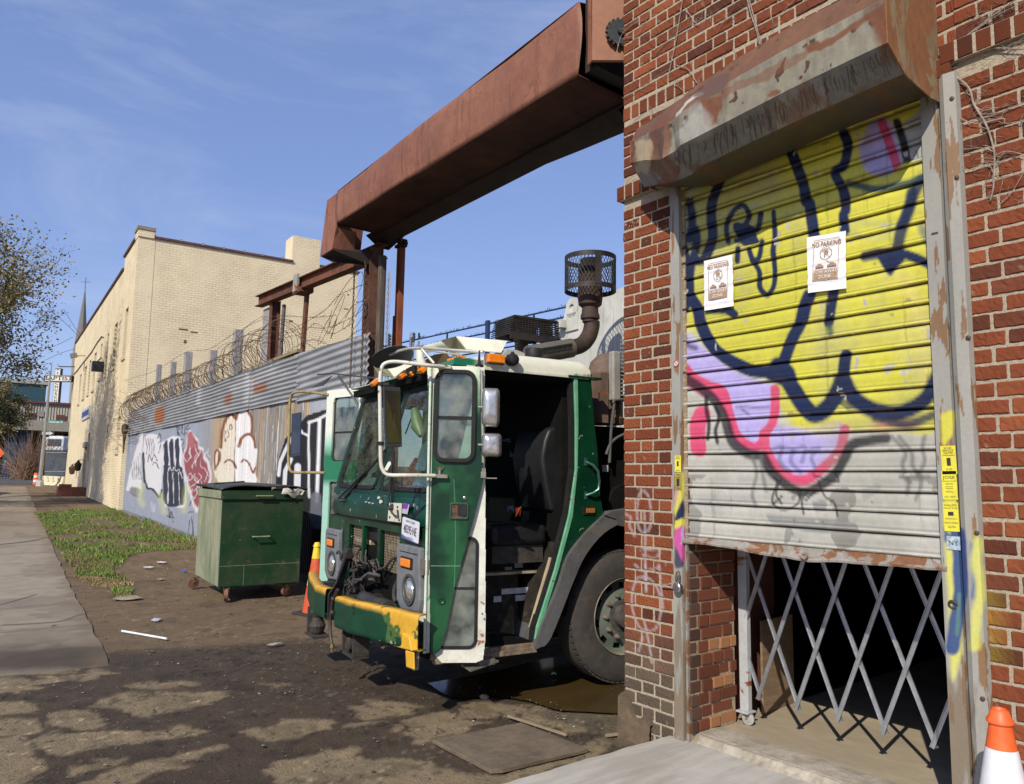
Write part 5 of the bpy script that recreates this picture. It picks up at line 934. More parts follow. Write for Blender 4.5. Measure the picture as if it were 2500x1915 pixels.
    for q, w in (([F(1065,1150),F(1075,1060),F(1110,980),F(1150,900),F(1220,850)], 8), ([F(1105,1210),F(1110,1120),F(1150,1040)], 10), ([F(1190,1300),F(1195,1090)], 16), ([F(1225,860),F(1270,880),F(1272,1300)], 5), ([F(1270,790),F(1330,770),F(1395,735),F(1440,700)], 6), ([F(1345,770),F(1338,1000),F(1325,1330)], 8), ([F(1400,760),F(1392,1100)], 8), ([F(1270,880),F(1275,785)], 5)): stroke(C, Pp, q, w, WHT, 2, 1, smooth=False)
    stroke(C, Pp, [F(1320,1300),F(1318,1420),F(1330,1480)], 26, (0.12,0.13,0.17), 5, 0.9); P_([F(1330,1360),F(1380,1330),F(1380,1480),F(1330,1500),F(1270,1420)], (0.10,0.11,0.15), 5, 0.9)
    # dirt at the foot
    k = V[:, 2]-np.array(fz(s)) < 0.12; C[k] = C[k]*0.5+np.array([0.10,0.08,0.05])*0.5
    for a in np.arange(0.6, FL, 0.9): C[np.abs(s-a-0.25) < 0.008] *= 0.45
    return C*(0.88+0.22*vnoise(V, 24, 147))[:, None]
def fence_top(s): return 3.47+0.012*s*0.6 - 0.02*np.sin(s*1.1) - np.clip(s-15, 0, 9)*0.02
s_ = np.concatenate([np.arange(-0.15, 9, 0.018), np.arange(9, FL, 0.030)])
def fl_(s, v):
    zb = fz(s)-0.05; zt = 2.86; z = zb+(zt-zb)*v; w = np.where(s < 2.1, 0.010*np.sin(s*2*math.pi/0.07), np.where(s < 6.4, 0.004*np.sign(np.sin(s*2*math.pi/0.6))+0.002*np.sin(s*60), 0.004*np.sin(s*3.0)))
    return FA + np.outer(s, FD) + np.outer(w, FN) + np.stack([0*s, 0*s, z], 1)
mb, P = gridmesh(s_, np.linspace(0, 1, 170), fl_); mb.c = paint_fence(P, (P-FA) @ FD, False)
mf = M('painted_sheet', None, attr=True, rough=0.55, ns=8, vary=0.10, bump=0.15, bs=25, bdist=0.005, spec=0.35); obj('lower_sheet', mb, mf, cf, smooth=False, recalc=False)
for i, (a, b2, off, tilt) in enumerate(((-0.15, 2.55, 0.035, 0.020), (2.45, 5.2, 0.022, 0.004), (5.1, 7.8, 0.030, 0.0), (7.7, 10.4, 0.02, 0.0), (10.3, 13.2, 0.03, 0.002), (13.1, 16.0, 0.02, -0.004), (15.9, FL, 0.03, -0.006))):
    def ft(s, v):
        zt = fence_top(s)+(s-a)*tilt*0; zb = (2.76 if i else 2.70)+0*s; z = zb+(zt-zb)*v + (s-(a+b2)/2)*tilt; pit = 0.076 if i else 0.105
        w = off+0.014*np.sin(z*2*math.pi/pit + (s-a)*tilt*40) + 0.01*np.sin(s*1.9+i); return FA + np.outer(s, FD) - np.outer(w, FN) + np.stack([0*s, 0*s, z], 1)
    mb, P = gridmesh(np.arange(a, b2, 0.035), np.linspace(0, 1, 84), ft); mb.c = paint_fence(P, (P-FA) @ FD, True); obj('corrugated_sheet', mb, M('galvanised_sheet', None, attr=True, rough=0.5, metal=0.15, ns=8, vary=0.12, spec=0.4), cf, smooth=True, recalc=False)
mb = MB(); mb.beam(FA+FD*2.6+np.array([0.02, 0, 3.56]), FA+FD*5.6+np.array([0.02, 0, 3.53]), 0.09, 0.05); obj('cap_board', mb, M('cap_timber', (0.28, 0.22, 0.12), (0.20, 0.16, 0.09), rough=0.9, ns=6), cf)
for s, zt, w in ((14.7, 4.70, 0.13), (12.7, 4.55, 0.13), (10.97, 4.60, 0.17), (8.45, 4.32, 0.14), (6.52, 4.50, 0.17)):
    p = FA+FD*s+FN*0.10; mb = MB(); mb.obox((p[0], p[1], zt/2), FD, FN, (0, 0, 1), w/2, w/2, zt/2); obj('timber_post', mb, MATS['pale_timber'], cf, bevel=0.01)
# razor wire
rz = thing('razor_wire', 'tangled rusty razor wire coiled along the top of the graffiti fence', 'razor wire', (4.6, 12, 3.5))
rng = np.random.default_rng(21); rwm = M('rusty_wire', (0.20, 0.125, 0.075), (0.12, 0.075, 0.05), rough=0.75, metal=0.3, ns=10)
def helix(s0, s1, r, pitch, zc, seed, jit=0.05, rad=0.0055):
    g = np.random.default_rng(seed); n = int((s1-s0)/pitch*14); t = np.arange(n)/14.0; s = s0+t*pitch; ph = t*2*math.pi; rr = r*(1+jit*np.sin(t*0.9+seed)+jit*np.sin(t*2.3))
    sh_ = 0.10*np.sin(t*1.7+seed); return [FA+FD*(a+b3)+FN*(0.05+math.cos(p_)*q)+np.array([0, 0, zc(a)+math.sin(p_)*q]) for a, b3, p_, q in zip(s, sh_, ph, rr)]
mb = MB()
for (a, b2, r, p_, zc, sd) in ((3.4, 6.6, .35, .22, lambda s: 3.86, 1), (3.9, 6.2, .27, .24, lambda s: 3.80, 2), (6.2, 11.5, .28, .20, lambda s: 3.76, 3), (11.2, 18.3, .30, .15, lambda s: 3.80, 4), (15.3, 18.9, .40, .22, lambda s: 3.55, 5), (6.6, 14, .15, .32, lambda s: 3.68, 6)): mb.tube(helix(a, b2, r, p_, zc, sd), 0.0062 if a > 6 else 0.005, 4)
obj('coil', mb, rwm, rz)
mb = MB(); c0 = FA+FD*1.0
for (s, z, r, ax) in ((0.75, 4.05, .42, 0), (1.1, 3.90, .30, 0.5), (0.6, 3.78, .18, 0.2), (1.5, 3.72, .22, 0.4), (1.15, 3.70, .16, 0.9), (0.25, 3.75, .20, 0.3)):
    c = FA+FD*s; mb.tube([c+FD*r*math.cos(a)+FN*r*0.4*math.sin(a+ax)+np.array([0, 0, z+r*math.sin(a)]) for a in np.linspace(0, 6.1, 24)], 0.0042, 4)
obj('loose_loop', mb, rwm, rz)
def strand(pts, r=0.004):
    mb = MB(); q = smoothline(pts, 8); mb.tube(q, r, 3)
    for i in range(0, len(q), 1):
        if rng.random() < 0.8: d = rng.normal(0, 1, 3); d = d/np.linalg.norm(d)*0.028; mb.tube([q[i]-d, q[i]+d], r*0.8, 3)
    return obj('barbed_strand', mb, rwm, rz)
fp = lambda x, y: on(x, y, FA, FN)
for pl_ in ([(300,930),(380,905),(450,862),(512,852),(570,815),(640,780)], [(560,880),(640,830),(720,800),(790,760),(830,720),(900,690)], [(640,775),(700,772),(760,775),(820,770)], [(690,820),(740,800),(800,800),(880,760),(905,700)], [(700,790),(735,815),(770,790),(810,815),(860,790)], [(560,850),(600,800),(640,772)], [(700,860),(760,830),(820,845),(870,810),(905,800)], [(870,740),(890,735),(905,740)], [(640,840),(720,820),(740,835),(790,860)], [(700,800),(760,845),(790,870)]): strand([fp(*q) for q in pl_])
mb = MB()
for _ in range(46):     # bramble stems spilling at the far end
    x, y = rng.uniform(285, 345), rng.uniform(960, 1080); a = rng.uniform(2.4, 4.4); L = rng.uniform(20, 75); p = [fp(x+math.cos(a)*L*t, y+math.sin(a)*L*0.5*t+t*t*rng.uniform(-10, 22))-FN*rng.uniform(0, .4) for t in (0, .33, .66, 1)]; mb.tube(p, [0.006, 0.005, 0.004, 0.003], 3)
tag(obj('bramble', mb, M('bramble_stem', (0.23, 0.18, 0.13), (0.16, 0.12, 0.09), rough=0.9)), 'bare tangled bramble stems at the far end of the fence top', 'bramble')
# ================================================================ pale brick building
CA = math.radians(-3.5); cb = thing('cream_building', 'cream painted two storey brick building with a tall blank gable and a stained street front', 'building', (5.37, 28.7, 0), CA); FR.append(MW[cb.name])
CO = np.array([5.37, 28.7, 0]); CS = np.array([math.sin(math.radians(3.5)), math.cos(math.radians(3.5)), 0]); CT = np.array([CS[1], -CS[0], 0])
def cs_pt(x, y): p = on(x, y, CO, CT); return ((p-CO) @ CS, p[2])     # on the street front: (distance along, height)
def cg_pt(x, y): p = on(x, y, CO, CS); return ((p-CO) @ CT, p[2])     # on the gable
def painted_brick(name, ax, c1, c2):
    def ex(n, l, b, tc):
        sp = n.new('ShaderNodeSeparateXYZ'); cm = n.new('ShaderNodeCombineXYZ'); l.new(tc.outputs['Object'], sp.inputs[0]); l.new(sp.outputs[ax], cm.inputs[0]); l.new(sp.outputs['Z'], cm.inputs[1])
        no = n.new('ShaderNodeTexNoise'); no.inputs['Scale'].default_value = 3.0; l.new(tc.outputs['Object'], no.inputs['Vector'])
        ad = n.new('ShaderNodeMixRGB'); ad.blend_type = 'ADD'; ad.inputs['Fac'].default_value = 0.03; l.new(cm.outputs[0], ad.inputs['Color1']); l.new(no.outputs['Color'], ad.inputs['Color2'])
        br = n.new('ShaderNodeTexBrick'); br.inputs['Scale'].default_value = 1.0; br.inputs['Brick Width'].default_value = 0.235; br.inputs['Row Height'].default_value = 0.088; br.inputs['Mortar Size'].default_value = 0.007; br.inputs['Mortar Smooth'].default_value = 0.3
        br.inputs['Color1'].default_value = (1, 1, 1, 1); br.inputs['Color2'].default_value = (0.93, 0.93, 0.93, 1); br.inputs['Mortar'].default_value = (0.55, 0.53, 0.48, 1); l.new(ad.outputs[0], br.inputs['Vector'])
        old = b.inputs['Base Color'].links[0].from_socket; mx = n.new('ShaderNodeMixRGB'); mx.blend_type = 'MULTIPLY'
        n3 = n.new('ShaderNodeTexNoise'); n3.inputs['Scale'].default_value = 0.8; l.new(tc.outputs['Object'], n3.inputs['Vector']); mr = n.new('ShaderNodeMapRange'); mr.inputs['From Min'].default_value = 0.35; mr.inputs['From Max'].default_value = 0.6; mr.inputs['To Min'].default_value = 0.25; mr.inputs['To Max'].default_value = 1.0; l.new(n3.outputs['Fac'], mr.inputs['Value']); l.new(mr.outputs[0], mx.inputs['Fac'])
        l.new(old, mx.inputs['Color1']); l.new(br.outputs['Color'], mx.inputs['Color2']); l.new(mx.outputs[0], b.inputs['Base Color'])
        bp = n.new('ShaderNodeBump'); bp.inputs['Strength'].default_value = 0.6; bp.inputs['Distance'].default_value = 0.02; l.new(br.outputs['Color'], bp.inputs['Height']); l.new(bp.outputs['Normal'], b.inputs['Normal'])
    return M(name, c1, c2, rough=0.75, ns=0.9, vary=0.10, extra=ex, spec=0.25)
m_g = painted_brick('cream_gable_brick', 'X', (0.80, 0.68, 0.46), (0.74, 0.62, 0.42)); m_f = painted_brick('cream_front_brick', 'Y', (0.78, 0.66, 0.44), (0.68, 0.58, 0.39))  # one paint; gable colour raised as if better sunlit, front darker for stains
FR.append(Matrix.Identity(4)); FR[-1] = MW[cb.name]    # local: x = into the yard side, y = along the street
GT = 8.25; SL = 24.6
# street front as a grid with window holes
wins = []
def vz(s, y):
    lo, hi = -2.0, 30.0
    for _ in range(40):
        m = (lo+hi)/2
        if proj(CO+CS*s+np.array([0, 0, m]))[1] > y: lo = m
        else: hi = m
    return lo
for (x0, x1, y0, y1) in ((307, 314, 753, 872), (281, 287.6, 790, 898), (263, 267, 815, 915), (246.7, 250.5, 840, 925), (231, 236, 862, 952), (219, 223, 880, 962), (206.7, 212, 895, 972), (195.7, 199.5, 915, 985), (287.6, 295, 1017, 1102), (262, 265, 1035, 1112), (216.7, 221.4, 1057, 1119)):
    a, b2 = cs_pt(x1, y0)[0], cs_pt(x0, y0)[0]; wins.append((a, b2, vz((a+b2)/2, y1), vz((a+b2)/2, y0)))
door = (cs_pt(206, 1150)[0]-0.5, cs_pt(206, 1150)[0]+0.7, 0.5, 2.7)
def holes_wall(rects, s0, s1, z0, z1, th):
    xs = sorted(set([s0, s1]+[r for q in rects for r in q[:2]])); zs_ = sorted(set([z0, z1]+[r for q in rects for r in q[2:]])); mb = MB(); e = 0.0
    for a, b3 in zip(xs[:-1], xs[1:]):
        z = z0; segs = []
        for c, d in zip(zs_[:-1], zs_[1:]):
            m1, m2 = (a+b3)/2, (c+d)/2
            if not any(q[0] < m1 < q[1] and q[2] < m2 < q[3] for q in rects): segs.append((c, d))
        mg_ = []
        for c, d in segs:
            if mg_ and abs(mg_[-1][1]-c) < 1e-9: mg_[-1][1] = d
            else: mg_.append([c, d])
        for c, d in mg_: mb.box((0, a, c), (th, b3, d))
    return mb
fr_top = 9.38
obj('street_front', holes_wall([w for w in wins if w[3]-w[2] > 0.3]+[door], 0.0, SL, -0.3, fr_top, 0.3), m_f, cb)
mb = MB(); mb.box((-0.002, 0.0, fr_top+0.002), (0.3, 3.35, 9.86)); obj('parapet', mb, m_f, cb)
mb = MB(); mb.box((0.002, -0.004, -0.3), (GT, 0.30, 9.86)); obj('gable_wall', mb, m_g, cb)
mb = MB(); mb.box((-0.05, -0.10, -0.3), (0.75, -0.005, 4.2)); mb.box((-0.01, -0.014, 4.2), (0.55, -0.006, 10.02)); mb.box((-0.02, -0.06, 9.84), (0.50, 0.62, 10.10)); obj('corner_pier', mb, m_g, cb)
mb = MB(); mb.box((-0.06, -0.09, 10.10), (0.54, 0.66, 10.22)); obj('pier_cap', mb, M('grey_capstone', (0.25, 0.23, 0.17), rough=0.9, ns=6), cb)
tl = M('clay_coping', (0.085, 0.038, 0.030), (0.13, 0.06, 0.045), rough=0.6, ns=4)
mb = MB(); mb.box((0.50, -0.07, 9.862), (GT-2.77+0.03, 0.37, 9.94)); mb.box((GT-1.65, -0.07, 9.862), (GT+0.05, 0.37, 9.94)); mb.box((-0.07, 3.36, fr_top+0.001), (0.36, SL, fr_top+0.07)); mb.box((-0.07, 0.62, 9.862), (0.36, 3.4, 9.93)); obj('coping', mb, tl, cb)
for x in (1.35, 2.1, 2.85, 3.6, 4.3, 5.05, 7.2): mb = MB(); mb.box((x, -0.085, 9.90), (x+0.07, 0.38, 9.99)); obj('coping_joint', mb, M('lead_joint', (0.28, 0.29, 0.31), rough=0.6), cb)
mb = MB(); mb.box((5.48, -0.002, 9.80), (6.60, 0.9, 10.95)); obj('chimney', mb, m_g, cb)
mb = MB(); mb.box((GT-0.3, 0.3, -0.3), (GT, SL, 9.3)); mb.box((0.3, SL-0.3, -0.3), (GT-0.3, SL, 9.3)); mb.box((0.3, 0.3, 9.0), (GT-0.3, SL-0.3, 9.1)); obj('rear_wall', mb, M('cream_render', (0.5, 0.42, 0.28), rough=0.9), cb)
dkg = M('window_recess_shade', (0.10, 0.08, 0.055), (0.06, 0.05, 0.035), rough=0.6, ns=1); lgp = M('window_blueglass', (0.24, 0.30, 0.34), (0.16, 0.2, 0.25), rough=0.15, ns=2); wfr = M('cream_trim', (0.58, 0.50, 0.35), rough=0.7, ns=4)  # upper panels darkened so recess shade sits in their colour
for i, (a, b2, c, d) in enumerate(wins):
    if d-c < 0.3: continue
    mb = MB(); mb.box((0.13, a, c), (0.15, b2, d)); w = obj('window', mb, lgp if i >= 8 else dkg, cb)
    mb = MB(); mb.box((-0.05, a-0.05, c-0.12), (0.10, b2+0.05, c-0.002)); obj('sill', mb, wfr, w)
    if i >= 8:
        mb = MB()
        for k in range(1, 5): z = c+(d-c)*k/5; mb.box((0.10, a, z-0.02), (0.128, b2, z+0.02))
        mb.box((0.10, (a+b2)/2-0.02, c), (0.127, (a+b2)/2+0.02, d)); obj('muntin', mb, wfr, w)
mb = MB(); mb.box((0.12, door[0], door[2]), (0.16, door[1], door[3])); dr = obj('door', mb, M('brown_door', (0.16, 0.07, 0.035), (0.11, 0.05, 0.03), rough=0.5, ns=3), cb)
mb = MB(); mb.box((-0.10, door[0]-0.15, door[3]), (0.1, door[1]+0.15, door[3]+0.25)); obj('door_hood', mb, wfr, cb)
a = cs_pt(205, 1195)[0]; mb = MB(); mb.box((-1.1, a-1.1, 0.3), (-0.003, a+0.6, 0.80)); mb.box((-1.1, a-1.1, 0.80), (-0.6, a-0.9, 0.95)); obj('door_step', mb, M('red_step', (0.24, 0.085, 0.05), rough=0.8, ns=4), cb)
(a0, z0_), (a1, z1_) = cs_pt(222, 988), cs_pt(202, 1022)
mb = MB(); mb.box((-0.06, a0, z1_-0.15), (-0.004, a1, z0_-0.05)); sg = obj('wall_sign', mb, M('sign_white', (0.55, 0.55, 0.56), rough=0.5, ns=8), cb)
mb = MB(); mb.box((-0.066, a0+0.15, z1_), (-0.062, a1-0.15, z1_+0.28)); obj('sign_band', mb, M('sign_blue', (0.05, 0.07, 0.25), rough=0.5), sg)
for (x, y) in ((188, 1145), (203, 1136)):
    s, z = cs_pt(x, y); mb = MB(); mb.lathe((-0.22, s, z-0.3), (0, 0, 1), [(0, 0.04), (0.05, 0.12), (0.35, 0.17), (0.42, 0.10), (0.55, 0.02)], 10); mb.beam((-0.22, s, z+0.25), (0, s, z+0.25), 0.03, 0.03); obj('wall_lantern', mb, M('old_bronze', (0.10, 0.07, 0.04), rough=0.5, metal=0.5), cb, smooth=True)
s, z = cs_pt(209, 869); mb = MB(); mb.beam((0, s, z), (-0.45, s, z-0.05), 0.04, 0.04); mb.obox((-0.55, s, z-0.05), (0.9, 0, 0.3), (0, 1, 0), (-0.3, 0, 0.9), 0.16, 0.2, 0.12); obj('flood_light', mb, M('grey_fitting', (0.2, 0.2, 0.18), rough=0.5), cb)
s, z = cs_pt(253, 893); mb = MB(); mb.box((-0.45, s-0.22, z-0.28), (-0.002, s+0.22, z+0.15)); mb.beam((-0.3, s, z+0.1), (-0.1, s, z+0.35), 0.05, 0.05); obj('alarm_box', mb, M('black_box', (0.03, 0.035, 0.05), rough=0.4), cb, bevel=0.03)
s, z = cs_pt(319, 1062); mb = MB(); mb.lathe((-0.18, s, z), (0, 0, 1), [(-0.6, 0.02), (-0.3, 0.03), (0, 0.06), (0.1, 0.10), (0.3, 0.10), (0.35, 0.03)], 8); obj('wall_lantern', mb, MATS['old_bronze'], cb)
cbm = M('black_cable', (0.03, 0.03, 0.03), rough=0.7); mb = MB()
ca = [cs_pt(*q) for q in ((181, 915), (190, 905), (205, 885), (225, 860), (240, 835), (250, 822), (254, 824))]; mb.tube([(-0.03, s, z) for s, z in ca], 0.022, 5); obj('wall_cable', mb, cbm, cb)
for (x, y, w, h) in ((448, 805, .30, .06), (474, 812, .25, .05), (452, 835, .10, .12), (700, 812, .1, .05), (710, 785, .15, .08), (690, 803, .1, .05), (850, 720, .08, .06), (845, 755, .2, .04)):
    t, z = cg_pt(x, y); mb = MB(); mb.box((t-w/2, -0.008, z-h/2), (t+w/2, -0.0045, z+h/2)); obj('flaked_patch', mb, M('bare_brick', (0.20, 0.09, 0.05), (0.12, 0.06, 0.04), rough=0.9, ns=9), cb)
mb = MB(); mb.tube([(GT+0.03, 0.2, 9.8), (GT+0.03, 0.2, 0)], 0.05, 6); obj('downpipe', mb, M('copper_pipe', (0.2, 0.25, 0.24), rough=0.5), cb)
FR.pop(); FR.pop()
# ================================================================ GREEN GARBAGE TRUCK (local axes: x to the rear, y away from the camera, z up)
TP = np.array([4.311, 4.297, 0.0]); TR = math.radians(-7)
tk = thing('garbage_truck', 'old green garbage truck with a white roof, open doors and its front grille torn out', 'garbage truck', tuple(TP), TR)
TU = np.array([math.cos(TR), math.sin(TR), 0]); TV = np.array([-math.sin(TR), math.cos(TR), 0])
def toT(p): d = np.asarray(p)-TP; return np.array([d @ TU, d @ TV, p[2]])
def tv(x, y, v=0.0): return toT(on(x, y, TP+v*TV, TV))
def tu(x, y, u): return toT(on(x, y, TP+u*TU, TU))
FR.append(MW[tk.name])
def paintgreen(name, c1, c2, **k): return M(name, c1, c2, rough=0.34, spec=0.38, **k)
GRN = paintgreen('truck_green', (0.002, 0.024, 0.011), (0.003, 0.042, 0.017), ns=2.6, vary=0.22, dust=0.12, dustcol=(0.05, 0.12, 0.06), rust=0.06, rs=16, rustcol=(0.25, 0.25, 0.2))
GRT = paintgreen('truck_teal', (0.003, 0.030, 0.020), (0.005, 0.048, 0.032), ns=2.0, vary=0.15, rust=0.05, rs=14, rustcol=(0.3, 0.3, 0.26))
WHI = M('truck_white', (0.66, 0.66, 0.54), (0.58, 0.58, 0.47), rough=0.4, ns=3, vary=0.08, dust=0.15, dustcol=(0.32, 0.27, 0.18), rust=0.10, rs=10)
BLKP = M('black_plastic', (0.012, 0.012, 0.013), (0.02, 0.02, 0.02), rough=0.55, ns=12, spec=.3); RUB = M('rubber_seal', (0.012, 0.012, 0.012), (0.018, 0.018, 0.018), rough=0.65, ns=20, spec=.25)
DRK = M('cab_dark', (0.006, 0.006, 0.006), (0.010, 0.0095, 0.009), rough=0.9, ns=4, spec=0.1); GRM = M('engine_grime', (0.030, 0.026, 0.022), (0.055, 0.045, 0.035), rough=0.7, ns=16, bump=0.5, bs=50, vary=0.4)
STL = M('bare_steel', (0.30, 0.28, 0.24), (0.22, 0.20, 0.17), rough=0.5, metal=0.6, ns=12, rust=0.2, rs=9); AMB = M('amber_lens', (0.85, 0.24, 0.015), (0.75, 0.19, 0.01), rough=0.2, ns=30, vary=0.08)
RSB = M('exhaust_rust', (0.065, 0.033, 0.024), (0.032, 0.019, 0.015), rough=0.75, ns=7, vary=0.35, bump=0.3, bs=40); CHR = M('mirror_shell', (0.62, 0.61, 0.59), (0.5, 0.49, 0.47), rough=0.26, metal=0.85, ns=8, vary=0.12)
GLS = glass('cab_glass', (0.62, 0.72, 0.68), 0.0, 0.02, 0.06); GLD = glass('side_glass', (0.70, 0.84, 0.80), 0.03, 0.02, 0.26); GRYP = M('grey_plastic', (0.17, 0.18, 0.19), (0.13, 0.14, 0.15), rough=0.55, ns=14, vary=0.15)
W_ = 2.22; UF = -1.555
# ---- cab shell: front sheets with real openings
def ring_wall(name, outer, inners, u, th, m):   # front face panel: rectangles in (v,z) cut by rectangles
    xs = sorted(set([outer[0], outer[1]]+[q for r in inners for q in r[:2]])); zz_ = sorted(set([outer[2], outer[3]]+[q for r in inners for q in r[2:]])); mb = MB()
    for a, b in zip(xs[:-1], xs[1:]):
        run = None
        for c, d in zip(zz_[:-1], zz_[1:]):
            mm, nn_ = (a+b)/2, (c+d)/2; cut = any(r[0] < mm < r[1] and r[2] < nn_ < r[3] for r in inners)
            if not cut: run = (run[0], d) if run else (c, d)
            if cut and run: mb.box((u, a, run[0]), (u+th, b, run[1])); run = None
        if run: mb.box((u, a, run[0]), (u+th, b, run[1]))
    return obj(name, mb, m, tk)
ring_wall('front_panel', (0.02, W_, 0.60, 1.225), [(0.52, 1.70, 0.60, 0.90), (0.52, 0.92, 0.90, 1.17), (0.98, 1.30, 0.90, 1.18), (1.34, 1.66, 0.90, 1.17)], UF, 0.03, GRN)
mb = MB(); n_ = 14       # gently rolled band under the windscreen
V = []
for i in range(n_+1):
    t = i/n_; z = 1.235+0.205*t; x = UF-0.012-0.020*math.sin(t*math.pi*0.8)+0.03*t*t
    for j in range(13): v = 0.015+(W_-0.03)*j/12; V.append((x+0.05*abs(v/W_*2-1)**6, v, z))
mb.v = V; mb.f = [(i*13+j, i*13+j+1, (i+1)*13+j+1, (i+1)*13+j) for i in range(n_) for j in range(12)]
b = obj('cowl_panel', mb, GRT, tk, smooth=True); b.modifiers.new('s', 'SOLIDIFY').thickness = 0.02
mb = MB(); mb.box((UF-0.004, 0.03, 1.222), (UF+0.02, W_-0.02, 1.232)); obj('cowl_seam', mb, BLKP, tk)
# chipped paint patches on the cowl
mb = MB(); rng = np.random.default_rng(3)
for (x, y, w, h) in ((929, 1226, 18, 10), (924, 1216, 10, 7), (1011, 1235, 7, 7), (1018, 1240, 5, 8), (893, 1226, 4, 3), (901, 1228, 4, 3), (909, 1230, 5, 3)):
    c = tu(x, y, UF-0.030); k = 0.0021; pts = []
    for a in np.linspace(0, 2*math.pi, 12)[:-1]: r = rng.uniform(0.4, 1.0); pts.append((UF-0.0335, c[1]+math.cos(a)*w*k*r, c[2]+math.sin(a)*h*k*r))
    mb.prism(pts, (0.012, 0, 0))
obj('chipped_paint', mb, WHI, tk)
# side posts of the windscreen, header, brow and glass
ZW0, ZW1 = 1.455, 2.335; UW0, UW1 = -1.53, -1.285
def wsp(v, t): return np.array([UW0+(UW1-UW0)*t, v, ZW0+(ZW1-ZW0)*t])       # point on the raked windscreen plane
wn_ = np.cross(wsp(1, 0)-wsp(0, 0), wsp(0, 1)-wsp(0, 0)); wn_ /= np.linalg.norm(wn_); wn_ = wn_ if wn_[0] < 0 else -wn_
def rrect(c0, c1, r, n=5):     # rounded rectangle outline in 2-D
    (x0, y0), (x1, y1) = c0, c1; P = []
    for cx, cy, a0 in ((x1-r, y1-r, 0), (x0+r, y1-r, 90), (x0+r, y0+r, 180), (x1-r, y0+r, 270)):
        for k in range(n+1): a = math.radians(a0+90*k/n); P.append((cx+r*math.cos(a), cy+r*math.sin(a)))
    return P
def pane(name, to3, c0, c1, r, nrm, rim, m_g_, par=None, rimd=0.012, bar=None):
    nrm = np.asarray(nrm, float); o = rrect(c0, c1, r); i = rrect((c0[0]+rim, c0[1]+rim), (c1[0]-rim, c1[1]-rim), max(0.01, r-rim)); mb = MB(); mb.frame([to3(*p)-nrm*0.004 for p in o], [to3(*p)-nrm*0.004 for p in i], nrm*(rimd+0.004)); w = obj(name, mb, RUB, par or tk, bevel=0.004)
    mb = MB(); mb.prism([to3(*p)+nrm*0.001 for p in rrect((c0[0]+rim*0.7, c0[1]+rim*0.7), (c1[0]-rim*0.7, c1[1]-rim*0.7), max(0.01, r-rim))], nrm*0.003); obj('glass_pane', mb, m_g_, w, recalc=False)
    if bar: (a, b_, t) = bar; mb = MB(); mb.beam(to3(*a)+nrm*0.006, to3(*b_)+nrm*0.006, t, 0.012, up=tuple(nrm)); obj('glazing_bar', mb, RUB, w)
    return w
f2 = lambda v, s: wsp(v, 0)+ (wsp(0, 1)-wsp(0, 0))/np.linalg.norm(wsp(0, 1)-wsp(0, 0))*s
LWS = float(np.linalg.norm(wsp(0, 1)-wsp(0, 0)))
pane('windscreen', f2, (0.08, 0.02), (1.06, LWS-0.03), 0.09, wn_, 0.035, GLS); pane('windscreen', f2, (1.14, 0.02), (2.13, LWS-0.03), 0.09, wn_, 0.035, GLS)
mb = MB(); mb.frame([f2(*p) for p in rrect((0.01, -0.03), (W_-0.01, LWS+0.02), 0.03)], [f2(*p) for p in rrect((0.085, 0.025), (2.125, LWS-0.035), 0.08)], wn_*-0.03); mb.prism([f2(*p) for p in ((1.06, 0), (1.14, 0), (1.14, LWS), (1.06, LWS))], wn_*0.004); obj('windscreen_surround', mb, GRN, tk)
# roof
RU0, RU1, RZ0, RZ1 = -1.40, -0.20, 2.385, 2.52
mb = MB(); secs = []; NS = 60
for i in range(NS+1):       # cross sections along the roof from the brow to the rear
    t = i/NS; u = RU0+(RU1-RU0)*t; zt = RZ1-0.085*max(0, 1-t/0.5)**1.3-0.035*max(0, 1-t/.06)**2-0.03*max(0, (t-0.93)/0.07)**2
    row = []
    prof2 = [(0.0, RZ0), (0.0, RZ0+0.05), (0.015, zt-0.035), (0.05, zt-0.01), (0.12, zt), (0.5, zt-.004), (W_/2, zt-.01), (W_-0.5, zt-.012), (W_-0.12, zt-.015), (W_-0.05, zt-0.01), (W_-0.015, zt-0.035), (W_, RZ0+0.05), (W_, RZ0)]
    secs.append([(u, v, max(RZ0+0.002*k, z)) for k, (v, z) in enumerate(prof2)])
m_ = len(secs[0]); mb.v = [p for s in secs for p in s]; mb.f = [(i*m_+j, (i+1)*m_+j, (i+1)*m_+j+1, i*m_+j+1) for i in range(NS) for j in range(m_-1)] + [tuple(range(m_-1, -1, -1)), tuple(NS*m_+j for j in range(m_))]
P_ = np.array(mb.v); tt = (P_[:, 0]-RU0)/(RU1-RU0); nzv = vnoise(P_, 8, 160); g_ = np.clip((0.055+0.13*np.exp(-P_[:, 1]/.3)+0.05*(nzv-0.5)-tt)/0.05, 0, 1)[:, None]; white = np.array([0.68, 0.68, 0.56]); mb.c = white*(1-g_)+np.array([0.012, 0.15, 0.085])*g_
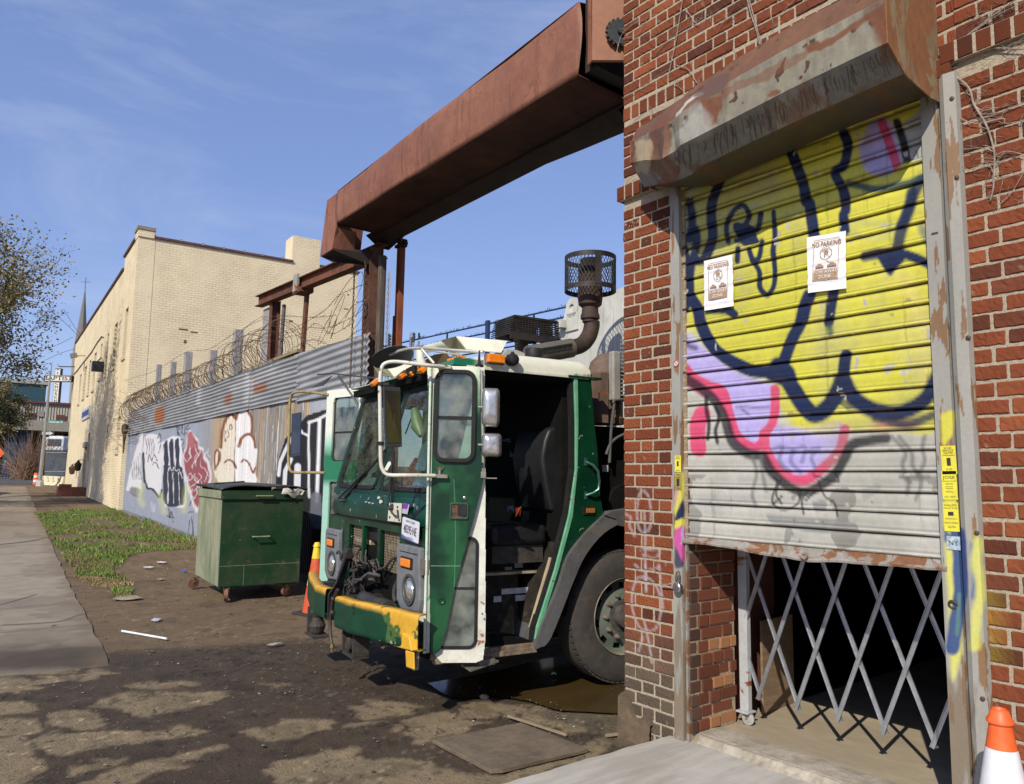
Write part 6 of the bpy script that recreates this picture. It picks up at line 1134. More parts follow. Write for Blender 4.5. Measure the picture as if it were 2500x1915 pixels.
# denser side band so the colour change reads
obj('roof', mb, M('roof_paint', None, attr=True, rough=0.38, ns=3, vary=0.10, dust=0.14, dustcol=(0.36, 0.31, 0.22)), tk, smooth=True)
mb = MB(); mb.box((RU0+0.10, -0.012, RZ0-0.018), (RU1-0.02, -0.001, RZ0+0.004)); obj('drip_rail', mb, WHI, tk, bevel=0.003); mb = MB(); mb.box((-0.42, -0.018, RZ0-0.012), (RU1+0.10, 0.06, RZ0+0.004)); obj('drip_rail', mb, GRN, tk)
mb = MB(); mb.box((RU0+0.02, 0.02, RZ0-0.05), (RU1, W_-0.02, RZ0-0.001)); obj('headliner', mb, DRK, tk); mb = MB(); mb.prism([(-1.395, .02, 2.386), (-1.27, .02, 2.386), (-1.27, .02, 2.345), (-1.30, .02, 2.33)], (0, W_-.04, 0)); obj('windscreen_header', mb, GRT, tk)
for (x, y, v) in ((914, 937, 1.62), (981, 920, 0.96), (1006, 914, 0.72), (1032, 908, 0.50)):
    c = tv(x, y, v); mb = MB(); c = np.array([-1.40, tu(x, y, -1.41)[1], 2.415]); mb.obox(c, (0, 1, 0), (0.75, 0, 0.66), (-0.66, 0, 0.75), 0.042, 0.045, 0.020); obj('marker_light', mb, AMB, tk, bevel=0.008)
mb = MB(); mb.obox((-1.215, 0.33, 2.478), (0, 1, 0), (0.97, 0, 0.25), (-0.25, 0, 0.97), 0.05, 0.06, 0.02); obj('marker_light', mb, AMB, tk, bevel=0.008)
c = tv(1204, 878); mb = MB(); mb.box((c[0]-0.065, -0.055, c[2]-0.030), (c[0]+0.072, 0.0, c[2]+0.032)); a_ = obj('side_marker', mb, AMB, tk, bevel=0.006); mb = MB(); mb.box((c[0]-0.075, -0.018, c[2]-0.038), (c[0]+0.082, 0.004, c[2]+0.038)); obj('bezel', mb, GRYP, a_)
c = tv(1246, 880); mb = MB(); mb.lathe((c[0], -0.015, c[2]), (0, -1, 0), [(-0.02, 0.046), (0.03, 0.046), (0.05, 0.038), (0.06, 0.02)], 20); mb.lathe((c[0], -0.03, c[2]+0.03), (0, 0, 1), [(0, 0.02), (0.03, 0.012)], 8); obj('horn_lamp', mb, BLKP, tk, smooth=True)
c = tv(1168, 895, -0.02); mb = MB(); mb.lathe((c[0], -0.03, c[2]-0.03), (0, 0, 1), [(0, 0.028), (0.035, 0.030), (0.04, 0.024), (0.05, 0.012), (0.11, 0.007), (0.14, 0.006), (0.145, 0.002)], 12); obj('aerial', mb, BLKP, tk, smooth=True)
# roof clutter: dished reflector, folded guard plates, white tubular hoop
mb = MB(); A_, B_, C_, D_, E_ = tv(1078, 831, .75), tv(1114, 821, .72), tv(1238, 833, .55), tv(1224, 861, .52), tv(1140, 853, .62); F_ = tv(1102, 852, .95)
mb.prism([B_, C_, D_, E_], (0.0, 0.012, -0.004)); obj('guard_plate', mb, WHI, tk); mb = MB(); mb.prism([A_, B_, E_, F_], (0.004, 0.012, -0.006)); obj('guard_plate', mb, M('olive_plate', (0.16, 0.16, 0.09), (0.20, 0.19, 0.12), rough=0.5, ns=5, rust=0.1), tk)
mb = MB(); A_, B_, C_, D_ = tv(940, 893, 1.75), tv(1030, 883, 1.2), tv(1040, 905, 1.2), tv(962, 920, 1.6); mb.prism([A_, B_, C_, D_], (0.01, 0, -0.01)); obj('guard_plate', mb, WHI, tk); mb = MB(); mb.prism([tv(908, 890, 1.85), A_, D_, tv(925, 915, 1.8)], (0.01, 0, -0.01)); obj('guard_plate', mb, MATS['olive_plate'], tk)
mb = MB(); mb.tube([tv(*q) for q in ((1036, 905, 1.0), (1026, 876, 1.0), (1025, 860, 1.02), (1040, 853, 1.05), (1070, 845, 1.1), (1092, 842, 1.15), (1110, 858, 1.2), (1118, 885, 1.2))], 0.036, 12); obj('hoop_tube', mb, WHI, tk, smooth=True)
mb = MB(); P4 = [tv(*q) for q in ((1037, 880, 1.1), (1060, 866, 1.1), (1090, 862, 1.1), (1105, 880, 1.1), (1080, 892, 1.1), (1050, 892, 1.1))]; mb.prism(P4, (0.02, 0.05, 0)); obj('hopper_dark_plate', mb, M('ochre_plate', (0.12, 0.08, 0.03), (0.08, 0.055, 0.03), rough=0.6), tk)  # dark ochre plate set inside the hoop
c = tv(957, 878, .9); mb = MB(); mb.lathe(c+np.array([0.0, 0, 0.02]), (0.10, -0.42, -0.90), [(-0.02, 0.01), (-0.01, 0.11), (0.0, 0.172), (0.006, 0.176)], 30); obj('convex_mirror', mb, M('mirror_back', (0.07, 0.075, 0.09), rough=0.35), tk, smooth=True)
mb = MB(); q = [tv(952, 867, .85), tv(975, 857, .75), tv(1000, 851, .65), tv(1040, 850, .5), (tv(1110, 856, .25)), tv(1180, 860, .08)]; mb.tube(q, 0.0125, 8); mb.tube([tv(1030, 853, .52), tv(1060, 888, .42)], 0.012, 8); mb.tube([tv(1060, 858, .5), tv(1128, 868, .3)], 0.007, 6); obj('mirror_arm', mb, M('dull_white_tube', (0.42, 0.42, 0.38), rough=0.45, metal=0.3, ns=12), tk, smooth=True)
c = tv(1010, 903, .72); mb = MB(); mb.obox(c, (0.4, -0.8, 0.3), (0.8, 0.5, 0.3), (-0.3, 0, 0.95), 0.045, 0.05, 0.03); mb.obox(c+np.array([0.04, -0.08, -0.03]), (0.4, -0.8, 0.3), (0.8, 0.5, 0.3), (-0.3, 0, 0.95), 0.03, 0.03, 0.03); obj('camera_box', mb, BLKP, tk, bevel=0.006)
# near rear post of the cab (painted) and sides
pr_ = [(1405, 912), (1443, 911), (1446, 951), (1452, 1030), (1460, 1095), (1467, 1213), (1476, 1262), (1427, 1308), (1386, 1365), (1368, 1424), (1340, 1490), (1326, 1528), (1310, 1566), (1314, 1532), (1359, 1389), (1393, 1262), (1409, 1147), (1409, 1030)]
P3 = [tv(x, y, 0.0) for x, y in pr_]; mb = MB(); mb.prism(P3, (0, 0.05, 0)); obj('rear_post', mb, GRN, tk, bevel=0.01)
le = [(1402, 912), (1406, 1030), (1406, 1147), (1390, 1258), (1356, 1389), (1311, 1532), (1303, 1585)]; le2 = [(1411, 912), (1413, 1030), (1411, 1147), (1399, 1262), (1365, 1389), (1321, 1532), (1314, 1572)]
mb = MB(); mb.prism([tv(x, y, -0.006) for x, y in le]+[tv(x, y, -0.006) for x, y in le2[::-1]], (0.0, 0.06, 0)); obj('door_edge', mb, M('pale_green_edge', (0.11, 0.34, 0.19), (0.16, 0.40, 0.25), rough=0.4, ns=6, rust=0.1, rs=12), tk, bevel=0.004)
le3 = [(1392, 940), (1396, 1030), (1396, 1147), (1381, 1256), (1347, 1389), (1302, 1532), (1298, 1575)]
mb = MB(); mb.prism([tv(x, y, 0.012) for x, y in le3]+[tv(x, y, 0.012) for x, y in le[::-1]], (0.0, 0.05, 0)); obj('door_seal', mb, RUB, tk)
tn = [(1345, 1362), (1354, 1362), (1306, 1530), (1295, 1533)]; mb = MB(); mb.prism([tv(x, y, 0.05) for x, y in tn], (0, 0.03, 0)); obj('kick_plate', mb, M('tan_paint', (0.42, 0.34, 0.22), (0.34, 0.27, 0.17), rough=0.6, ns=6), tk)
fo = [(1478, 1256), (1427, 1306), (1386, 1362), (1366, 1424), (1338, 1492), (1322, 1530), (1306, 1582), (1318, 1580)]; fi = [(1530, 1268), (1472, 1302), (1427, 1356), (1398, 1418), (1377, 1472), (1352, 1535), (1338, 1564), (1326, 1578)]
FO = smoothline([tv(x, y, -0.03)[[0, 2]] for x, y in fo], 4); FI = smoothline([tv(x, y, -0.03)[[0, 2]] for x, y in fi], 4); top_ext = [(0.30, 1.36), (0.62, 1.28), (0.9, 1.10)]; top_in = [(0.30, 1.27), (0.58, 1.20), (0.82, 1.04)]
FO = np.vstack([np.array(top_ext)[::-1], FO]); FI = np.vstack([np.array(top_in)[::-1], FI])
mb = MB(); n_ = len(FO); V = [(a[0], -0.035, a[1]) for a in FO]+[(a[0], -0.045, a[1]) for a in FI]+[(a[0], 0.45, a[1]) for a in FO]+[(a[0], 0.45, a[1]-0.004) for a in FI]
mb.v = V; f = []
for i in range(n_-1): f += [(i, i+1, n_+i+1, n_+i), (i, 2*n_+i, 2*n_+i+1, i+1), (n_+i, n_+i+1, 3*n_+i+1, 3*n_+i)]
mb.f = f; obj('wheel_arch', mb, M('fender_rubber', (0.085, 0.085, 0.088), (0.065, 0.063, 0.062), rough=0.6, ns=9, dust=0.35, dustcol=(0.13, 0.11, 0.085)), tk, smooth=True)
mb = MB(); mb.prism([tv(x, y, -0.05) for x, y in ((1478, 1258), (1492, 1250), (1560, 1240), (1560, 1290), (1512, 1284), (1505, 1268))], (0, 0.1, 0)); obj('mud_flap', mb, MATS['fender_rubber'], tk)
# grab handle and recessed marker
h = [tv(*q, 0) for q in ((1430, 1128), (1440, 1136), (1450, 1150), (1454, 1175), (1452, 1195), (1441, 1204), (1430, 1210))]; mb = MB(); mb.tube([p-np.array([0, 0.045 if 0 < i < 6 else 0.004, 0]) for i, p in enumerate(smoothline(h, 4)[::1])] if False else [p-np.array([0, o_, 0]) for p, o_ in zip(h, (0.004, 0.04, 0.05, 0.05, 0.05, 0.04, 0.004))], 0.011, 8); mb.box((h[0][0]-0.015, -0.008, h[0][2]-0.03), (h[0][0]+0.01, 0, h[0][2]+0.03)); mb.box((h[-1][0]-0.015, -0.008, h[-1][2]-0.03), (h[-1][0]+0.01, 0, h[-1][2]+0.03)); obj('grab_handle', mb, M('teal_handle', (0.05, 0.12, 0.11), rough=0.3, metal=0.4), tk, smooth=True)
c = tv(1438, 1247); mb = MB(); mb.box((c[0]-0.06, -0.010, c[2]-0.03), (c[0]+0.055, 0.0, c[2]+0.035)); o_ = obj('side_marker', mb, BLKP, tk); mb = MB(); mb.box((c[0]-0.035, -0.018, c[2]-0.016), (c[0]+0.045, -0.009, c[2]+0.02)); obj('lens', mb, M('dirty_amber', (0.30, 0.13, 0.03), rough=0.4), o_)
# interior: floor, walls, steps, engine cover, seat, dashboard, wheel, far window
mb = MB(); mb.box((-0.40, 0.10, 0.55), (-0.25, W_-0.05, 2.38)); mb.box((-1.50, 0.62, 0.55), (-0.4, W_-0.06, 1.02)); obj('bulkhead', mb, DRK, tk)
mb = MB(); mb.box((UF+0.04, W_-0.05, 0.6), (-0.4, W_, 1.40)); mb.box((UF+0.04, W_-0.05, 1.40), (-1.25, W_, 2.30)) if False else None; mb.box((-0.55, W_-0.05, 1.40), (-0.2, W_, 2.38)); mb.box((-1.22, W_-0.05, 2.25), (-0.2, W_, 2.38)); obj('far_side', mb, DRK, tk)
STP = M('step_panel', (0.028, 0.023, 0.018), (0.015, 0.013, 0.011), rough=0.8, ns=10, dust=0.2, dustcol=(0.10, 0.08, 0.05), spec=.2)
mb = MB(); mb.box((-1.45, 0.30, 0.40), (-0.66, 0.33, 0.86)); mb.box((-1.45, 0.36, 0.885), (-0.5, 0.39, 1.16)); mb.prism([(-0.70, 0.03, 0.40), (-0.60, 0.03, 0.40), (-0.38, 0.03, 1.10), (-0.44, 0.03, 1.10)], (0, 0.35, 0)); obj('step_riser', mb, STP, tk)
mb = MB(); mb.box((-1.50, -0.005, 0.352), (-0.69, 0.30, 0.40)); mb.box((-1.5, -0.02, 0.335), (-0.685, 0.02, 0.372)); obj('step_tread', mb, M('worn_tread', (0.26, 0.20, 0.13), (0.10, 0.08, 0.06), rough=0.7, ns=9, rust=0.35, rs=8, dust=0.3), tk, bevel=0.004)
mb = MB(); mb.box((-1.45, 0.25, 0.862), (-0.50, 0.40, 0.882)); obj('step_tread', mb, M('tan_step', (0.40, 0.33, 0.22), (0.2, 0.16, 0.11), rough=0.6, ns=8, rust=0.2), tk)
SWH = M('sticker_dirtywhite', (0.50, 0.50, 0.52), (0.36, 0.36, 0.37), rough=0.6, ns=14, vary=0.2)
for (x0, y0, x1, y1, v) in ((1224, 1436, 1256, 1452, .298), (1256, 1434, 1284, 1450, .298), (1285, 1433, 1298, 1466, .298), (1258, 1452, 1283, 1468, .298), (1205, 1455, 1224, 1471, .298), (1256, 1370, 1276, 1387, .358), (1232, 1384, 1250, 1400, .358)):
    a, b = tv(x0, y1, v), tv(x1, y0, v); mb = MB(); mb.box((a[0], v-0.003, a[2]), (b[0], v-0.001, b[2])); obj('warning_sticker', mb, SWH, tk)
for (x0, y0, x1, y1) in ((1233, 1348, 1251, 1356), (1262, 1346, 1300, 1352)): a, b = tv(x0, y1, .355), tv(x1, y0, .355); mb = MB(); mb.box((a[0], .352, a[2]), (b[0], .356, b[2])); obj('warning_sticker', mb, M('sticker_red', (0.42, 0.06, 0.015), rough=0.5), tk)
# seat
SEA = M('seat_vinyl', (0.010, 0.010, 0.011), (0.015, 0.015, 0.016), rough=0.45, ns=6, vary=0.1, spec=.35)
seat = obj('seat', (lambda m: m.box((-0.98, 0.16, 1.08), (-0.48, 0.66, 1.24)))(MB()), SEA, tk, bevel=0.05, seg=4)
mb = MB(); prof_s = [(1345, 1250), (1330, 1180), (1322, 1120), (1330, 1075), (1340, 1048), (1356, 1040), (1370, 1048), (1380, 1090), (1382, 1150), (1378, 1250)]; mb.prism([tv(x, y, 0.2) for x, y in prof_s], (0.0, 0.46, 0)); obj('seat_back', mb, SEA, seat, bevel=0.03, seg=4, smooth=True)
mb = MB(); mb.box((-0.95, 0.2, 0.95), (-0.5, 0.62, 1.08)); obj('seat_base', mb, GRM, seat)
mb = MB(); c = tv(1368, 1165, 0.16); mb.obox(c, (0.9, 0, 0.3), (0, 1, 0), (-0.3, 0, 0.9), 0.016, 0.01, 0.024); mb.beam(c, c+np.array([0.03, 0.02, 0.3]), 0.02, 0.004); obj('belt_buckle', mb, M('belt_white', (0.6, 0.6, 0.62), rough=0.4), tk)
mb = MB(); mb.prism([(-1.50, 0.70, 1.05), (-1.50, 0.70, 1.44), (-1.38, 0.70, 1.50), (-1.18, 0.70, 1.40), (-1.18, 0.70, 1.05)], (0, 1.40, 0)); mb.prism([(-1.50, 0.08, 1.28), (-1.50, 0.08, 1.44), (-1.40, 0.08, 1.46), (-1.30, 0.08, 1.30)], (0, 0.62, 0)); obj('dashboard', mb, BLKP, tk, bevel=0.02)
for v in (0.42, 1.75):
    mb = MB(); c = np.array([-1.10, v, 1.50]); ax_ = np.array([0.42, 0, 0.9]); ax_ /= np.linalg.norm(ax_); e1 = np.array([0, 1, 0]); e2 = np.cross(ax_, e1); mb.tube([c+e1*0.215*math.cos(a)+e2*0.215*math.sin(a) for a in np.linspace(0, 2*math.pi, 29)[:-1]], 0.013, 8, closed=True)
    for a in (0.5, 2.6, 4.7): mb.tube([c, c+(e1*math.cos(a)+e2*math.sin(a))*0.21], 0.010, 6)
    mb.tube([c, c-ax_*0.45], 0.025, 8); obj('steering_wheel', mb, BLKP, tk, smooth=True)
mb = MB(); a = [tv(1195, 978, 1.9), tv(1340, 940, 1.9), tv(1352, 1070, 1.9), tv(1195, 1078, 1.9)]; mb.frame([np.array([p[0], W_-0.045, p[2]]) for p in a], [np.array([p[0]*0.96-0.03, W_-0.045, 1.95+(p[2]-1.95)*0.93]) for p in a], (0, -0.01, 0)); obj('window_trim', mb, GRYP, tk)
for (x, y, v, w, h, c_) in ((1172+90, 1070, 1.2, .05, .06, (0.25, 0.25, 0.12)), (1240, 1078, .9, .055, .03, (0.12, 0.18, 0.32)), (1255, 1076, .9, .045, .045, (0.16, 0.22, 0.36)), (1252, 1103, .8, .05, .07, (0.22, 0.23, 0.22)), (1375, 985, .5, .05, .04, (0.2, 0.2, 0.28)), (1266, 1250, .5, .045, .05, (0.70, 0.09, 0.02)), (1248, 1245, .5, .03, .04, (0.03, 0.04, 0.10)), (1360, 1012, .45, .05, .04, (0.25, 0.25, 0.27))):
    c = tv(x, y, v); mb = MB(); rg = np.random.default_rng(int(x)); mb.add([c+np.array([rg.uniform(-w, w), rg.uniform(-.03, .03), rg.uniform(-h, h)]) for _ in range(8)], [(0, 1, 2), (1, 3, 4), (2, 4, 5), (5, 6, 7), (0, 3, 6), (1, 5, 7)]); obj('cab_clutter', mb, M('clutter%d' % int(x), c_, rough=0.8), tk)
# papers and the red cloth behind the windscreen
mb = MB(); mb.prism([(-1.43, 0.20, 1.50), (-1.43, 0.62, 1.53), (-1.30, 0.62, 1.62), (-1.30, 0.16, 1.60)], (0, 0, 0.004)); mb.prism([(-1.40, 0.25, 1.62), (-1.40, 0.65, 1.64), (-1.33, 0.60, 1.95), (-1.33, 0.28, 1.93)], (0.003, 0, 0)); obj('dash_papers', mb, M('paper_blue', (0.45, 0.52, 0.58), (0.36, 0.44, 0.52), rough=0.6, ns=4), tk)
mb = MB(); mb.prism([(-1.42, 0.75, 1.47), (-1.40, 0.95, 1.47), (-1.36, 0.98, 1.58), (-1.34, 0.80, 1.74), (-1.33, 0.72, 1.72), (-1.36, 0.80, 1.58)], (0.03, 0, 0)); obj('red_cloth', mb, M('cloth_red', (0.62, 0.10, 0.03), rough=0.8), tk, bevel=0.01)
mb = MB(); mb.prism([(-1.42, 1.3, 1.47), (-1.42, 1.9, 1.47), (-1.3, 1.8, 1.66), (-1.3, 1.4, 1.60)], (0.02, 0, 0)); mb.prism([(-1.38, 1.55, 1.62), (-1.38, 1.75, 1.60), (-1.30, 1.70, 1.80)], (0.01, 0, 0)); obj('dash_papers', mb, M('paper_pale', (0.42, 0.45, 0.42), rough=0.7), tk)
mb = MB(); mb.tube([tu(1012, 1000, -1.40), tu(1020, 1040, -1.40), tu(1028, 1065, -1.4)], [0.03, 0.055, 0.02], 10); obj('fan', mb, M('olive_fan', (0.08, 0.14, 0.05), rough=0.5), tk, smooth=True)
# headlight panels
def hl(v0, v1, z0, z1, lab=None):
    t = obj('headlight', (lambda m: m.prism([(UF-0.045, v0+0.02, z0+0.02), (UF-0.045, v0, z0+0.10), (UF-0.045, v0+0.03, z1-0.01), (UF-0.045, v0+0.05, z1), (UF-0.045, v1-0.03, z1), (UF-0.045, v1, z1-0.03), (UF-0.045, v1-0.02, z0+0.06), (UF-0.045, v1-0.10, z0)], (0.045, 0, 0)))(MB()), GRYP, tk, bevel=0.008)
    w = v1-v0; c = (UF-0.05, v0+w*0.40, z0+(z1-z0)*0.34)
    mb = MB(); mb.lathe((c[0]+0.004, c[1], c[2]), (1, 0, 0), [(0.0, 0.105), (-0.012, 0.108), (-0.012, 0.090), (0.03, 0.06), (0.035, 0.0)], 28, caps=False); [None for _ in ()]; o = obj('lamp_bowl', mb, M('lamp_recess', (0.07, 0.075, 0.085), rough=0.5, ns=12), t, smooth=True)
    mb = MB(); mb.lathe((c[0]-0.002, c[1]-0.01, c[2]-0.012), (-1, 0, 0), [(0, 0.078), (0.010, 0.072), (0.018, 0.05), (0.022, 0.0)], 24, caps=False); obj('lens', mb, M('lamp_lens', (0.62, 0.62, 0.60), (0.8, 0.8, 0.78), rough=0.12, metal=0.85, ns=18, vary=0.2), t, smooth=True)
    a = z0+(z1-z0)*0.72; mb = MB(); mb.box((UF-0.056, v0+w*0.30, a-0.035), (UF-0.040, v0+w*0.78, a+0.045)); q = obj('indicator', mb, RUB, t, bevel=0.012); mb = MB(); mb.box((UF-0.066, v0+w*0.35, a-0.024), (UF-0.050, v0+w*0.73, a+0.034)); obj('lens', mb, AMB, q, bevel=0.010)
    mb = MB(); mb.box((UF-0.047, v0+0.05, z1-0.052), (UF-0.044, v1-0.06, z1-0.046)); obj('groove', mb, BLKP, t)
hl(0.035, 0.465, 0.655, 1.105); hl(1.80, 2.20, 0.655, 1.105)
mb = MB(); mb.box((UF-0.003, -0.002, 0.60), (UF+0.10, 0.035, 1.20)); obj('corner_skirt', mb, WHI, tk); mb = MB(); mb.prism([(UF-0.002, 0.02, 0.61), (UF-0.002, 0.30, 0.615), (UF-0.002, 0.12, 0.70), (UF-0.002, 0.02, 0.80)], (-0.006, 0, 0)); obj('skirt_patch', mb, WHI, tk)
# grille meshes, radiator, plate, decal, hinge brackets
gm = M('grille_mesh', (0.33, 0.29, 0.20), (0.25, 0.20, 0.13), rough=0.6, metal=0.3, ns=30, rust=0.25, rs=12)
for (v0, v1) in ((0.53, 0.91), (1.35, 1.65)):
    mb = MB(); 
    for v in np.arange(v0, v1, 0.030): mb.box((UF+0.032, v-0.003, 0.86), (UF+0.036, v+0.003, 1.18))
    for z in np.arange(0.87, 1.18, 0.020): mb.box((UF+0.036, v0-0.01, z-0.002), (UF+0.039, v1+0.01, z+0.002))
    obj('grille_mesh', mb, gm, tk)
for a, b in ((0.50, 0.90), (1.28, 1.68)): mb = MB(); mb.box((UF+0.06, a, 0.84), (UF+0.11, b, 1.2)); obj('radiator_core', mb, M('dirty_core', (0.26, 0.20, 0.12), (0.55, 0.50, 0.40), rough=0.9, ns=16, vary=0.4, mix=(0.5, 0.56)), tk)
pt = [tu(983, 1262, UF-0.035), tu(1021, 1276, UF-0.035), tu(1023, 1328, UF-0.035), tu(985, 1313, UF-0.035)]; c = sum(pt)/4; ex = (pt[1]+pt[2]-pt[0]-pt[3]); ex /= np.linalg.norm(ex); ez = pt[0]+pt[1]-pt[2]-pt[3]; ez /= np.linalg.norm(ez); nz_ = np.array([-1.0, 0, 0]); ez = ez-ex*(ex @ ez); ez /= np.linalg.norm(ez)
mb = MB(); mb.prism([c+ex*a*0.152+ez*b*0.076+nz_*0.004 for a, b in rrect((-1, -1), (1, 1), 0.14, 3)], -nz_*0.003); lp = obj('licence_plate', mb, M('plate_white', (0.66, 0.66, 0.70), (0.60, 0.60, 0.66), rough=0.4, ns=12, vary=0.08), tk)
navy_ = M('plate_navy', (0.03, 0.035, 0.10), rough=0.4); mb = MB(); mb.text('48395·NE', c+nz_*0.006-ez*0.004, ex, ez, 0.082, 0.0, sx=0.70, bold=0.0006); obj('lettering', mb, navy_, lp); mb = MB(); mb.text('NEW YORK', c+nz_*0.006+ez*0.055, ex, ez, 0.024, 0.0, sx=1.3); mb.text('COMMERCIAL', c+nz_*0.006-ez*0.058, ex, ez, 0.018, 0.0, sx=1.2); mb.prism([c+nz_*0.0055+ex*a*0.152+ez*b*0.076 for a, b in ((-0.98, -0.62), (-0.4, -0.80), (0.5, -0.90), (0.98, -0.93), (0.98, -0.98), (-0.98, -0.98))], nz_*0.0004); obj('lettering', mb, M('plate_blue', (0.10, 0.13, 0.38), rough=0.4), lp)
pt = [tu(x, y, UF-0.035) for x, y in ((986, 1229), (1000, 1232), (995, 1256), (981, 1253))]; mb = MB(); mb.prism(pt, (-0.002, 0, 0)); dc = obj('inspection_decal', mb, M('decal_pale', (0.5, 0.5, 0.62), rough=0.4), tk); c = sum(pt)/4; mb = MB(); mb.prism([c+(p-c)*0.8*np.array([1, 1, 0.62])+np.array([-0.003, 0, 0.018]) for p in pt], (-0.001, 0, 0)); obj('print', mb, M('decal_purple', (0.25, 0.04, 0.42), rough=0.4), dc)
pt = [tu(x, y, UF-0.032) for x, y in ((951, 1228), (982, 1229), (979, 1276), (948, 1272))]; mb = MB(); mb.prism(pt, (-0.006, 0, 0)); hp_ = obj('wiper_mount_plate', mb, WHI, tk); mb = MB(); [mb.lathe(tu(x, y, UF-0.04), (-1, 0, 0), [(0, 0.008), (0.006, 0.008)], 8) for x, y in ((952, 1263), (975, 1270), (971, 1238))]; mb.tube([tu(958, 1230, UF-0.05), tu(952, 1245, UF-0.06), tu(962, 1258, UF-0.055), tu(972, 1262, UF-0.05), tu(970, 1245, UF-0.05)], 0.007, 6); obj('wiper_link', mb, GRM, hp_)
# wipers
def wiper(piv, tip, a0, a1):
    w = thing('wiper_root', None, None) if False else None
    mb = MB(); mb.tube([piv, piv+np.array([-0.02, 0, 0.02]), tip], 0.008, 6); o = obj('wiper_arm', mb, BLKP, tk, smooth=True); mb = MB(); mb.beam(a0, a1, 0.022, 0.012, up=(1, 0, 0)); obj('wiper_blade', mb, RUB, o); mb = MB(); mb.lathe(piv+np.array([0.03, 0, 0]), (-1, 0, 0), [(0, 0.02), (0.04, 0.018), (0.05, 0.01)], 10); obj('wiper_hub', mb, GRM, o)
wpt = lambda x, y: toT(on(x, y, TP+TU*(wsp(0, 0)[0]-0.025)+np.array([0, 0, ZW0]), TU*wn_[0]+np.array([0, 0, wn_[2]])))
wiper(wpt(841, 1222)+np.array([-.03, 0, 0]), wpt(905, 1140), wpt(842, 1215), wpt(925, 1118)); wiper(wpt(962, 1240)+np.array([-.03, 0, 0]), wpt(960, 1100), wpt(958, 1225), wpt(958, 1098))
mb = MB(); mb.tube([wpt(925, 1118), wpt(940, 1098)], 0.006, 5); mb.tube([wpt(990, 1060), wpt(1010, 1005)], 0.006, 5); obj('wiper_arm', mb, BLKP, tk)
# bumper: two bent green and yellow sections with the centre missing
def bump_paint(P): 
    n = vnoise(P, 9, 170); z = P[:, 2]; v = P[:, 1]; g = np.tile(np.array([0.003, 0.042, 0.018]), (len(P), 1))*(0.7+0.6*n)[:, None]; lim = 0.665+0.02*(n-0.5); lim = lim-np.where(v < 0.24, np.clip((0.24-v)/0.4, 0, 1)*0.24*(0.6+.8*n), 0); f_ = np.clip((z-lim)/0.035+.5, 0, 1)[:, None]; g = g*(1-f_)+(np.array([0.62, 0.34, 0.03])*(0.75+0.4*vnoise(P, 25, 171))[:, None])*f_; gr_ = vnoise(P, 12, 177) > .66; gr_ &= v < .3; g[gr_] = np.array([0.05, 0.11, 0.03]); ch = vnoise(P, 26, 172) > 0.80; g[ch] = np.array([0.42, 0.42, 0.35]); ch = vnoise(P, 14, 173) > 0.78; g[ch] = g[ch]*0.45; return g
bmt = M('bumper_paint', None, attr=True, rough=0.42, ns=20, vary=0.12, bump=0.15, bs=30)
def bumper(path, h, ztop, name='bumper_section', fl=0.075):   # C-section along a plan path
    path = [np.array(p, float) for p in path]; q = []; 
    for a, b in zip(path[:-1], path[1:]):
        m = max(2, int(np.linalg.norm(b-a)/0.009)); q += [a+(b-a)*k/m for k in range(m)]
    q.append(path[-1]); q = np.array(q); q = np.array([q[i-4:i+5].mean(0) if 4 <= i < len(q)-4 else q[i] for i in range(len(q))])
    T = np.gradient(q[:, :2], axis=0); T /= np.linalg.norm(T, axis=1)[:, None]; Nn = np.stack([T[:, 1], -T[:, 0]], 1)   # towards +u side
    Nn = np.where((Nn[:, 0] < 0)[:, None], -Nn, Nn); pr = [(fl, 0.0)]+[(0.02-0.018*math.sin(a), -0.018+0.018*math.cos(a)) for a in np.linspace(0, math.pi/2, 5)]+[(0.0, -t) for t in np.linspace(0.03, h-0.03, 26)]+[(0.02-0.018*math.cos(a), -h+0.018-0.018*math.sin(a)) for a in np.linspace(0, math.pi/2, 5)]+[(fl, -h)]
    V = np.array([[q[i, 0]+Nn[i, 0]*d, q[i, 1]+Nn[i, 1]*d, q[i, 2]+z] for i in range(len(q)) for d, z in pr]); V += (np.stack([vnoise(V, 6, 174)]*3, 1)-0.5)*0.012; m = len(pr)
    mb = MB(); mb.v = V.tolist(); mb.f = [(i*m+j, (i+1)*m+j, (i+1)*m+j+1, i*m+j+1) for i in range(len(q)-1) for j in range(m-1)]; mb.c = bump_paint(V); o = obj(name, mb, bmt, tk, smooth=True); o.modifiers.new('s', 'SOLIDIFY').thickness = 0.008; return o
b1 = bumper([(-1.695, -0.16, 0.70), (-1.83, 0.40, 0.695), (-1.885, 0.62, 0.69), (-1.90, 0.92, 0.685)], 0.235, 0.7)
b2_ = bumper([(-1.895, 1.19, 0.705), (-1.90, 1.45, 0.70), (-1.80, 1.95, 0.69), (-1.70, 2.35, 0.69)], 0.24, 0.7)
for (v, z, u) in ((0.93, 0.66, -1.90), (0.93, 0.56, -1.90)): mb = MB(); mb.lathe((u-0.005, v, z), (-1, 0.4, 0), [(0, 0.018), (0.02, 0.016)], 8); obj('bolt', mb, RSB, tk)
YLW = M('tow_yellow', (0.74, 0.42, 0.03), (0.66, 0.36, 0.03), rough=0.5, ns=9, rust=0.12, rs=12)
mb = MB(); P5 = [tu(x, y, -1.735) for x, y in ((955, 1548), (963, 1539), (975, 1540), (998, 1556), (1004, 1590), (960, 1578))]; mb.prism(P5, (0.05, 0, 0)); P6 = [tu(x, y, -1.735) for x, y in ((989, 1588), (1009, 1594), (1010, 1636), (991, 1629))]; mb.prism(P6, (0.012, 0.0, 0)); obj('tow_bracket', mb, YLW, tk, bevel=0.008)
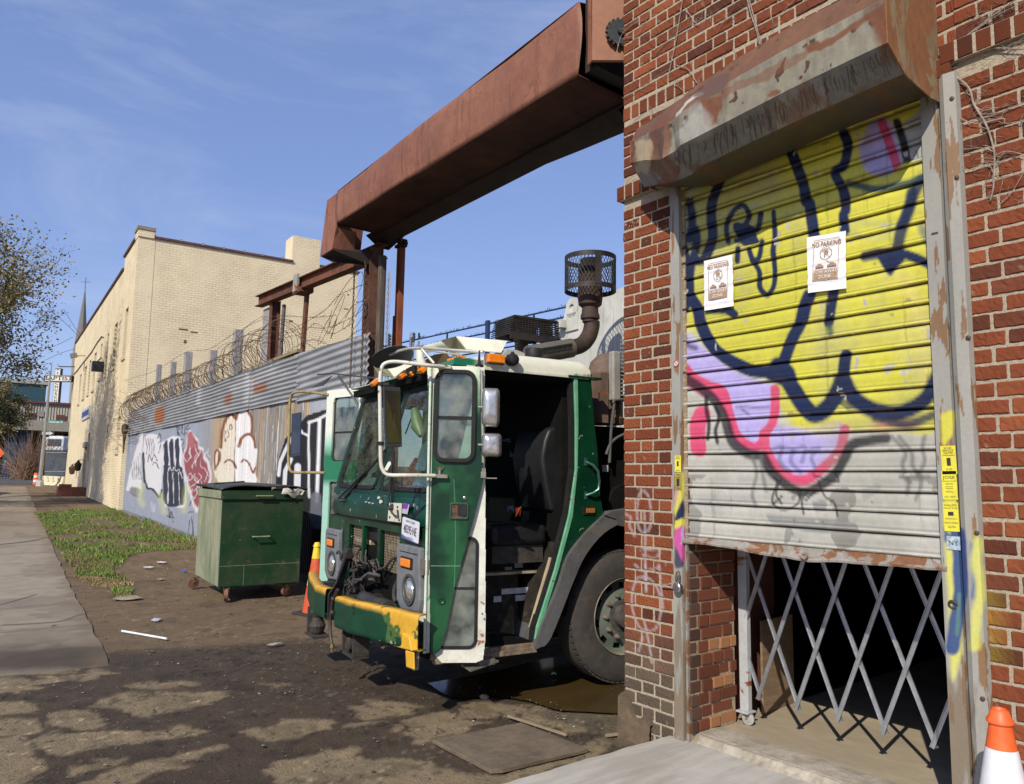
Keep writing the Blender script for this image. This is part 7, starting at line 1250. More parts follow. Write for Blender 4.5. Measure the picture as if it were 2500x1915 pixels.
mb = MB(); mb.frame([tv(x, y, -0.12) for x, y in ((1005, 1589), (1024, 1588), (1022, 1636), (1010, 1638))], [tv(x, y, -0.12) for x, y in ((1009, 1593), (1021, 1592), (1018, 1630), (1012, 1632))], (0, 0.03, 0)); obj('bracket_end', mb, M('raw_cut_steel', (0.40, 0.36, 0.28), rough=0.5, metal=0.5), tk)
# chassis horns, arms and engine clutter behind the missing grille
mb = MB(); mb.prism([(-1.88, 1.17, 0.46), (-1.88, 1.17, 0.66), (-1.80, 1.24, 0.74), (-1.69, 1.36, 0.97), (-1.65, 1.38, 0.99), (-1.61, 1.38, 0.96), (-1.70, 1.32, 0.74), (-1.76, 1.2, 0.46)], (0, -0.025, 0)); mb.lathe((-1.66, 1.31, 0.95), (0, 1, 0), [(0, 0.045), (0.09, 0.045)], 16); obj('frame_horn', mb, M('black_frame', (0.018, 0.017, 0.017), (0.03, 0.027, 0.025), rough=0.5, ns=9), tk, bevel=0.01)
mb = MB(); mb.box((-1.74, 0.95, 0.42), (1.4, 1.08, 0.66)); mb.box((-1.72, 1.80, 0.42), (1.4, 1.92, 0.66)); mb.box((-1.72, 0.30, 0.42), (-1.62, 2.1, 0.50)); obj('chassis_rail', mb, MATS['black_frame'], tk)
mb = MB(); mb.box((-1.82, 0.93, 0.26), (-1.70, 0.96, 0.46)); mb.box((-1.82, 0.69, 0.27), (-1.70, 0.72, 0.46)); mb.lathe((-1.80, 0.825, 0.34), (-1, 0, 0), [(0, 0.05), (0.02, 0.05), (0.03, 0.03)], 14); mb.box((-1.82, 0.69, 0.255), (-1.70, 0.96, 0.275)); obj('tow_hitch', mb, GRM, tk); mb = MB(); mb.lathe((-1.78, 1.73, 0.24), (0, 0, 1), [(0, 0.03), (0.03, 0.055), (0.08, 0.07), (0.12, 0.05), (0.15, 0.045), (0.19, 0.065), (0.25, 0.05)], 14); mb.box((-1.85, 1.60, 0.235), (-1.70, 1.86, 0.25)); mb.box((-1.83, 1.84, 0.235), (-1.74, 1.87, 0.46)); obj('stabiliser_foot', mb, GRM, tk)
mb = MB(); rg = np.random.default_rng(40)
for _ in range(16):
    p = np.array([UF+rg.uniform(0.05, 0.5), rg.uniform(0.6, 1.6), rg.uniform(0.55, 0.95)]); q = [p]; d = rg.normal(0, 1, 3)
    for k in range(6): d = d*0.6+rg.normal(0, 0.6, 3); d[2] *= 0.7; p = p+d/np.linalg.norm(d)*0.09; p[0] = max(p[0], UF-0.02); q.append(p)
    mb.tube(smoothline(q, 4), rg.uniform(0.008, 0.022), 8)
for _ in range(15):
    p = np.array([UF-rg.uniform(0.0, 0.12), rg.uniform(0.7, 1.5), rg.uniform(0.60, 0.98)]); q = [p]; d = rg.normal(0, 1, 3)
    for k in range(5): d = d*0.5+rg.normal(0, 0.7, 3); p = p+d/np.linalg.norm(d)*0.075; p[0] = min(max(p[0], UF-.13), UF+.1); p[2] = min(max(p[2], .55), 1.02); q.append(p)
    mb.tube(smoothline(q, 4), rg.uniform(0.004, 0.013), 7)
obj('engine_hoses', mb, M('hose_black', (0.022, 0.02, 0.02), (0.05, 0.042, 0.035), rough=0.55, ns=14), tk, smooth=True)
mb = MB()
for _ in range(46):
    c = np.array([UF+rg.uniform(0.08, 0.6), rg.uniform(0.6, 1.65), rg.uniform(0.45, 0.92)]); a = rg.uniform(0, 3); e1 = np.array([math.cos(a), math.sin(a), 0]); e2 = np.array([-math.sin(a), math.cos(a), 0])
    if rg.random() < 0.5: mb.obox(c, e1, e2, (0, 0, 1), *(rg.uniform(0.02, 0.10, 3)))
    else: mb.lathe(c, rg.normal(0, 1, 3), [(0, rg.uniform(0.02, 0.07)), (0.03, rg.uniform(0.02, 0.07)), (0.08, 0.03)], 12)
obj('engine_block', mb, GRM, tk, bevel=0.004)
mb = MB(); mb.tube([tu(x, y, UF-0.02) for x, y in ((908, 1372), (915, 1385), (917, 1402), (915, 1414), (900, 1412), (880, 1422), (866, 1428))], 0.020, 10); obj('coolant_pipe', mb, M('grimy_alloy', (0.17, 0.14, 0.11), (0.10, 0.085, 0.07), rough=0.55, metal=0.3, ns=14), tk, smooth=True)
mb = MB(); mb.tube([tu(x, y, UF-0.06) for x, y in ((925, 1405), (900, 1400), (880, 1415), (862, 1428), (845, 1440), (830, 1455))], 0.012, 8); mb.tube([tu(x, y, UF-0.05) for x, y in ((905, 1375), (920, 1365), (926, 1385), (915, 1398), (890, 1405))], 0.004, 6); obj('air_line', mb, M('hose_grey', (0.10, 0.10, 0.10), rough=0.5), tk, smooth=True)
mb = MB(); mb.lathe(tu(862, 1420, UF-0.07), (0.2, -1, 0.4), [(0, 0.016), (0.05, 0.016)], 10); obj('fitting', mb, M('fitting_silver', (0.6, 0.6, 0.58), rough=0.3, metal=0.8), tk)
mb = MB(); mb.tube([tu(x, y, -1.90) for x, y in ((824, 1440), (812, 1470), (806, 1510), (806, 1550), (811, 1580))], 0.013, 8); hz = obj('dangling_hose', mb, MATS['hose_black'], tk, smooth=True); mb = MB(); mb.lathe(tu(811, 1572, -1.9), (0, 0, -1), [(0, 0.014), (0.03, 0.016), (0.035, 0.008), (0.06, 0.008)], 10); obj('hose_end', mb, M('brass', (0.45, 0.36, 0.14), rough=0.4, metal=0.8), hz)
mb = MB(); mb.box((-1.62, 0.1, 0.44), (-1.50, 0.98, 0.60)); mb.lathe((-1.70, 0.35, 0.66), (0, 1, 0), [(0, 0.055), (0.5, 0.055)], 14); obj('cross_member', mb, M('black_grease', (0.025, 0.022, 0.02), (0.05, 0.045, 0.04), rough=0.5, ns=9), tk, smooth=True)
mb = MB(); mb.prism([(-1.55, 0.5, 0.35), (-1.55, 1.7, 0.35), (-1.1, 1.7, 0.28), (-1.1, 0.5, 0.28)], (0, 0, 0.3)); obj('oil_sump', mb, GRM, tk)
mb = MB(); mb.prism([(UF+0.03, 0.02, 0.60), (UF+0.03, 0.06, 0.36), (-0.7, 0.06, 0.33), (-0.66, 0.02, 0.40)], (0, 0.5, 0)); obj('under_tray', mb, DRK, tk)
# wheels
TYR = M('tyre', (0.040, 0.036, 0.032), (0.055, 0.048, 0.040), rough=0.85, ns=7, bump=0.25, bs=30, dust=0.3, dustcol=(0.11, 0.09, 0.065)); RIM = M('rim_green', (0.10, 0.135, 0.11), (0.13, 0.15, 0.12), rough=0.55, ns=9, vary=0.25, dust=0.3, dustcol=(0.16, 0.14, 0.10), rust=0.12)
def wheel(u, v, sgn, lab=None):
    R = 0.515; c = np.array([u, v, R]); ax = (0, sgn, 0)
    mb = MB(); mb.lathe(c, ax, [(0.28, 0.30), (0.28, 0.42), (0.26, 0.485), (0.22, 0.512), (0.06, 0.515), (0.02, 0.495), (-0.004, 0.44), (0.0, 0.36), (0.006, 0.305), (0.03, 0.292)], 64, caps=False)
    for k in range(64): 
        a = k*math.pi/32; e = np.array([math.cos(a), 0, math.sin(a)]); t_ = np.array([-math.sin(a), 0, math.cos(a)]); mb.obox(c+e*0.508+np.array([0, sgn*0.045, 0]), e, np.array([0, 1, 0]), t_, 0.006, 0.02, 0.016)
    w = obj('wheel', mb, TYR, tk, smooth=True)
    mb = MB(); mb.lathe(c, ax, [(0.02, 0.300), (0.0, 0.297), (0.01, 0.285), (0.05, 0.280)], 48, caps=False); obj('rim_flange', mb, M('rim_edge', (0.26, 0.22, 0.16), (0.15, 0.13, 0.10), rough=0.6, ns=14), w, smooth=True)
    mb = MB(); N = 72; rr = [0.280, 0.255, 0.215, 0.175, 0.13]; dd = [0.045, 0.075, 0.070, 0.050, 0.035]; V = []
    for r, d in zip(rr, dd):
        for k in range(N): a = 2*math.pi*k/N; V.append(c+np.array([math.cos(a)*r, sgn*d, math.sin(a)*r]))
    mb.v = [tuple(p) for p in V]; hole = lambda k: (k % 7.2) < 3.0
    mb.f = [(i*N+k, i*N+(k+1) % N, (i+1)*N+(k+1) % N, (i+1)*N+k) for i in range(4) for k in range(N) if not (i == 1 and hole(k))]; obj('rim_disc', mb, RIM, w, smooth=True)
    mb = MB(); mb.lathe(c, ax, [(0.035, 0.13), (0.03, 0.09), (-0.02, 0.085), (-0.03, 0.05), (-0.03, 0.0)], 28, caps=False); obj('hub', mb, M('hub_grease', (0.09, 0.08, 0.07), (0.05, 0.045, 0.04), rough=0.6, ns=14), w, smooth=True)
    mb = MB(); mb.lathe(c+np.array([0, sgn*0.10, 0]), ax, [(0, 0.27), (0.01, 0.27)], 30); obj('brake_drum', mb, DRK, w)
    for k in range(10):
        a = 2*math.pi*k/10; mb = MB(); p = c+np.array([math.cos(a)*0.165, sgn*0.048, math.sin(a)*0.165]); mb.lathe(p, (0, -sgn, 0), [(0, 0.020), (0.010, 0.020), (0.012, 0.014), (0.034, 0.013), (0.036, 0.008)], 10); obj('wheel_nut', mb, M('rusty_nut', (0.20, 0.16, 0.13), (0.12, 0.09, 0.07), rough=0.6, ns=20), w, smooth=True)
    return w
wn1 = wheel(0.17, 0.03, 1); wheel(0.17, W_-0.03, -1)
for v, s in ((0.05, 1), (W_-0.05, -1)):
    mb = MB(); mb.lathe((4.6, v, 0.515), (0, s, 0), [(0, 0.3), (0, 0.5), (0.25, 0.515), (0.25, 0.3)], 40); obj('wheel', mb, TYR, tk, smooth=True)
# lettering moulded in the sidewall
mb = MB()
for txt, a0 in (('OPEN', 2.55), ('AVANT', 4.0)):
    for i, ch in enumerate(txt):
        a = a0+(-i if a0 < 3 else i)*0.145; e = np.array([math.cos(a), 0, math.sin(a)]); t_ = np.array([-math.sin(a), 0, math.cos(a)])*(-1 if a0 < 3 else 1); up2 = e if a0 < 3 else -e; mb.text(ch, np.array([0.17, 0.03, 0.515])+e*0.40+np.array([0, -0.008, 0]), t_, up2, 0.06, 0.0)
# exhaust, intake guard, air cleaner, heat shield behind the cab
mb = MB(); ce = tv(1441, 700, .6); cu_, cv_ = ce[0], ce[1]; zb3 = tv(1441, 778, .6)[2]
el_ = [tv(*q, .6) for q in ((1290, 868), (1350, 858), (1395, 850), (1420, 842), (1437, 822), (1444, 800), (1445, 785))]; mb.tube(smoothline(el_[2:], 5), 0.072, 16); obj('exhaust_elbow', mb, RSB, tk, smooth=True)
mb = MB(); mb.tube([el_[0], el_[1], el_[2]], 0.085, 18); gx_ = obj('muffler_shield', mb, M('shield_grey', (0.13, 0.12, 0.10), (0.18, 0.165, 0.14), rough=0.5, metal=0.4, ns=9), tk, smooth=True); mb = MB(); d_ = (el_[2]-el_[1]); d_ /= np.linalg.norm(d_)
for k in range(26): p = el_[0]+(el_[2]-el_[0])*(0.15+0.75*k/26); mb.obox(p+np.array([0, -0.084, 0.012]), d_, (0, 1, 0), (0, 0, 1), 0.003, 0.004, 0.028)
obj('shield_slots', mb, BLKP, gx_)
base_ = tv(1445, 785, .6); yy = [tv(1445, y, .6)[2] for y in (788, 780, 772, 765, 752, 748, 722, 700, 672)]; mb = MB(); mb.lathe((cu_, cv_, 0), (0, 0, 1), [(yy[0], .070), (yy[1]-.005, .070), (yy[1], .086), (yy[2], .086), (yy[3], .076), (yy[4], .072), (yy[4]+.01, .088), (yy[5]+.01, .105), (yy[6], .115), (yy[7], .105), (yy[8], .10)], 24); obj('exhaust_stack', mb, RSB, tk, smooth=True)
zc0, zc1 = tv(1441, 708, .6)[2], tv(1441, 634, .6)[2]; RC_ = 0.232; cage = thing('x', None, None) if False else None
mb = MB()
for z in (zc0, zc1): mb.lathe((cu_, cv_, 0), (0, 0, 1), [(z-.022, RC_), (z+.022, RC_), (z+.022, RC_-.006), (z-.022, RC_-.006), (z-.022, RC_)], 36, caps=False)
for a in (-1.9, -0.2, 1.3, 2.9): e = np.array([math.cos(a), math.sin(a), 0]); mb.obox(np.array([cu_, cv_, (zc0+zc1)/2])+e*RC_, e, np.cross((0, 0, 1), e), (0, 0, 1), 0.003, 0.030, (zc1-zc0)/2)
cg_ = obj('spark_cage', mb, M('cage_black', (0.010, 0.009, 0.009), (0.028, 0.023, 0.02), rough=0.6, ns=9), tk, smooth=True)
mb = MB(); NA = 44; H_ = zc1-zc0; NZ = 9; wst = RC_-0.004
for k in range(NA):
    for sg in (1, -1):
        pts = [np.array([cu_+math.cos(2*math.pi*(k+sg*j*0.5)/NA)*wst, cv_+math.sin(2*math.pi*(k+sg*j*0.5)/NA)*wst, zc0+H_*j/NZ]) for j in range(NZ+1)]; mb.tube(pts, 0.0030, 3, caps=False)
obj('cage_mesh', mb, MATS['cage_black'], cg_); mb = MB(); mb.lathe((cu_, cv_, 0), (0, 0, 1), [(yy[8], .10), (zc0, .105), (zc0+.02, .095), (zc1-.02, .095), (zc1, .09)], 20); obj('stack_core', mb, M('soot_black', (0.010, 0.009, 0.009), rough=0.9), cg_, smooth=True)
mb = MB(); vI = 0.95; A_ = [tv(x, y, vI) for x, y in ((1254, 771), (1358, 771), (1369, 811), (1245, 813))]; n_i = MB()
uu0, uu1, zz0, zz1 = A_[3][0], A_[2][0], A_[3][2], A_[0][2]
for z in np.linspace(zz0, zz1, 9): w = 0.04*(z-zz0)/(zz1-zz0); mb.box((uu0+w, vI-0.004, z-0.005), (uu1-w, vI+0.004, z+0.005)); mb.box((uu0+w-0.004, vI, z-0.005), (uu0+w+0.004, vI+0.35, z+0.005)); mb.box((uu1-w-0.004, vI, z-0.005), (uu1-w+0.004, vI+0.35, z+0.005))
for u in np.linspace(uu0+.03, uu1-.03, 16): mb.box((u-0.004, vI-0.004, zz0), (u+0.004, vI+0.004, zz1))
mb.box((uu0, vI-0.008, zz0-0.05), (uu1-0.05, vI+0.004, zz0+0.01)); mb.box((uu0+.04, vI-0.01, zz1-0.012), (uu1-.04, vI+0.36, zz1+0.008)); mb.box((uu0+.05, vI+0.34, zz0), (uu1-.05, vI+0.36, zz1)); obj('intake_guard', mb, MATS['cage_black'], tk)
mb = MB(); ci = tv(1273, 842, vI+0.12); mb.lathe((ci[0], ci[1], ci[2]-0.12), (0, 0, 1), [(0, .062), (.14, .062), (.145, .075), (.175, .075), (.18, .062), (.32, .058)], 20); obj('intake_pipe', mb, RSB, tk, smooth=True); mb = MB(); ci = tv(1332, 842, vI+0.2); mb.lathe((ci[0], ci[1], ci[2]-0.12), (0, 0, 1), [(0, .05), (.2, .05), (.205, .06), (.225, .06), (.23, .045), (.34, .045)], 16); obj('intake_pipe', mb, RSB, tk, smooth=True)
mb = MB(); mb.prism([tv(x, y, .5) for x, y in ((1238, 853), (1262, 855), (1288, 866), (1285, 872), (1228, 866))], (0, .3, 0)); obj('roof_cowl', mb, M('grey_cowl', (0.40, 0.40, 0.36), rough=0.5, ns=6), tk)
mb = MB(); c = tv(1303, 864, .3); mb.lathe((c[0], c[1], c[2]-0.03), (0, 0, 1), [(0, .07), (.06, .072), (.07, .065), (.075, .02)], 20); obj('roof_vent', mb, BLKP, tk, smooth=True)
CAN = M('aircleaner_brown', (0.155, 0.105, 0.075), (0.105, 0.070, 0.050), rough=0.7, ns=5, vary=0.25, rust=0.25, rs=5); c = tv(1482, 950, .30); z1_, z0_ = tv(1482, 860, .3)[2], tv(1482, 1030, .3)[2]
mb = MB(); mb.lathe((c[0]+0.03, .36, z0_), (0, 0, 1), [(0, .15), (z1_-z0_-.20, .15), (z1_-z0_-.20, .165), (z1_-z0_-.18, .165), (z1_-z0_-.17, .155), (z1_-z0_-.08, .13), (z1_-z0_-.02, .07), (z1_-z0_, .02)], 28); mb.lathe((c[0]+0.03, .36, z0_), (0, 0, 1), [(-.02, .155), (.03, .165), (.04, .155)], 28); obj('air_cleaner', mb, CAN, tk, smooth=True)
mb = MB(); mb.beam((c[0]-.16, .2, z0_+.2), (c[0]+.16, .2, z0_+.2), .03, .06); mb.beam((c[0]-.05, .2, z0_+.1), (c[0]-.12, .2, z0_+.3), .02, .03); mb.box((c[0]-.16, .18, z0_-.02), (c[0]-.08, .3, z1_-.2)); obj('cleaner_bracket', mb, CAN, tk)
mb = MB(); c = tv(1502, 920, .15); mb.box((c[0]-.035, .13, tv(1502, 978, .15)[2]), (c[0]+.045, .20, tv(1502, 858, .15)[2])); hs_ = obj('heat_shield', mb, M('shield_pale', (0.42, 0.40, 0.36), (0.34, 0.32, 0.28), rough=0.5, metal=0.3, ns=6), tk, bevel=0.012); mb = MB(); z9 = tv(1502, 975, .15)[2]
for k in range(16): mb.box((c[0]+.05, .14, z9+k*.033), (c[0]+.11, .146, z9+k*.033+.012))
obj('louvre', mb, MATS['shield_pale'], hs_)
mb = MB(); mb.box((0.75, 0.35, 0.16), (5.3, 1.9, 0.8)); mb.box((-0.2, 0.5, 0.3), (0.75, 1.75, 0.6)); obj('underbody_blocker', mb, DRK, tk)  # added dark mass; keeps sky out of the puddle's reflection
mb = MB(); mb.box((0.0, 0.22, 0.95), (0.75, 0.5, 1.75)); mb.box((-0.15, 0.5, 0.66), (0.9, 1.9, 2.05)); mb.lathe((0.30, 0.16, 1.35), (0, 1, 0), [(0, .2), (.2, .2)], 20); obj('rear_engine_cover', mb, MATS['cab_dark'], tk)
mb = MB()
for q in ([(1497, 985), (1500, 978), (1515, 976), (1530, 978)], [(1500, 985), (1493, 1040), (1490, 1090), (1488, 1130)], [(1525, 1060), (1505, 1070), (1490, 1085), (1480, 1110)]): mb.tube(smoothline([tv(x, y, .14) for x, y in q], 4), 0.012, 8)
obj('engine_hoses', mb, MATS['hose_grey'], tk, smooth=True); mb = MB(); a, b = tv(1470, 1152, .19), tv(1484, 1136, .19); mb.box((a[0], .185, a[2]), (b[0], .19, b[2])); mb.box((a[0], .18, 1.2), (a[0]+.03, .2, 1.38)) if False else None; obj('warning_sticker', mb, SWH, tk)
# hopper body behind the cab (white), with lifting lug and a curved front edge
mb = MB(); UB = 0.90; zt_ = [(tu(1370, 813, UB)), tu(1383, 752, UB), tu(1409, 745, UB), tu(1460, 726, UB), tu(1499, 710, UB), tu(1530, 698, UB)]
pf = [(p[1], p[2]) for p in zt_]; front = [(2.06, 0.75), (2.06, pf[0][1])]+pf[1:]+[(0.72, 3.50), (0.30, 3.42), (0.06, 3.2), (0.04, 0.75)]
mb.prism([(UB, v, z) for v, z in front], (0.04, 0, 0)); mb.prism([(UB+.04, v, z) for v, z in [(2.04, 0.75), (2.0, 3.2), (1.5, 3.42), (0.35, 3.40), (0.1, 3.1), (0.08, 0.75)]], (4.6, 0, 0)); obj('hopper_body', mb, M('hopper_white', (0.60, 0.60, 0.57), (0.50, 0.50, 0.46), rough=0.45, ns=1.6, vary=0.12, dust=0.28, dustcol=(0.25, 0.24, 0.19), streak=0.3, streakcol=(0.30, 0.29, 0.24)), tk)
c = tu(1397, 752, UB-.01); mb = MB(); mb.lathe((UB-.02, c[1], c[2]), (1, 0, 0), [(0, .11), (.02, .11), (.02, .045), (0, .045), (0, .11)], 24, caps=False); mb.box((UB-.02, c[1]-.11, c[2]-.25), (UB, c[1]+.11, c[2]-.06)); obj('lifting_lug', mb, MATS['hopper_white'], tk, smooth=True)
mb = MB(); a, b = tu(1363, 804, UB-.05), tu(1378, 782, UB-.05); mb.box((UB-.1, b[1], a[2]), (UB, a[1], b[2])); obj('lug_box', mb, MATS['hopper_white'], tk)
# near folding door: green leaf on a long hinge, white leaf behind it
DA = math.radians(-33)-TR; HD = np.array([-1.56, -0.012, 0]); DD = np.array([math.cos(DA), math.sin(DA), 0]); DN = np.array([math.sin(DA), -math.cos(DA), 0])   # DN faces the camera
DNw = TU*DN[0]+TV*DN[1]; HDw = TP+TU*HD[0]+TV*HD[1]
def dp_(x, y, off=0.0): return toT(on(x, y, HDw+DNw*off, DNw))
leaf = [(1044, 893), (1171, 896), (1172, 1000), (1178, 1100), (1178, 1180), (1160, 1255), (1133, 1350), (1110, 1430), (1090, 1530), (1074, 1588), (1062, 1596), (1051, 1594)]
def leaf_c(P):
    q = px(np.array([TP+TU*p[0]+TV*p[1]+np.array([0, 0, p[2]]) for p in P])); n = vnoise(P, 6, 180); n2 = vnoise(P, 22, 181); c = np.tile(np.array([0.002, 0.027, 0.012]), (len(P), 1))*(0.65+0.7*n)[:, None]; lt = np.clip((vnoise(P, 4.5, 182)-0.55)*6, 0, 1)[:, None]; c = c*(1-lt)+np.array([0.012, 0.09, 0.03])*lt*0.8+c*lt*0.2
    w = np.clip((948-q[:, 1]+30*(n-0.5))/34, 0, 1)[:, None]; c = c*(1-w)+np.array([0.70, 0.70, 0.58])*w; e = np.clip((1012-q[:, 1])/60, 0, 1)[:, None]*np.clip((q[:, 0]-1150)/20, 0, 1)[:, None]; c = c*(1-e*0.6)+np.array([0.35, 0.50, 0.33])*e*0.6
    c[(n2 > 0.82) & (q[:, 1] > 950)] = (0.5, 0.52, 0.44); 
    stroke(c, q, [(1108, 1170), (1112, 1300), (1108, 1480)], 1.2, (0.10, 0.28, 0.14), 1, 0.8); stroke(c, q, [(1052, 1382), (1133, 1382)], 1.2, (0.25, 0.40, 0.28), 1, 0.8); return c
# dense triangulated leaf: grid clipped to outline, with the window cut out
cw0, cw1 = dp_(1060, 1125), dp_(1162, 903); s_of = lambda p: (p-HD) @ DD
ws0, ws1, wz0, wz1 = s_of(dp_(1060, 1000)), s_of(dp_(1162, 1000)), dp_(1110, 1130)[2], dp_(1110, 904)[2]
outl = np.array([(s_of(dp_(x, y)), dp_(x, y)[2]) for x, y in leaf]); gs_ = np.arange(outl[:, 0].min(), outl[:, 0].max()+.008, .0035); gz_ = np.arange(outl[:, 1].min()-.004, outl[:, 1].max()+.008, .0035)
SS, ZZ = np.meshgrid(gs_, gz_, indexing='ij'); pts2 = np.stack([SS.ravel(), ZZ.ravel()], 1); ins = in_poly(pts2, outl); dd_ = seg_dist(pts2, np.vstack([outl, outl[:1]]))
win = rrect((ws0+.02, wz0+.02), (ws1-.02, wz1-.02), .06); inw = in_poly(pts2, win); ok = (ins | (dd_ < .0025)) & ~inw; ok = ok.reshape(SS.shape); keep = ok[:-1, :-1] & ok[1:, :-1] & ok[1:, 1:] & ok[:-1, 1:]; idx = np.arange(SS.size).reshape(SS.shape)
mb = MB(); P3 = HD+np.outer(SS.ravel(), DD)+DN*0.012; P3[:, 2] = ZZ.ravel(); mb.v = P3.tolist(); mb.f = np.stack([idx[:-1, :-1], idx[1:, :-1], idx[1:, 1:], idx[:-1, 1:]], -1)[keep].reshape(-1, 4).tolist(); mb.c = leaf_c(P3)
door_m = M('door_paint', None, attr=True, rough=0.36, ns=5, vary=0.12, spec=0.38); dl = obj('front_door', mb, door_m, tk, recalc=False, label='green folding door leaf with the number plate side hinge, standing open'); dl['label'] = 'green door leaf standing open towards the camera'; dl.modifiers.new('s', 'SOLIDIFY').thickness = 0.012
d2 = lambda s, z: HD+DD*s+DN*0.014+np.array([0, 0, z])
zb_bar = dp_(1110, 1021)[2]
pane('door_window', d2, (ws0, wz0), (ws1, wz1), .075, DN, .030, GLD, par=dl, rimd=.02, bar=((ws0+.02, zb_bar), (ws1-.02, zb_bar), .022))
mb = MB(); mb.tube([d2(s_of(dp_(1049, 1000)), dp_(1049, 895)[2])+DN*.004, d2(s_of(dp_(1052, 1000)), dp_(1053, 1594)[2])+DN*.004], 0.010, 8); hg_ = obj('piano_hinge', mb, M('hinge_paint', (0.50, 0.62, 0.50), (0.62, 0.66, 0.55), rough=0.5, ns=8, stretch=(1, 1, 3), rust=0.2, rs=14, rustcol=(0.05, 0.16, 0.08)), dl, smooth=True); mb = MB(); mb.box((HD[0]-.008, HD[1]-.012, dp_(1046, 1594)[2]), (HD[0]+.016, HD[1]+.014, 2.365)); obj('hinge_post', mb, M('post_white', (0.56, 0.60, 0.50), rough=0.5, ns=4, rust=0.12, rustcol=(0.06, 0.2, 0.1)), dl)
hc = [dp_(x, y) for x, y in ((1098, 1227), (1144, 1229), (1144, 1270), (1100, 1268))]; a, b = s_of(hc[0]), s_of(hc[1]); c, d = hc[3][2], hc[0][2]
mb = MB(); mb.frame([d2(*p)+DN*.001 for p in rrect((a, c), (b, d), .018)], [d2(*p)+DN*.001 for p in rrect((a+.012, c+.012), (b-.012, d-.012), .010)], DN*.008); hd = obj('door_handle', mb, M('handle_green', (0.02, 0.06, 0.035), rough=0.4), dl, bevel=.002); mb = MB(); mb.prism([d2(*p)+DN*.001 for p in rrect((a+.010, c+.010), (b-.010, d-.010), .010)], DN*.002); obj('recess', mb, M('rust_recess', (0.03, 0.02, 0.015), (0.12, 0.06, 0.03), rough=0.8, ns=30), hd); mb = MB(); mb.prism([d2(*p)+DN*.003 for p in ((a+.055, c+.03), (b-.012, c+.02), (b-.012, d-.012), (a+.055, d-.012))], DN*.008); obj('paddle', mb, BLKP, hd)
for (x, y, r, m_) in ((1134, 1216, .011, 'lock_silver'), (1078, 1466, .025, 'truck_green')):
    p = dp_(x, y, .014); mb = MB(); mb.lathe(p, DN, [(0, r), (.006, r), (.007, r*.8), (.004, r*.6), (.004, 0)], 18, caps=False); obj('lock' if r < .02 else 'blank_plug', mb, M(m_, (0.4, 0.4, 0.4), rough=0.3, metal=0.8), dl, smooth=True)
# white leaf
wl_ = [(1060, 1400), (1100, 1200), (1172, 896), (1184, 896), (1186, 1240), (1186, 1560), (1180, 1612), (1160, 1620), (1078, 1620), (1060, 1600)]
so2 = np.array([(s_of(dp_(x, y, -.02)), dp_(x, y, -.02)[2]) for x, y in wl_]); w0, w1 = (s_of(dp_(1060, 1500, -.02)), dp_(1120, 1585, -.02)[2]), (s_of(dp_(1166, 1500, -.02)), dp_(1120, 1310, -.02)[2])
d3 = lambda s, z: HD+DD*s-DN*0.022+np.array([0, 0, z]); PW = M('door_white', (0.66, 0.66, 0.58), (0.58, 0.58, 0.50), rough=0.45, ns=3, rust=0.14, rs=7, dust=0.25, dustcol=(0.30, 0.24, 0.15))
gs_ = np.arange(so2[:, 0].min(), so2[:, 0].max()+.008, .004); gz_ = np.arange(so2[:, 1].min()-.004, so2[:, 1].max()+.01, .004); SS, ZZ = np.meshgrid(gs_, gz_, indexing='ij'); pts2 = np.stack([SS.ravel(), ZZ.ravel()], 1); ok = (in_poly(pts2, so2) & ~in_poly(pts2, rrect((w0[0]+.02, w0[1]+.02), (w1[0]-.02, w1[1]-.02), .05))).reshape(SS.shape); keep = ok[:-1, :-1] & ok[1:, :-1] & ok[1:, 1:] & ok[:-1, 1:]; idx = np.arange(SS.size).reshape(SS.shape)
mb = MB(); P3 = HD+np.outer(SS.ravel(), DD)-DN*0.022; P3[:, 2] = ZZ.ravel(); mb.v = P3.tolist(); mb.f = np.stack([idx[:-1, :-1], idx[1:, :-1], idx[1:, 1:], idx[:-1, 1:]], -1)[keep].reshape(-1, 4).tolist(); rl = obj('rear_door', mb, PW, tk, recalc=False); rl['label'] = 'white folded door leaf with a low window'; rl.modifiers.new('s', 'SOLIDIFY').thickness = 0.025
wbar = dp_(1110, 1436, -.02)[2]; pane('door_window', d3, w0, w1, .06, DN, .022, GLD, par=rl, rimd=.01, bar=((w0[0]+.02, wbar), (w1[0]-.02, wbar), .012))
for (x, y) in ((1171, 1463), (1176, 1467), (1173, 1492), (1178, 1505)): p = dp_(x, y, .004); mb = MB(); mb.lathe(p, DN, [(0, .007), (.005, .006)], 8); obj('rivet', mb, PW, rl)
mb = MB(); mb.box((-1.20, -.10, .31), (-1.08, .0, .35)); mb.prism([(-1.28, -.12, .30), (-1.05, -.10, .335), (-1.1, -.02, .345), (-1.3, -.02, .32)], (0, 0, -.012)); obj('bent_step_bracket', mb, STL, tk)
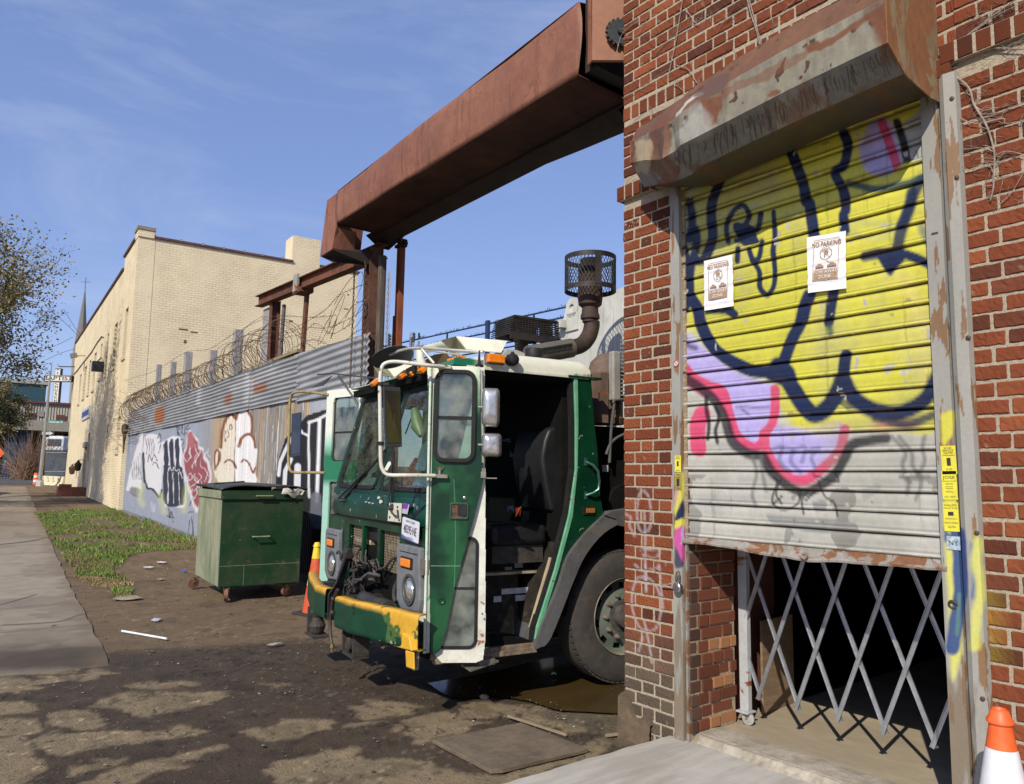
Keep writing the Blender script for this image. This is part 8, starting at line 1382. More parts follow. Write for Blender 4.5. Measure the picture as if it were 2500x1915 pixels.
# latch post with two convex mirrors at the free edge
c0 = dp_(1176, 905, .02); c1_ = dp_(1180, 1130, .02); mb = MB(); mb.tube([c0, c1_], 0.011, 10); mp = obj('mirror_post', mb, M('post_grey', (0.28, 0.30, 0.27), (0.36, 0.36, 0.32), rough=0.45, metal=0.4, ns=9), tk, smooth=True)
def shell(x0, x1, y0, y1, off, name='mirror'):     # moulded mirror shell seen from behind
    A, B = dp_(x0, y1, off), dp_(x1, y0, off); s0, s1, z0, z1 = s_of(A), s_of(B), A[2], B[2]; n = 18; mb = MB(); sm, zm = (s0+s1)/2, (z0+z1)/2; V = []
    rings = [(1.0, 0.0), (1.0, .014), (.97, .026), (.90, .038), (.78, .048), (.6, .056), (.4, .061), (.2, .063), (.04, .064)]; outl_ = rrect((-1, -1), (1, 1), .42, 8); m = len(outl_)
    for k, d in rings:
        for a, b in outl_: V.append(HD+DD*(sm+a*k*(s1-s0)/2)+np.array([0, 0, zm+b*k*(z1-z0)/2])+DN*(off+d-.006*math.exp(-((a*k-.2)**2+(b*k)**2)/.08)))
    mb.v = [tuple(p) for p in V]; mb.f = [(i*m+j, i*m+(j+1) % m, (i+1)*m+(j+1) % m, (i+1)*m+j) for i in range(len(rings)-1) for j in range(m)]+[tuple(range(m-1, -1, -1)), tuple((len(rings)-1)*m+j for j in range(m))]
    o = obj(name, mb, CHR, mp, smooth=True); p = HD+DD*s0+np.array([0, 0, zm])+DN*(off+.02); mb = MB(); mb.tube([p+DD*.01, p-DD*.025], .009, 8); obj('mirror_clamp', mb, STL, o)
shell(1175, 1221, 949, 1043, .03); shell(1175, 1225, 1059, 1116, .03)
mb = MB(); c = dp_(1180, 1160, .02); mb.obox(c, DD, DN, (0, 0, 1), .018, .02, .022); mb.obox(c+np.array([0, 0, .03]), DD, DN, (0, 0, 1), .012, .012, .014); mb.obox(c+DD*.05-np.array([0, 0, .022]), DD, DN, (0, 0, 1), .045, .012, .004); obj('door_latch', mb, STL, tk, bevel=.003)
# white tubular mirror frame in front of the near door with a flat mirror
off = .12; fr_ = [dp_(x, y, off) for x, y in ((1085, 896), (1040, 892), (975, 884), (945, 886), (932, 898), (928, 930), (928, 1000), (929, 1080), (930, 1130), (936, 1150), (950, 1160), (1000, 1161), (1062, 1162))]; fr_[0] = dp_(1085, 896, .03); fr_[-1] = dp_(1062, 1162, .05)
mb = MB(); mb.tube(smoothline(fr_, 5), 0.0135, 12); mf_ = obj('mirror_frame', mb, M('frame_white', (0.62, 0.61, 0.54), (0.55, 0.53, 0.45), rough=0.4, ns=7, rust=0.22, rs=12), tk, smooth=True)
m4 = [dp_(x, y, off+.01) for x, y in ((940, 944), (979, 945), (983, 1092), (941, 1093))]; m4[1] = dp_(978, 946, off-.03); m4[2] = dp_(982, 1091, off-.03); m4[0] = dp_(936, 943, off+.03); m4[3] = dp_(942, 1093, off+.03)
mb = MB(); nn3 = np.cross(m4[1]-m4[0], m4[3]-m4[0]); nn3 /= np.linalg.norm(nn3); mb.prism(m4, nn3*.018); mr_ = obj('flat_mirror', mb, M('mirror_case', (0.035, 0.037, 0.045), rough=0.3, ns=5), mf_, bevel=.004); c = sum(m4)/4; mb = MB(); mb.prism([c+(p-c)*np.array([.86]*3)-nn3*.003 for p in m4], -nn3*.001); obj('mirror_glass', mb, M('mirror_dimmed', (0.12, 0.12, 0.13), rough=0.03, metal=1.0, vary=0.0), mr_)  # glass colour darkened to stand in for dark reflected surroundings
mb = MB(); [mb.lathe(dp_(x, y, off), (0, 0, 1), [(-.012, .020), (.012, .020)], 10) for x, y in ((929, 938), (930, 1083))]; mb.beam(dp_(929, 938, off), dp_(950, 938, off), .02, .02); mb.tube([dp_(960, 1093, off), dp_(962, 1160, off)], .006, 6); obj('frame_clamp', mb, BLKP, mf_)
mb = MB(); p = [dp_(x, y, off+.02) for x, y in ((938, 1146), (948, 1128), (953, 1127), (955, 1133), (945, 1150))]; mb.prism(p, DN*.006); obj('strap_plate', mb, WHI, mf_)
mb = MB(); c = dp_(1073, 1163, .02); mb.obox(c, DD, DN, (0, 0, 1), .055, .03, .012); mb.lathe(c, (0, 0, 1), [(0, .012), (.06, .010)], 8)
for k in range(12): a = k*.9; mb.tube([c+np.array([0, 0, .02]), c+DD*.03*math.cos(a)+DN*.02*math.sin(a)+np.array([0, 0, .065])], .0022, 4)
obj('hinge_bracket', mb, STL, tk); mb = MB(); c = dp_(1074, 906, .04)
for k in range(6): mb.lathe(c-np.array([0, 0, k*.007]), (0, 0, 1), [(0, .007), (.0035, .009), (.006, .007)], 8)
obj('spring', mb, RSB, tk); mb = MB(); mb.obox(dp_(1085, 896, .03), DD, DN, (0, 0, 1), .045, .012, .012); obj('hinge_bracket', mb, M('rusty_white', (0.5, 0.45, 0.35), rough=0.6, rust=0.5, rs=9), tk)
mb = MB(); mb.obox(tu(1036, 1385, UF-.03), (0, 1, 0), (1, 0, 0), (0, 0, 1), .03, .02, .05); obj('hinge_knuckle', mb, STL, tk)
# far folding door and its yellowed mirror arm
FAa = np.array([-1.22, W_+0.0, 0]); FDd = np.array([-.31, .95, 0]); FDd /= np.linalg.norm(FDd); FNn = np.array([-FDd[1], FDd[0], 0]); FNn = FNn if FNn[0] < 0 else -FNn
FNw = TU*FNn[0]+TV*FNn[1]; FAw = TP+TU*FAa[0]+TV*FAa[1]
def fpT(x, y, off=0.0): return toT(on(x, y, FAw+FNw*off, FNw))
sf_ = lambda p: (p-FAa) @ FDd; e0 = sf_(fpT(803, 1000)); zt4, zb4 = fpT(803, 955)[2], fpT(790, 1560)[2]; zb4 = max(.42, zb4)
f3 = lambda s, z: FAa+FDd*s+FNn*.0+np.array([0, 0, z])
mb = MB(); gs_ = np.linspace(0, e0, 60); gz_ = np.linspace(zb4, zt4, 150); SS, ZZ = np.meshgrid(gs_, gz_, indexing='ij'); pts2 = np.stack([SS.ravel(), ZZ.ravel()], 1)
wa = (.10, fpT(830, 1130)[2]); wb_ = (e0-.10, fpT(830, 968)[2]); wc_ = (.10, fpT(830, 1400)[2]); wd = (e0-.08, fpT(830, 1172)[2])
ok = (~in_poly(pts2, rrect((wa[0]+.02, wa[1]+.02), (wb_[0]-.02, wb_[1]-.02), .05)) & ~in_poly(pts2, rrect((wc_[0]+.02, wc_[1]+.02), (wd[0]-.02, wd[1]-.02), .05))).reshape(SS.shape); keep = ok[:-1, :-1] & ok[1:, :-1] & ok[1:, 1:] & ok[:-1, 1:]; idx = np.arange(SS.size).reshape(SS.shape)
P3 = FAa+np.outer(SS.ravel(), FDd); P3[:, 2] = ZZ.ravel(); mb.v = P3.tolist(); mb.f = np.stack([idx[:-1, :-1], idx[1:, :-1], idx[1:, 1:], idx[:-1, 1:]], -1)[keep].reshape(-1, 4).tolist()
tt = (ZZ.ravel()-zb4)/(zt4-zb4)+.06*(vnoise(P3, 5, 190)-.5); g1 = np.clip((tt-.74)/.06, 0, 1)[:, None]; g2 = np.clip((np.abs(tt-.62)-.06)/.06, 0, 1)[:, None]; cc = np.array([.02, .16, .08])*(1-g2)+np.array([.30, .52, .42])*g2; mb.c = cc*(1-g1)+np.array([.68, .69, .60])*g1
fd_ = obj('far_door', mb, door_m, tk, recalc=False); fd_['label'] = 'far side door folded open with a pale green edge'; fd_.modifiers.new('s', 'SOLIDIFY').thickness = .03
pane('door_window', f3, wa, wb_, .06, FNn, .024, GLD, par=fd_, rimd=.012, bar=((wa[0]+.02, fpT(830, 1056)[2]), (wb_[0]-.02, fpT(830, 1056)[2]), .014)); pane('door_window', f3, wc_, wd, .06, FNn, .024, GLD, par=fd_, rimd=.012)
mb = MB(); mb.beam(f3(e0, zb4), f3(e0, zt4), .02, .03, up=tuple(FNn)); obj('door_edge', mb, M('edge_white', (0.62, 0.64, 0.56), rough=0.5, ns=4, rust=0.15), fd_)
mb = MB(); mb.tube(smoothline([fpT(x, y, .03) for x, y in ((803, 965), (760, 958), (722, 958), (710, 970), (707, 1000), (706, 1060), (704, 1110), (707, 1145), (718, 1154), (750, 1154), (794, 1155))], 4), .015, 10); fm = obj('mirror_frame', mb, M('frame_yellowed', (0.34, 0.27, 0.10), (0.24, 0.18, 0.08), rough=0.5, ns=9, rust=0.3, rs=9), tk, smooth=True)
mb = MB(); m4 = [fpT(712, 1010, .06), fpT(736, 1006, -.02), fpT(734, 1112, -.02), fpT(709, 1118, .06)]; nn3 = np.cross(m4[1]-m4[0], m4[3]-m4[0]); nn3 /= np.linalg.norm(nn3); mb.prism(m4, nn3*.03); mr_ = obj('flat_mirror', mb, M('mirror_case_teal', (0.03, 0.05, 0.06), rough=0.3), fm, bevel=.004); c = sum(m4)/4; mb = MB(); mb.prism([c+(p-c)*.88-nn3*.003 for p in m4], -nn3*.001); obj('mirror_glass', mb, MATS['mirror_dimmed'], mr_)
mb = MB(); mb.tube([fpT(775, 915, .05), fpT(810, 912, .05), fpT(860, 918, .0), tv(925, 924, 1.9)], .008, 6); mb.tube([fpT(826, 918, .03), fpT(862, 968, .03), fpT(880, 1000, 0)], .012, 6); mb.prism([fpT(760, 948, .05), fpT(812, 918, .05), fpT(790, 942, .05)], FNn*.01); obj('mirror_arm', mb, M('arm_black', (0.05, 0.05, 0.05), rough=0.4), tk, smooth=True)
FR.pop()
# ================================================================ DUMPSTER
DO = np.array([3.02, 9.83, 0]); DY_ = math.radians(-4); dm = thing('dumpster', 'dark green wheeled dumpster with a black lid standing on the dirt by the fence', 'dumpster', tuple(DO), DY_); FR.append(MW[dm.name])
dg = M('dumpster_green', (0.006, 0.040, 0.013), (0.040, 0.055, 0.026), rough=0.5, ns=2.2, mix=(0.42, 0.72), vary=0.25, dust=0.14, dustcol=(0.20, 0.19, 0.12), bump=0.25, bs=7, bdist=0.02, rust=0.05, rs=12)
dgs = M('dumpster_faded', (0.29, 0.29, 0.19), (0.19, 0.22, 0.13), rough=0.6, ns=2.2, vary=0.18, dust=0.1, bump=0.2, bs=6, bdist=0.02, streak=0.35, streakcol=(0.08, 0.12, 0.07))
WD, DD_, ZB_, ZT_ = 1.01, 1.38, 0.18, 1.36; SKX = 0.12
mb = MB(); mb.prism([(0, 0, ZB_), (WD, 0, ZB_), (WD+.012, -.012, ZT_), (-.012, -.012, ZT_)], (0, .03, 0)); obj('front_wall', mb, dg, dm)
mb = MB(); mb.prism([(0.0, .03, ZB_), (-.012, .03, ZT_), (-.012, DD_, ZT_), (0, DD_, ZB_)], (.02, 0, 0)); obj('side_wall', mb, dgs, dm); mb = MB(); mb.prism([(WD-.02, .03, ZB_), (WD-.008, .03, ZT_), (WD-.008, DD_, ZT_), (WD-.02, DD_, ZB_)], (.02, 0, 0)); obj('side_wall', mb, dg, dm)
mb = MB(); mb.box((0.02, DD_-.03, ZB_), (WD-.02, DD_, ZT_+.06)); mb.box((.02, .03, ZB_), (WD-.02, DD_-.03, ZB_+.02)); obj('rear_wall', mb, dg, dm)
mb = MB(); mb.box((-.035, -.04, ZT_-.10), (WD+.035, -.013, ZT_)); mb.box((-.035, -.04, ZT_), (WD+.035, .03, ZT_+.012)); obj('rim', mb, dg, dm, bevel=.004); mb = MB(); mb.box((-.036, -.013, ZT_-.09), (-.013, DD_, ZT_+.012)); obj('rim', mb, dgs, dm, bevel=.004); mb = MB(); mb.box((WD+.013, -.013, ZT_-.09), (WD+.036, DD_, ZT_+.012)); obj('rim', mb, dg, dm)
lidm = M('lid_black', (0.028, 0.030, 0.028), (0.05, 0.055, 0.05), rough=0.5, ns=5, dust=0.25, dustcol=(0.12, 0.12, 0.10))
def lf(u, v): x = -.05+u*(WD+.10); y = -.05+v*(DD_+.06); return np.stack([x, y, ZT_+.035+.055*np.sin(u*math.pi)**.8*1.0*(1-.3*v)+.03*v+.012*np.sin(u*9+v*3)*(1-v)], 1)
mb, _ = gridmesh(np.linspace(0, 1, 36), np.linspace(0, 1, 24), lf); l_ = obj('lid', mb, lidm, dm, smooth=True); l_.modifiers.new('s', 'SOLIDIFY').thickness = .02
mb = MB(); mb.tube([(-.06, DD_*.55, ZT_+.06), (-.05, DD_, ZT_+.07)], .014, 6); mb.tube([(-.05, .28, ZT_+.03), (-.02, .5, ZT_+.09), (.4, .6, ZT_+.12)], .010, 6); obj('lid_bar', mb, lidm, l_, smooth=True)
for (x, z, w) in ((.50, ZT_-.055, .20), (.48, .79, .20)):
    mb = MB(); mb.tube([(x-w/2, -.02, z), (x-w/2, -.075, z), (x+w/2, -.075, z), (x+w/2, -.02, z)], .009, 8); obj('bar_handle', mb, dgs, dm, smooth=True)
mb = MB(); mb.box((.0, -.0035, .430), (WD, .0, .435)); mb.box((.295, -.0035, ZB_), (.299, 0, .430)); mb.box((-.0125, .0, .430), (0.0, DD_, .436)) if False else None; obj('weld_seam', mb, M('weld_pale', (0.22, 0.26, 0.16), rough=0.7, ns=20), dm)
for x, y in ((.02, .02), (WD-.26, .02), (.02, DD_-.16), (WD-.26, DD_-.16)): mb = MB(); mb.box((x, y, ZB_-.03), (x+.24, y+.14, ZB_)); obj('caster_plate', mb, dg, dm)
WHL = M('caster_red', (0.22, 0.09, 0.06), (0.14, 0.07, 0.05), rough=0.7, ns=12); CSM = M('caster_steel', (0.30, 0.26, 0.15), (0.22, 0.18, 0.11), rough=0.5, metal=0.4, ns=14, rust=0.3)
for (x, y, a) in ((.10, .02, 1.35), (WD-.13, .10, .5), (-.03, DD_-.05, .15), (WD-.1, DD_-.1, .6)):
    ax = np.array([math.cos(a+math.pi/2), math.sin(a+math.pi/2), 0]); c = np.array([x, y, .078]); mb = MB(); mb.lathe(c, ax, [(-.024, .055), (-.022, .076), (.022, .076), (.024, .055)], 22); mb.lathe(c, ax, [(-.03, .02), (.03, .02)], 10); w = obj('caster', mb, WHL, dm, smooth=True)
    mb = MB(); d_ = np.array([math.cos(a), math.sin(a), 0]); [mb.beam(c+ax*s, c+ax*s+np.array([0, 0, .085])-d_*.03, .05, .005, up=tuple(ax)) for s in (-.032, .032)]; obj('fork', mb, CSM, w)
FR.pop()
rp4 = np.array([DO[0]+.93*math.cos(DY_), DO[1]+.93*math.sin(DY_), 1.34]); mb, _ = gridmesh(np.linspace(0, 1, 16), np.linspace(0, 1, 12), lambda u, v: rp4+np.stack([-.20+u*.30-.03*v, -.055-.02*np.sin(u*6)+.05*v*0, .05-.10*v*(.4+.6*np.sin(u*2.5))+.02*np.sin(u*11+v*5)], 1)); r = tag(obj('rag', mb, M('pale_rag', (0.58, 0.54, 0.48), (0.46, 0.42, 0.36), rough=0.9, ns=12), smooth=True), 'crumpled pale cloth hanging over the front right corner of the dumpster', 'rag'); r.modifiers.new('s', 'SOLIDIFY').thickness = .006
# yellow and orange cone behind the bumper
yel_ = M('cone_yellow', (0.78, 0.55, 0.03), (0.70, 0.50, 0.03), rough=0.5, ns=12); rdo = M('cone_redorange', (0.60, 0.085, 0.025), (0.50, 0.07, 0.02), rough=0.6, ns=14, dust=0.15, dustcol=(0.4, 0.2, 0.05))
cc_ = onz(767, 1500, 0.0); cone('traffic_cone', (cc_[0], cc_[1], 0), [(0, .30, rdo), (.30, .36, yel_), (.36, .60, rdo), (.60, .78, yel_)], .3, .78, 'weathered red and yellow traffic cone behind the torn bumper beside the dumpster', blk)
# ================================================================ small things on the ground
a, b = onz(298, 1541, .012), onz(408, 1560, .012); mb = MB(); mb.tube([a, b], .011, 10); tag(obj('white_tube', mb, M('tube_white', (0.78, 0.78, 0.78), rough=0.4), smooth=True), 'thin white plastic tube lying on the dirt', 'tube')
cs4 = [onz(x, y, .025) for x, y in ((1055, 1808), (1198, 1882), (1228, 1880), (1437, 1830), (1272, 1766))]; rng = np.random.default_rng(6)
mb = MB(); mb.prism(smoothline([p-np.array([0, 0, .018]) for p in cs4]+[cs4[0]-np.array([0, 0, .018])], 1)[:-1], (0, 0, .024)); tag(obj('flat_board', mb, M('muddy_board', (0.155, 0.118, 0.078), (0.105, 0.080, 0.055), rough=0.9, ns=4, vary=0.3, bump=0.5, bs=22, stretch=(1, 1, 4)), bevel=.004), 'square muddy plywood board lying flat on the ground near the pier', 'board')
a, b = onz(1240, 1748, .02), onz(1384, 1795, .012); mb = MB(); mb.beam(a, b, .018, .012); tag(obj('thin_stick', mb, M('dry_wood', (0.30, 0.23, 0.15), (0.22, 0.17, 0.11), rough=0.9, ns=14)), 'thin broken wooden strip lying behind the square board', 'stick')
a, b = onz(1480, 1796, .02), onz(1528, 1790, .02); mb = MB(); mb.beam(a, b, .022, .012); tag(obj('wood_offcut', mb, MATS['dry_wood']), 'short wood offcut lying at the foot of the brick pier', 'stick')
def blob(name, x, y, r, m, label, cat, flat=.35, seed=0):
    g = np.random.default_rng(seed); p = ong(x, y); mb = MB(); mb.lathe(p-np.array([0, 0, r*.1]), (0, 0, 1), [(0, r*g.uniform(.7, 1)), (r*flat*.5, r*g.uniform(.8, 1.05)), (r*flat, r*.55), (r*flat*1.1, r*.1)], 7); mb.v = [tuple(np.array(v)+g.normal(0, r*.10, 3)*np.array([1, 1, .4])) for v in mb.v]; return tag(obj(name, mb, m), label, cat)
stn = M('pale_stone', (0.42, 0.34, 0.22), (0.33, 0.26, 0.17), rough=0.9, ns=30)
blob('stone', 1182, 1703, .035, stn, 'small pale stone at the front edge of the puddle', 'stone', .6, 1); blob('stone', 60, 1770-1768+1200+568, .022, M('grey_stone', (0.2, 0.18, 0.16), rough=0.9, ns=30), 'grey pebble stone on the mud at the far left', 'stone', .6, 2) if False else None
crd = M('wet_cardboard', (0.34, 0.27, 0.18), (0.24, 0.19, 0.13), rough=0.9, ns=12); ltw = M('litter_white', (0.62, 0.60, 0.60), (0.5, 0.48, 0.5), rough=0.7, ns=20)
def scrap(x, y, w, h, m, label, seed):
    g = np.random.default_rng(seed); p = ong(x, y); pts = [p+np.array([math.cos(a)*w*g.uniform(.5, 1), math.sin(a)*h*g.uniform(.5, 1), .012+g.uniform(0, .015)]) for a in np.linspace(0, 2*math.pi, 10)[:-1]]; mb = MB(); c = sum(pts)/9+np.array([0, 0, .012]); mb.add(pts+[c], [(i, (i+1) % 9, 9) for i in range(9)]); o = obj('scrap', mb, m); o.modifiers.new('s', 'SOLIDIFY').thickness = .004; return tag(o, label, 'litter')
scrap(312, 1462, .20, .28, crd, 'torn brown cardboard scrap on the dirt near the grass', 3); scrap(361, 1388, .10, .10, ltw, 'white paper scrap on the dirt behind the cardboard', 4); scrap(394, 1375, .09, .12, ltw, 'flat white scrap of litter closest to the fence', 5); scrap(449, 1396, .06, .08, M('litter_blue', (0.06, 0.10, 0.55), rough=0.5), 'small blue wrapper on the dirt left of the dumpster', 6)
scrap(380, 1517, .07, .09, M('litter_lilac', (0.50, 0.46, 0.56), rough=0.5), 'crumpled pale lilac wrapper on the dirt above the white tube', 7); scrap(184, 1258, .12, .2, ltw, 'small white scrap at the top edge of the grass', 8); scrap(670, 1578, .09, .035, M('litter_dull', (0.3, 0.29, 0.28), rough=.6), 'strip of torn white plastic pressed into the wet mud', 9); scrap(393, 1417, .06, .08, crd, 'small tan scrap on the dirt between cardboard and dumpster', 10); scrap(1352, 1651, .03, .03, M('wet_plastic', (0.4, 0.5, 0.5), rough=0.1), 'bit of clear plastic floating in the puddle under the truck', 11); scrap(1555, 1851-60+40-30, .02, .02, ltw, 'tiny white crumb beside the board', 12) if False else None
# ================================================================ BACKGROUND
def at(x, y, depth): return EYE + ray(x, y)*depth
# church sign: a cross of two lettered boards on a bracket
D = 46.0
bl = M('sign_black', (0.02, 0.02, 0.022), rough=0.5); wsn = M('sign_face', (0.62, 0.60, 0.55), (0.55, 0.53, 0.48), rough=0.5, ns=3)
o = at(141, 930, D); csn = thing('church_sign', 'cross shaped church sign with black letters reaching out from the pale building', 'sign', tuple(o))
exv = np.array([math.cos(AZ), -math.sin(AZ), 0]); ezv = np.array([0, 0, 1.0]); env = np.cross(exv, ezv)      # faces the camera side
def pxd(dx, dy): return o + exv*(dx/F_PX*D) - ezv*(dy/F_PX*D)
def board(name, c, w, h, m, t=0.08, parent=None): mb = MB(); mb.obox(c, exv, env, ezv, w/2, t/2, h/2); return obj(name, mb, m, parent)
U_ = D/F_PX
vb = board('vertical_board', pxd(1, 12) , 14*U_, 84*U_, bl, 0.22, csn); board('vertical_face', pxd(1, 12)+env*0.115, 12*U_, 81*U_, wsn, 0.01, vb)
hb = board('horizontal_board', pxd(4, -5)+env*0.04, 66*U_, 16*U_, bl, 0.24, csn); board('horizontal_face', pxd(4, -5)+env*0.165, 63*U_, 13*U_, wsn, 0.01, hb)
mb = MB(); mb.text('BAPTIST', pxd(4, -5)+env*0.176, exv, ezv, 0.36, 0.0, sx=1.35, bold=0.006); obj('lettering', mb, bl, hb)
mb = MB()
for i, ch in enumerate('CHURCH'): mb.text(ch, pxd(1, 7+i*8.6)+env*0.126, exv, ezv, 0.23, 0.0, sx=1.1, bold=0.006)
for i, ch in enumerate('THE'): mb.text(ch, pxd(1, -36+i*9.0)+env*0.126, exv, ezv, 0.20, 0.0, sx=1.1, bold=0.004)
obj('lettering', mb, bl, vb)
mb = MB(); mb.beam(pxd(1, -35), pxd(42, -35), 0.06, 0.06); mb.beam(pxd(1, -12), pxd(44, -10), 0.05, 0.05); obj('bracket', mb, bl, csn)
# steeple
mst = M('steeple_slate', (0.16, 0.155, 0.15), (0.13, 0.125, 0.12), rough=0.7, ns=0.4)
Ds = 120.0; b0 = at(205, 830, Ds); tp_ = at(213, 708, Ds); st_ = thing('church_steeple', 'slender grey church spire topped by a thin cross behind the pale building', 'steeple', (b0[0], b0[1], 0))
ax_ = np.array([tp_[0], tp_[1], 0]); mb = MB(); rb_ = 14/F_PX*Ds; zb_ = at(205, 850, Ds)[2]; mb.lathe((tp_[0]-0.3, tp_[1], zb_), (0, 0, 1), [(0, rb_), (tp_[2]-zb_, 0.05)], 8); obj('spire', mb, mst, st_)
mb = MB(); mb.box((tp_[0]-0.3-rb_, tp_[1]-rb_, 0), (tp_[0]-0.3+rb_, tp_[1]+rb_, zb_)); obj('tower', mb, M('church_stone', (0.3, 0.28, 0.25), rough=0.9), st_)
mb = MB(); tc_ = np.array([tp_[0]-0.3, tp_[1], tp_[2]-0.2]); mb.beam(tc_, tc_+ezv*(34/F_PX*Ds), 0.10, 0.10); mb.beam(tc_+ezv*(22/F_PX*Ds)-exv*(11/F_PX*Ds), tc_+ezv*(22/F_PX*Ds)+exv*(11/F_PX*Ds), 0.09, 0.09); obj('cross', mb, mst, st_)
# elevated railway structure across the end of the street
YB = 80.0; er = thing('elevated_railway', 'elevated railway structure with a beige ribbed wall crossing the end of the street', 'railway bridge', (8, YB, 0))
bw = M('beige_ribbed', (0.40, 0.36, 0.29), (0.34, 0.31, 0.25), rough=0.8, ns=0.5); bst = M('blue_green_steel', (0.03, 0.07, 0.12), (0.02, 0.05, 0.09), rough=0.5, ns=0.5)
a, b2 = ony(0, 988, YB), ony(175, 990, YB); c = ony(175, 1055, YB); zt, zb2 = (a[2]+b2[2])/2+0.15, c[2]
xs = np.arange(-26, 34, 0.22); pr = [(x, YB-0.08*(i % 2)) for i, x in enumerate(np.repeat(xs, 2)[1:])]; mb = MB(); V = []
for x, y in pr: V += [(x, y, zb2+0.9), (x, y, zt)]
mb.v = V; mb.f = [(2*i, 2*i+2, 2*i+3, 2*i+1) for i in range(len(pr)-1)]; obj('ribbed_wall', mb, bw, er)
mb = MB(); mb.box((-26, YB-0.3, zb2), (34, YB+7, zb2+0.9)); obj('girder', mb, M('beige_girder', (0.36, 0.33, 0.26), rough=0.8), er)
mb = MB(); mb.box((-26, YB-0.25, zt), (34, YB+0.2, zt+0.18)); obj('rail_cap', mb, M('red_cap', (0.16, 0.05, 0.04), rough=0.7), er)
for (x0, x1, y0, y1, m_) in ((60, 86, 1009, 1021, 'red_window'), (136, 160, 1014, 1026, 'red_window'), (92, 108, 1004, 1017, 'grey_panel')):
    p, q = ony(x0, y1, YB-0.12), ony(x1, y0, YB-0.12); mb = MB(); mb.box((p[0], YB-0.16, p[2]), (q[0], YB-0.10, q[2])); obj('wall_panel', mb, M(m_, (0.17, 0.05, 0.04) if m_[0] == 'r' else (0.33, 0.31, 0.27), rough=0.6), er)
for x in (6.0, 7.0, 16, 26, -6, -16):
    mb = MB(); mb.box((x-0.45, YB+0.4, 0), (x+0.45, YB+1.2, zb2)); obj('column', mb, bst, er)
mb = MB(); mb.box((-26, YB+6.5, 0), (34, YB+7, zt)); mb.box((-26, YB+1.5, 0), (34, YB+1.7, 2.4)); obj('dark_backdrop_wall', mb, M('under_bridge', (0.03, 0.03, 0.032), rough=0.9), er)
tb = thing('teal_building', 'low dark building with a blue green ribbed band above the beige bridge wall', 'building', (6.5, YB+8, 0)); p, q = ony(50, 968, YB+8), ony(108, 940, YB+8)
mb = MB(); mb.box((p[0]-2, YB+8, 0), (q[0]+0.2, YB+14, q[2])); obj('band_wall', mb, M('teal_rib', (0.03, 0.09, 0.11), (0.02, 0.06, 0.08), rough=0.5), tb); mb = MB(); mb.box((p[0]-2, YB+7.8, q[2]), (q[0]+0.4, YB+14, q[2]+0.35)); obj('roof_edge', mb, M('pale_edge', (0.4, 0.4, 0.36), rough=0.6), tb)
# street pole with signs
pb_ = ong(97, 1187); sp_ = thing('street_pole', 'leaning galvanised street pole with a green street sign and a one way arrow', 'street pole', tuple(pb_)); Dp = (pb_-EYE) @ fwd; up_ = Dp/F_PX
pm_ = M('pole_steel', (0.36, 0.37, 0.38), (0.30, 0.31, 0.32), rough=0.5, metal=0.4, ns=2)
def pp_(x, y): return at(x, y, Dp)
mb = MB(); mb.tube([pp_(97, 1180), pp_(109, 1060), pp_(121, 930), pp_(127, 885)], [6*up_/1.3, 4.6*up_/1.3, 3.5*up_/1.3, 1.2*up_/1.3], 10); obj('shaft', mb, pm_, sp_, smooth=True)
mb = MB(); mb.lathe(pb_-ezv*0.05, (0, 0, 1), [(0, 9*up_), (0.30, 7.5*up_), (0.45, 5*up_)], 8); obj('base', mb, M('pole_base', (0.45, 0.44, 0.42), rough=0.8), sp_)
def sgn(name, c, w, h, m, txt, size, mt, sx=1.0):
    mb = MB(); mb.obox(c, exv, env, ezv, w/2, 0.02, h/2); s = obj(name, mb, m, sp_); mb = MB(); mb.text(txt, c+env*0.024, exv, ezv, size, 0.0, sx=sx, bold=0.003); obj('lettering', mb, mt, s); return s
whm = M('sign_whiteface', (0.7, 0.7, 0.7), rough=0.5)
sgn('street_sign', pp_(137, 1031), 35*up_, 8.5*up_, M('sign_green', (0.01, 0.20, 0.17), rough=0.4), 'Herkimer St', 0.17, whm, 0.95)
ow = sgn('one_way_sign', pp_(116, 1059), 33*up_, 11*up_, bl, '', 0.1, whm) if False else None
c = pp_(116, 1058); mb = MB(); mb.obox(c, exv, env, ezv, 16.5*up_, 0.02, 5.5*up_); ow = obj('one_way_sign', mb, bl, sp_)
mb = MB(); mb.prism([c+env*0.022+exv*x*up_+ezv*z*up_ for x, z in ((-13, -3), (5, -3), (5, -4.6), (14, 0), (5, 4.6), (5, 3), (-13, 3))], env*0.003); ar = obj('arrow', mb, whm, ow)
mb = MB(); mb.text('ONE WAY', c+env*0.027-exv*3*up_, exv, ezv, 0.13, 0.0, bold=0.002); obj('lettering', mb, bl, ow)
# construction drum, barriers, temporary fence
dp = ong(88, 1183); dr_ = thing('traffic_drum', 'orange and white striped construction drum left of the street pole', 'traffic drum', tuple(dp)); ud = ((dp-EYE) @ fwd)/F_PX
for i in range(5): mb = MB(); r = 7.2*ud; H = 28*ud/5; mb.lathe(dp+ezv*H*i, (0, 0, 1), [(0, r*(1-0.03*i)), (H*0.97, r*(1-0.03*(i+1)))], 16); obj('band', mb, (org if i % 2 == 0 else whm), dr_, smooth=True)
jm = M('barrier_cream', (0.62, 0.56, 0.38), (0.56, 0.50, 0.34), rough=0.8, ns=2)
J0 = ong(106, 1184); J1 = ong(157, 1187); dj = J1-J0; Lj = np.linalg.norm(dj); dj /= Lj; nj = np.cross(dj, ezv); nb = 4; proto = None
hj = 22/F_PX*((J0-EYE) @ fwd)
jlabs = ['cream jersey barrier standing right beside the street pole', 'cream jersey barrier, second from the street pole', 'cream jersey barrier, second from the pale building corner', 'cream jersey barrier touching the pale building corner']
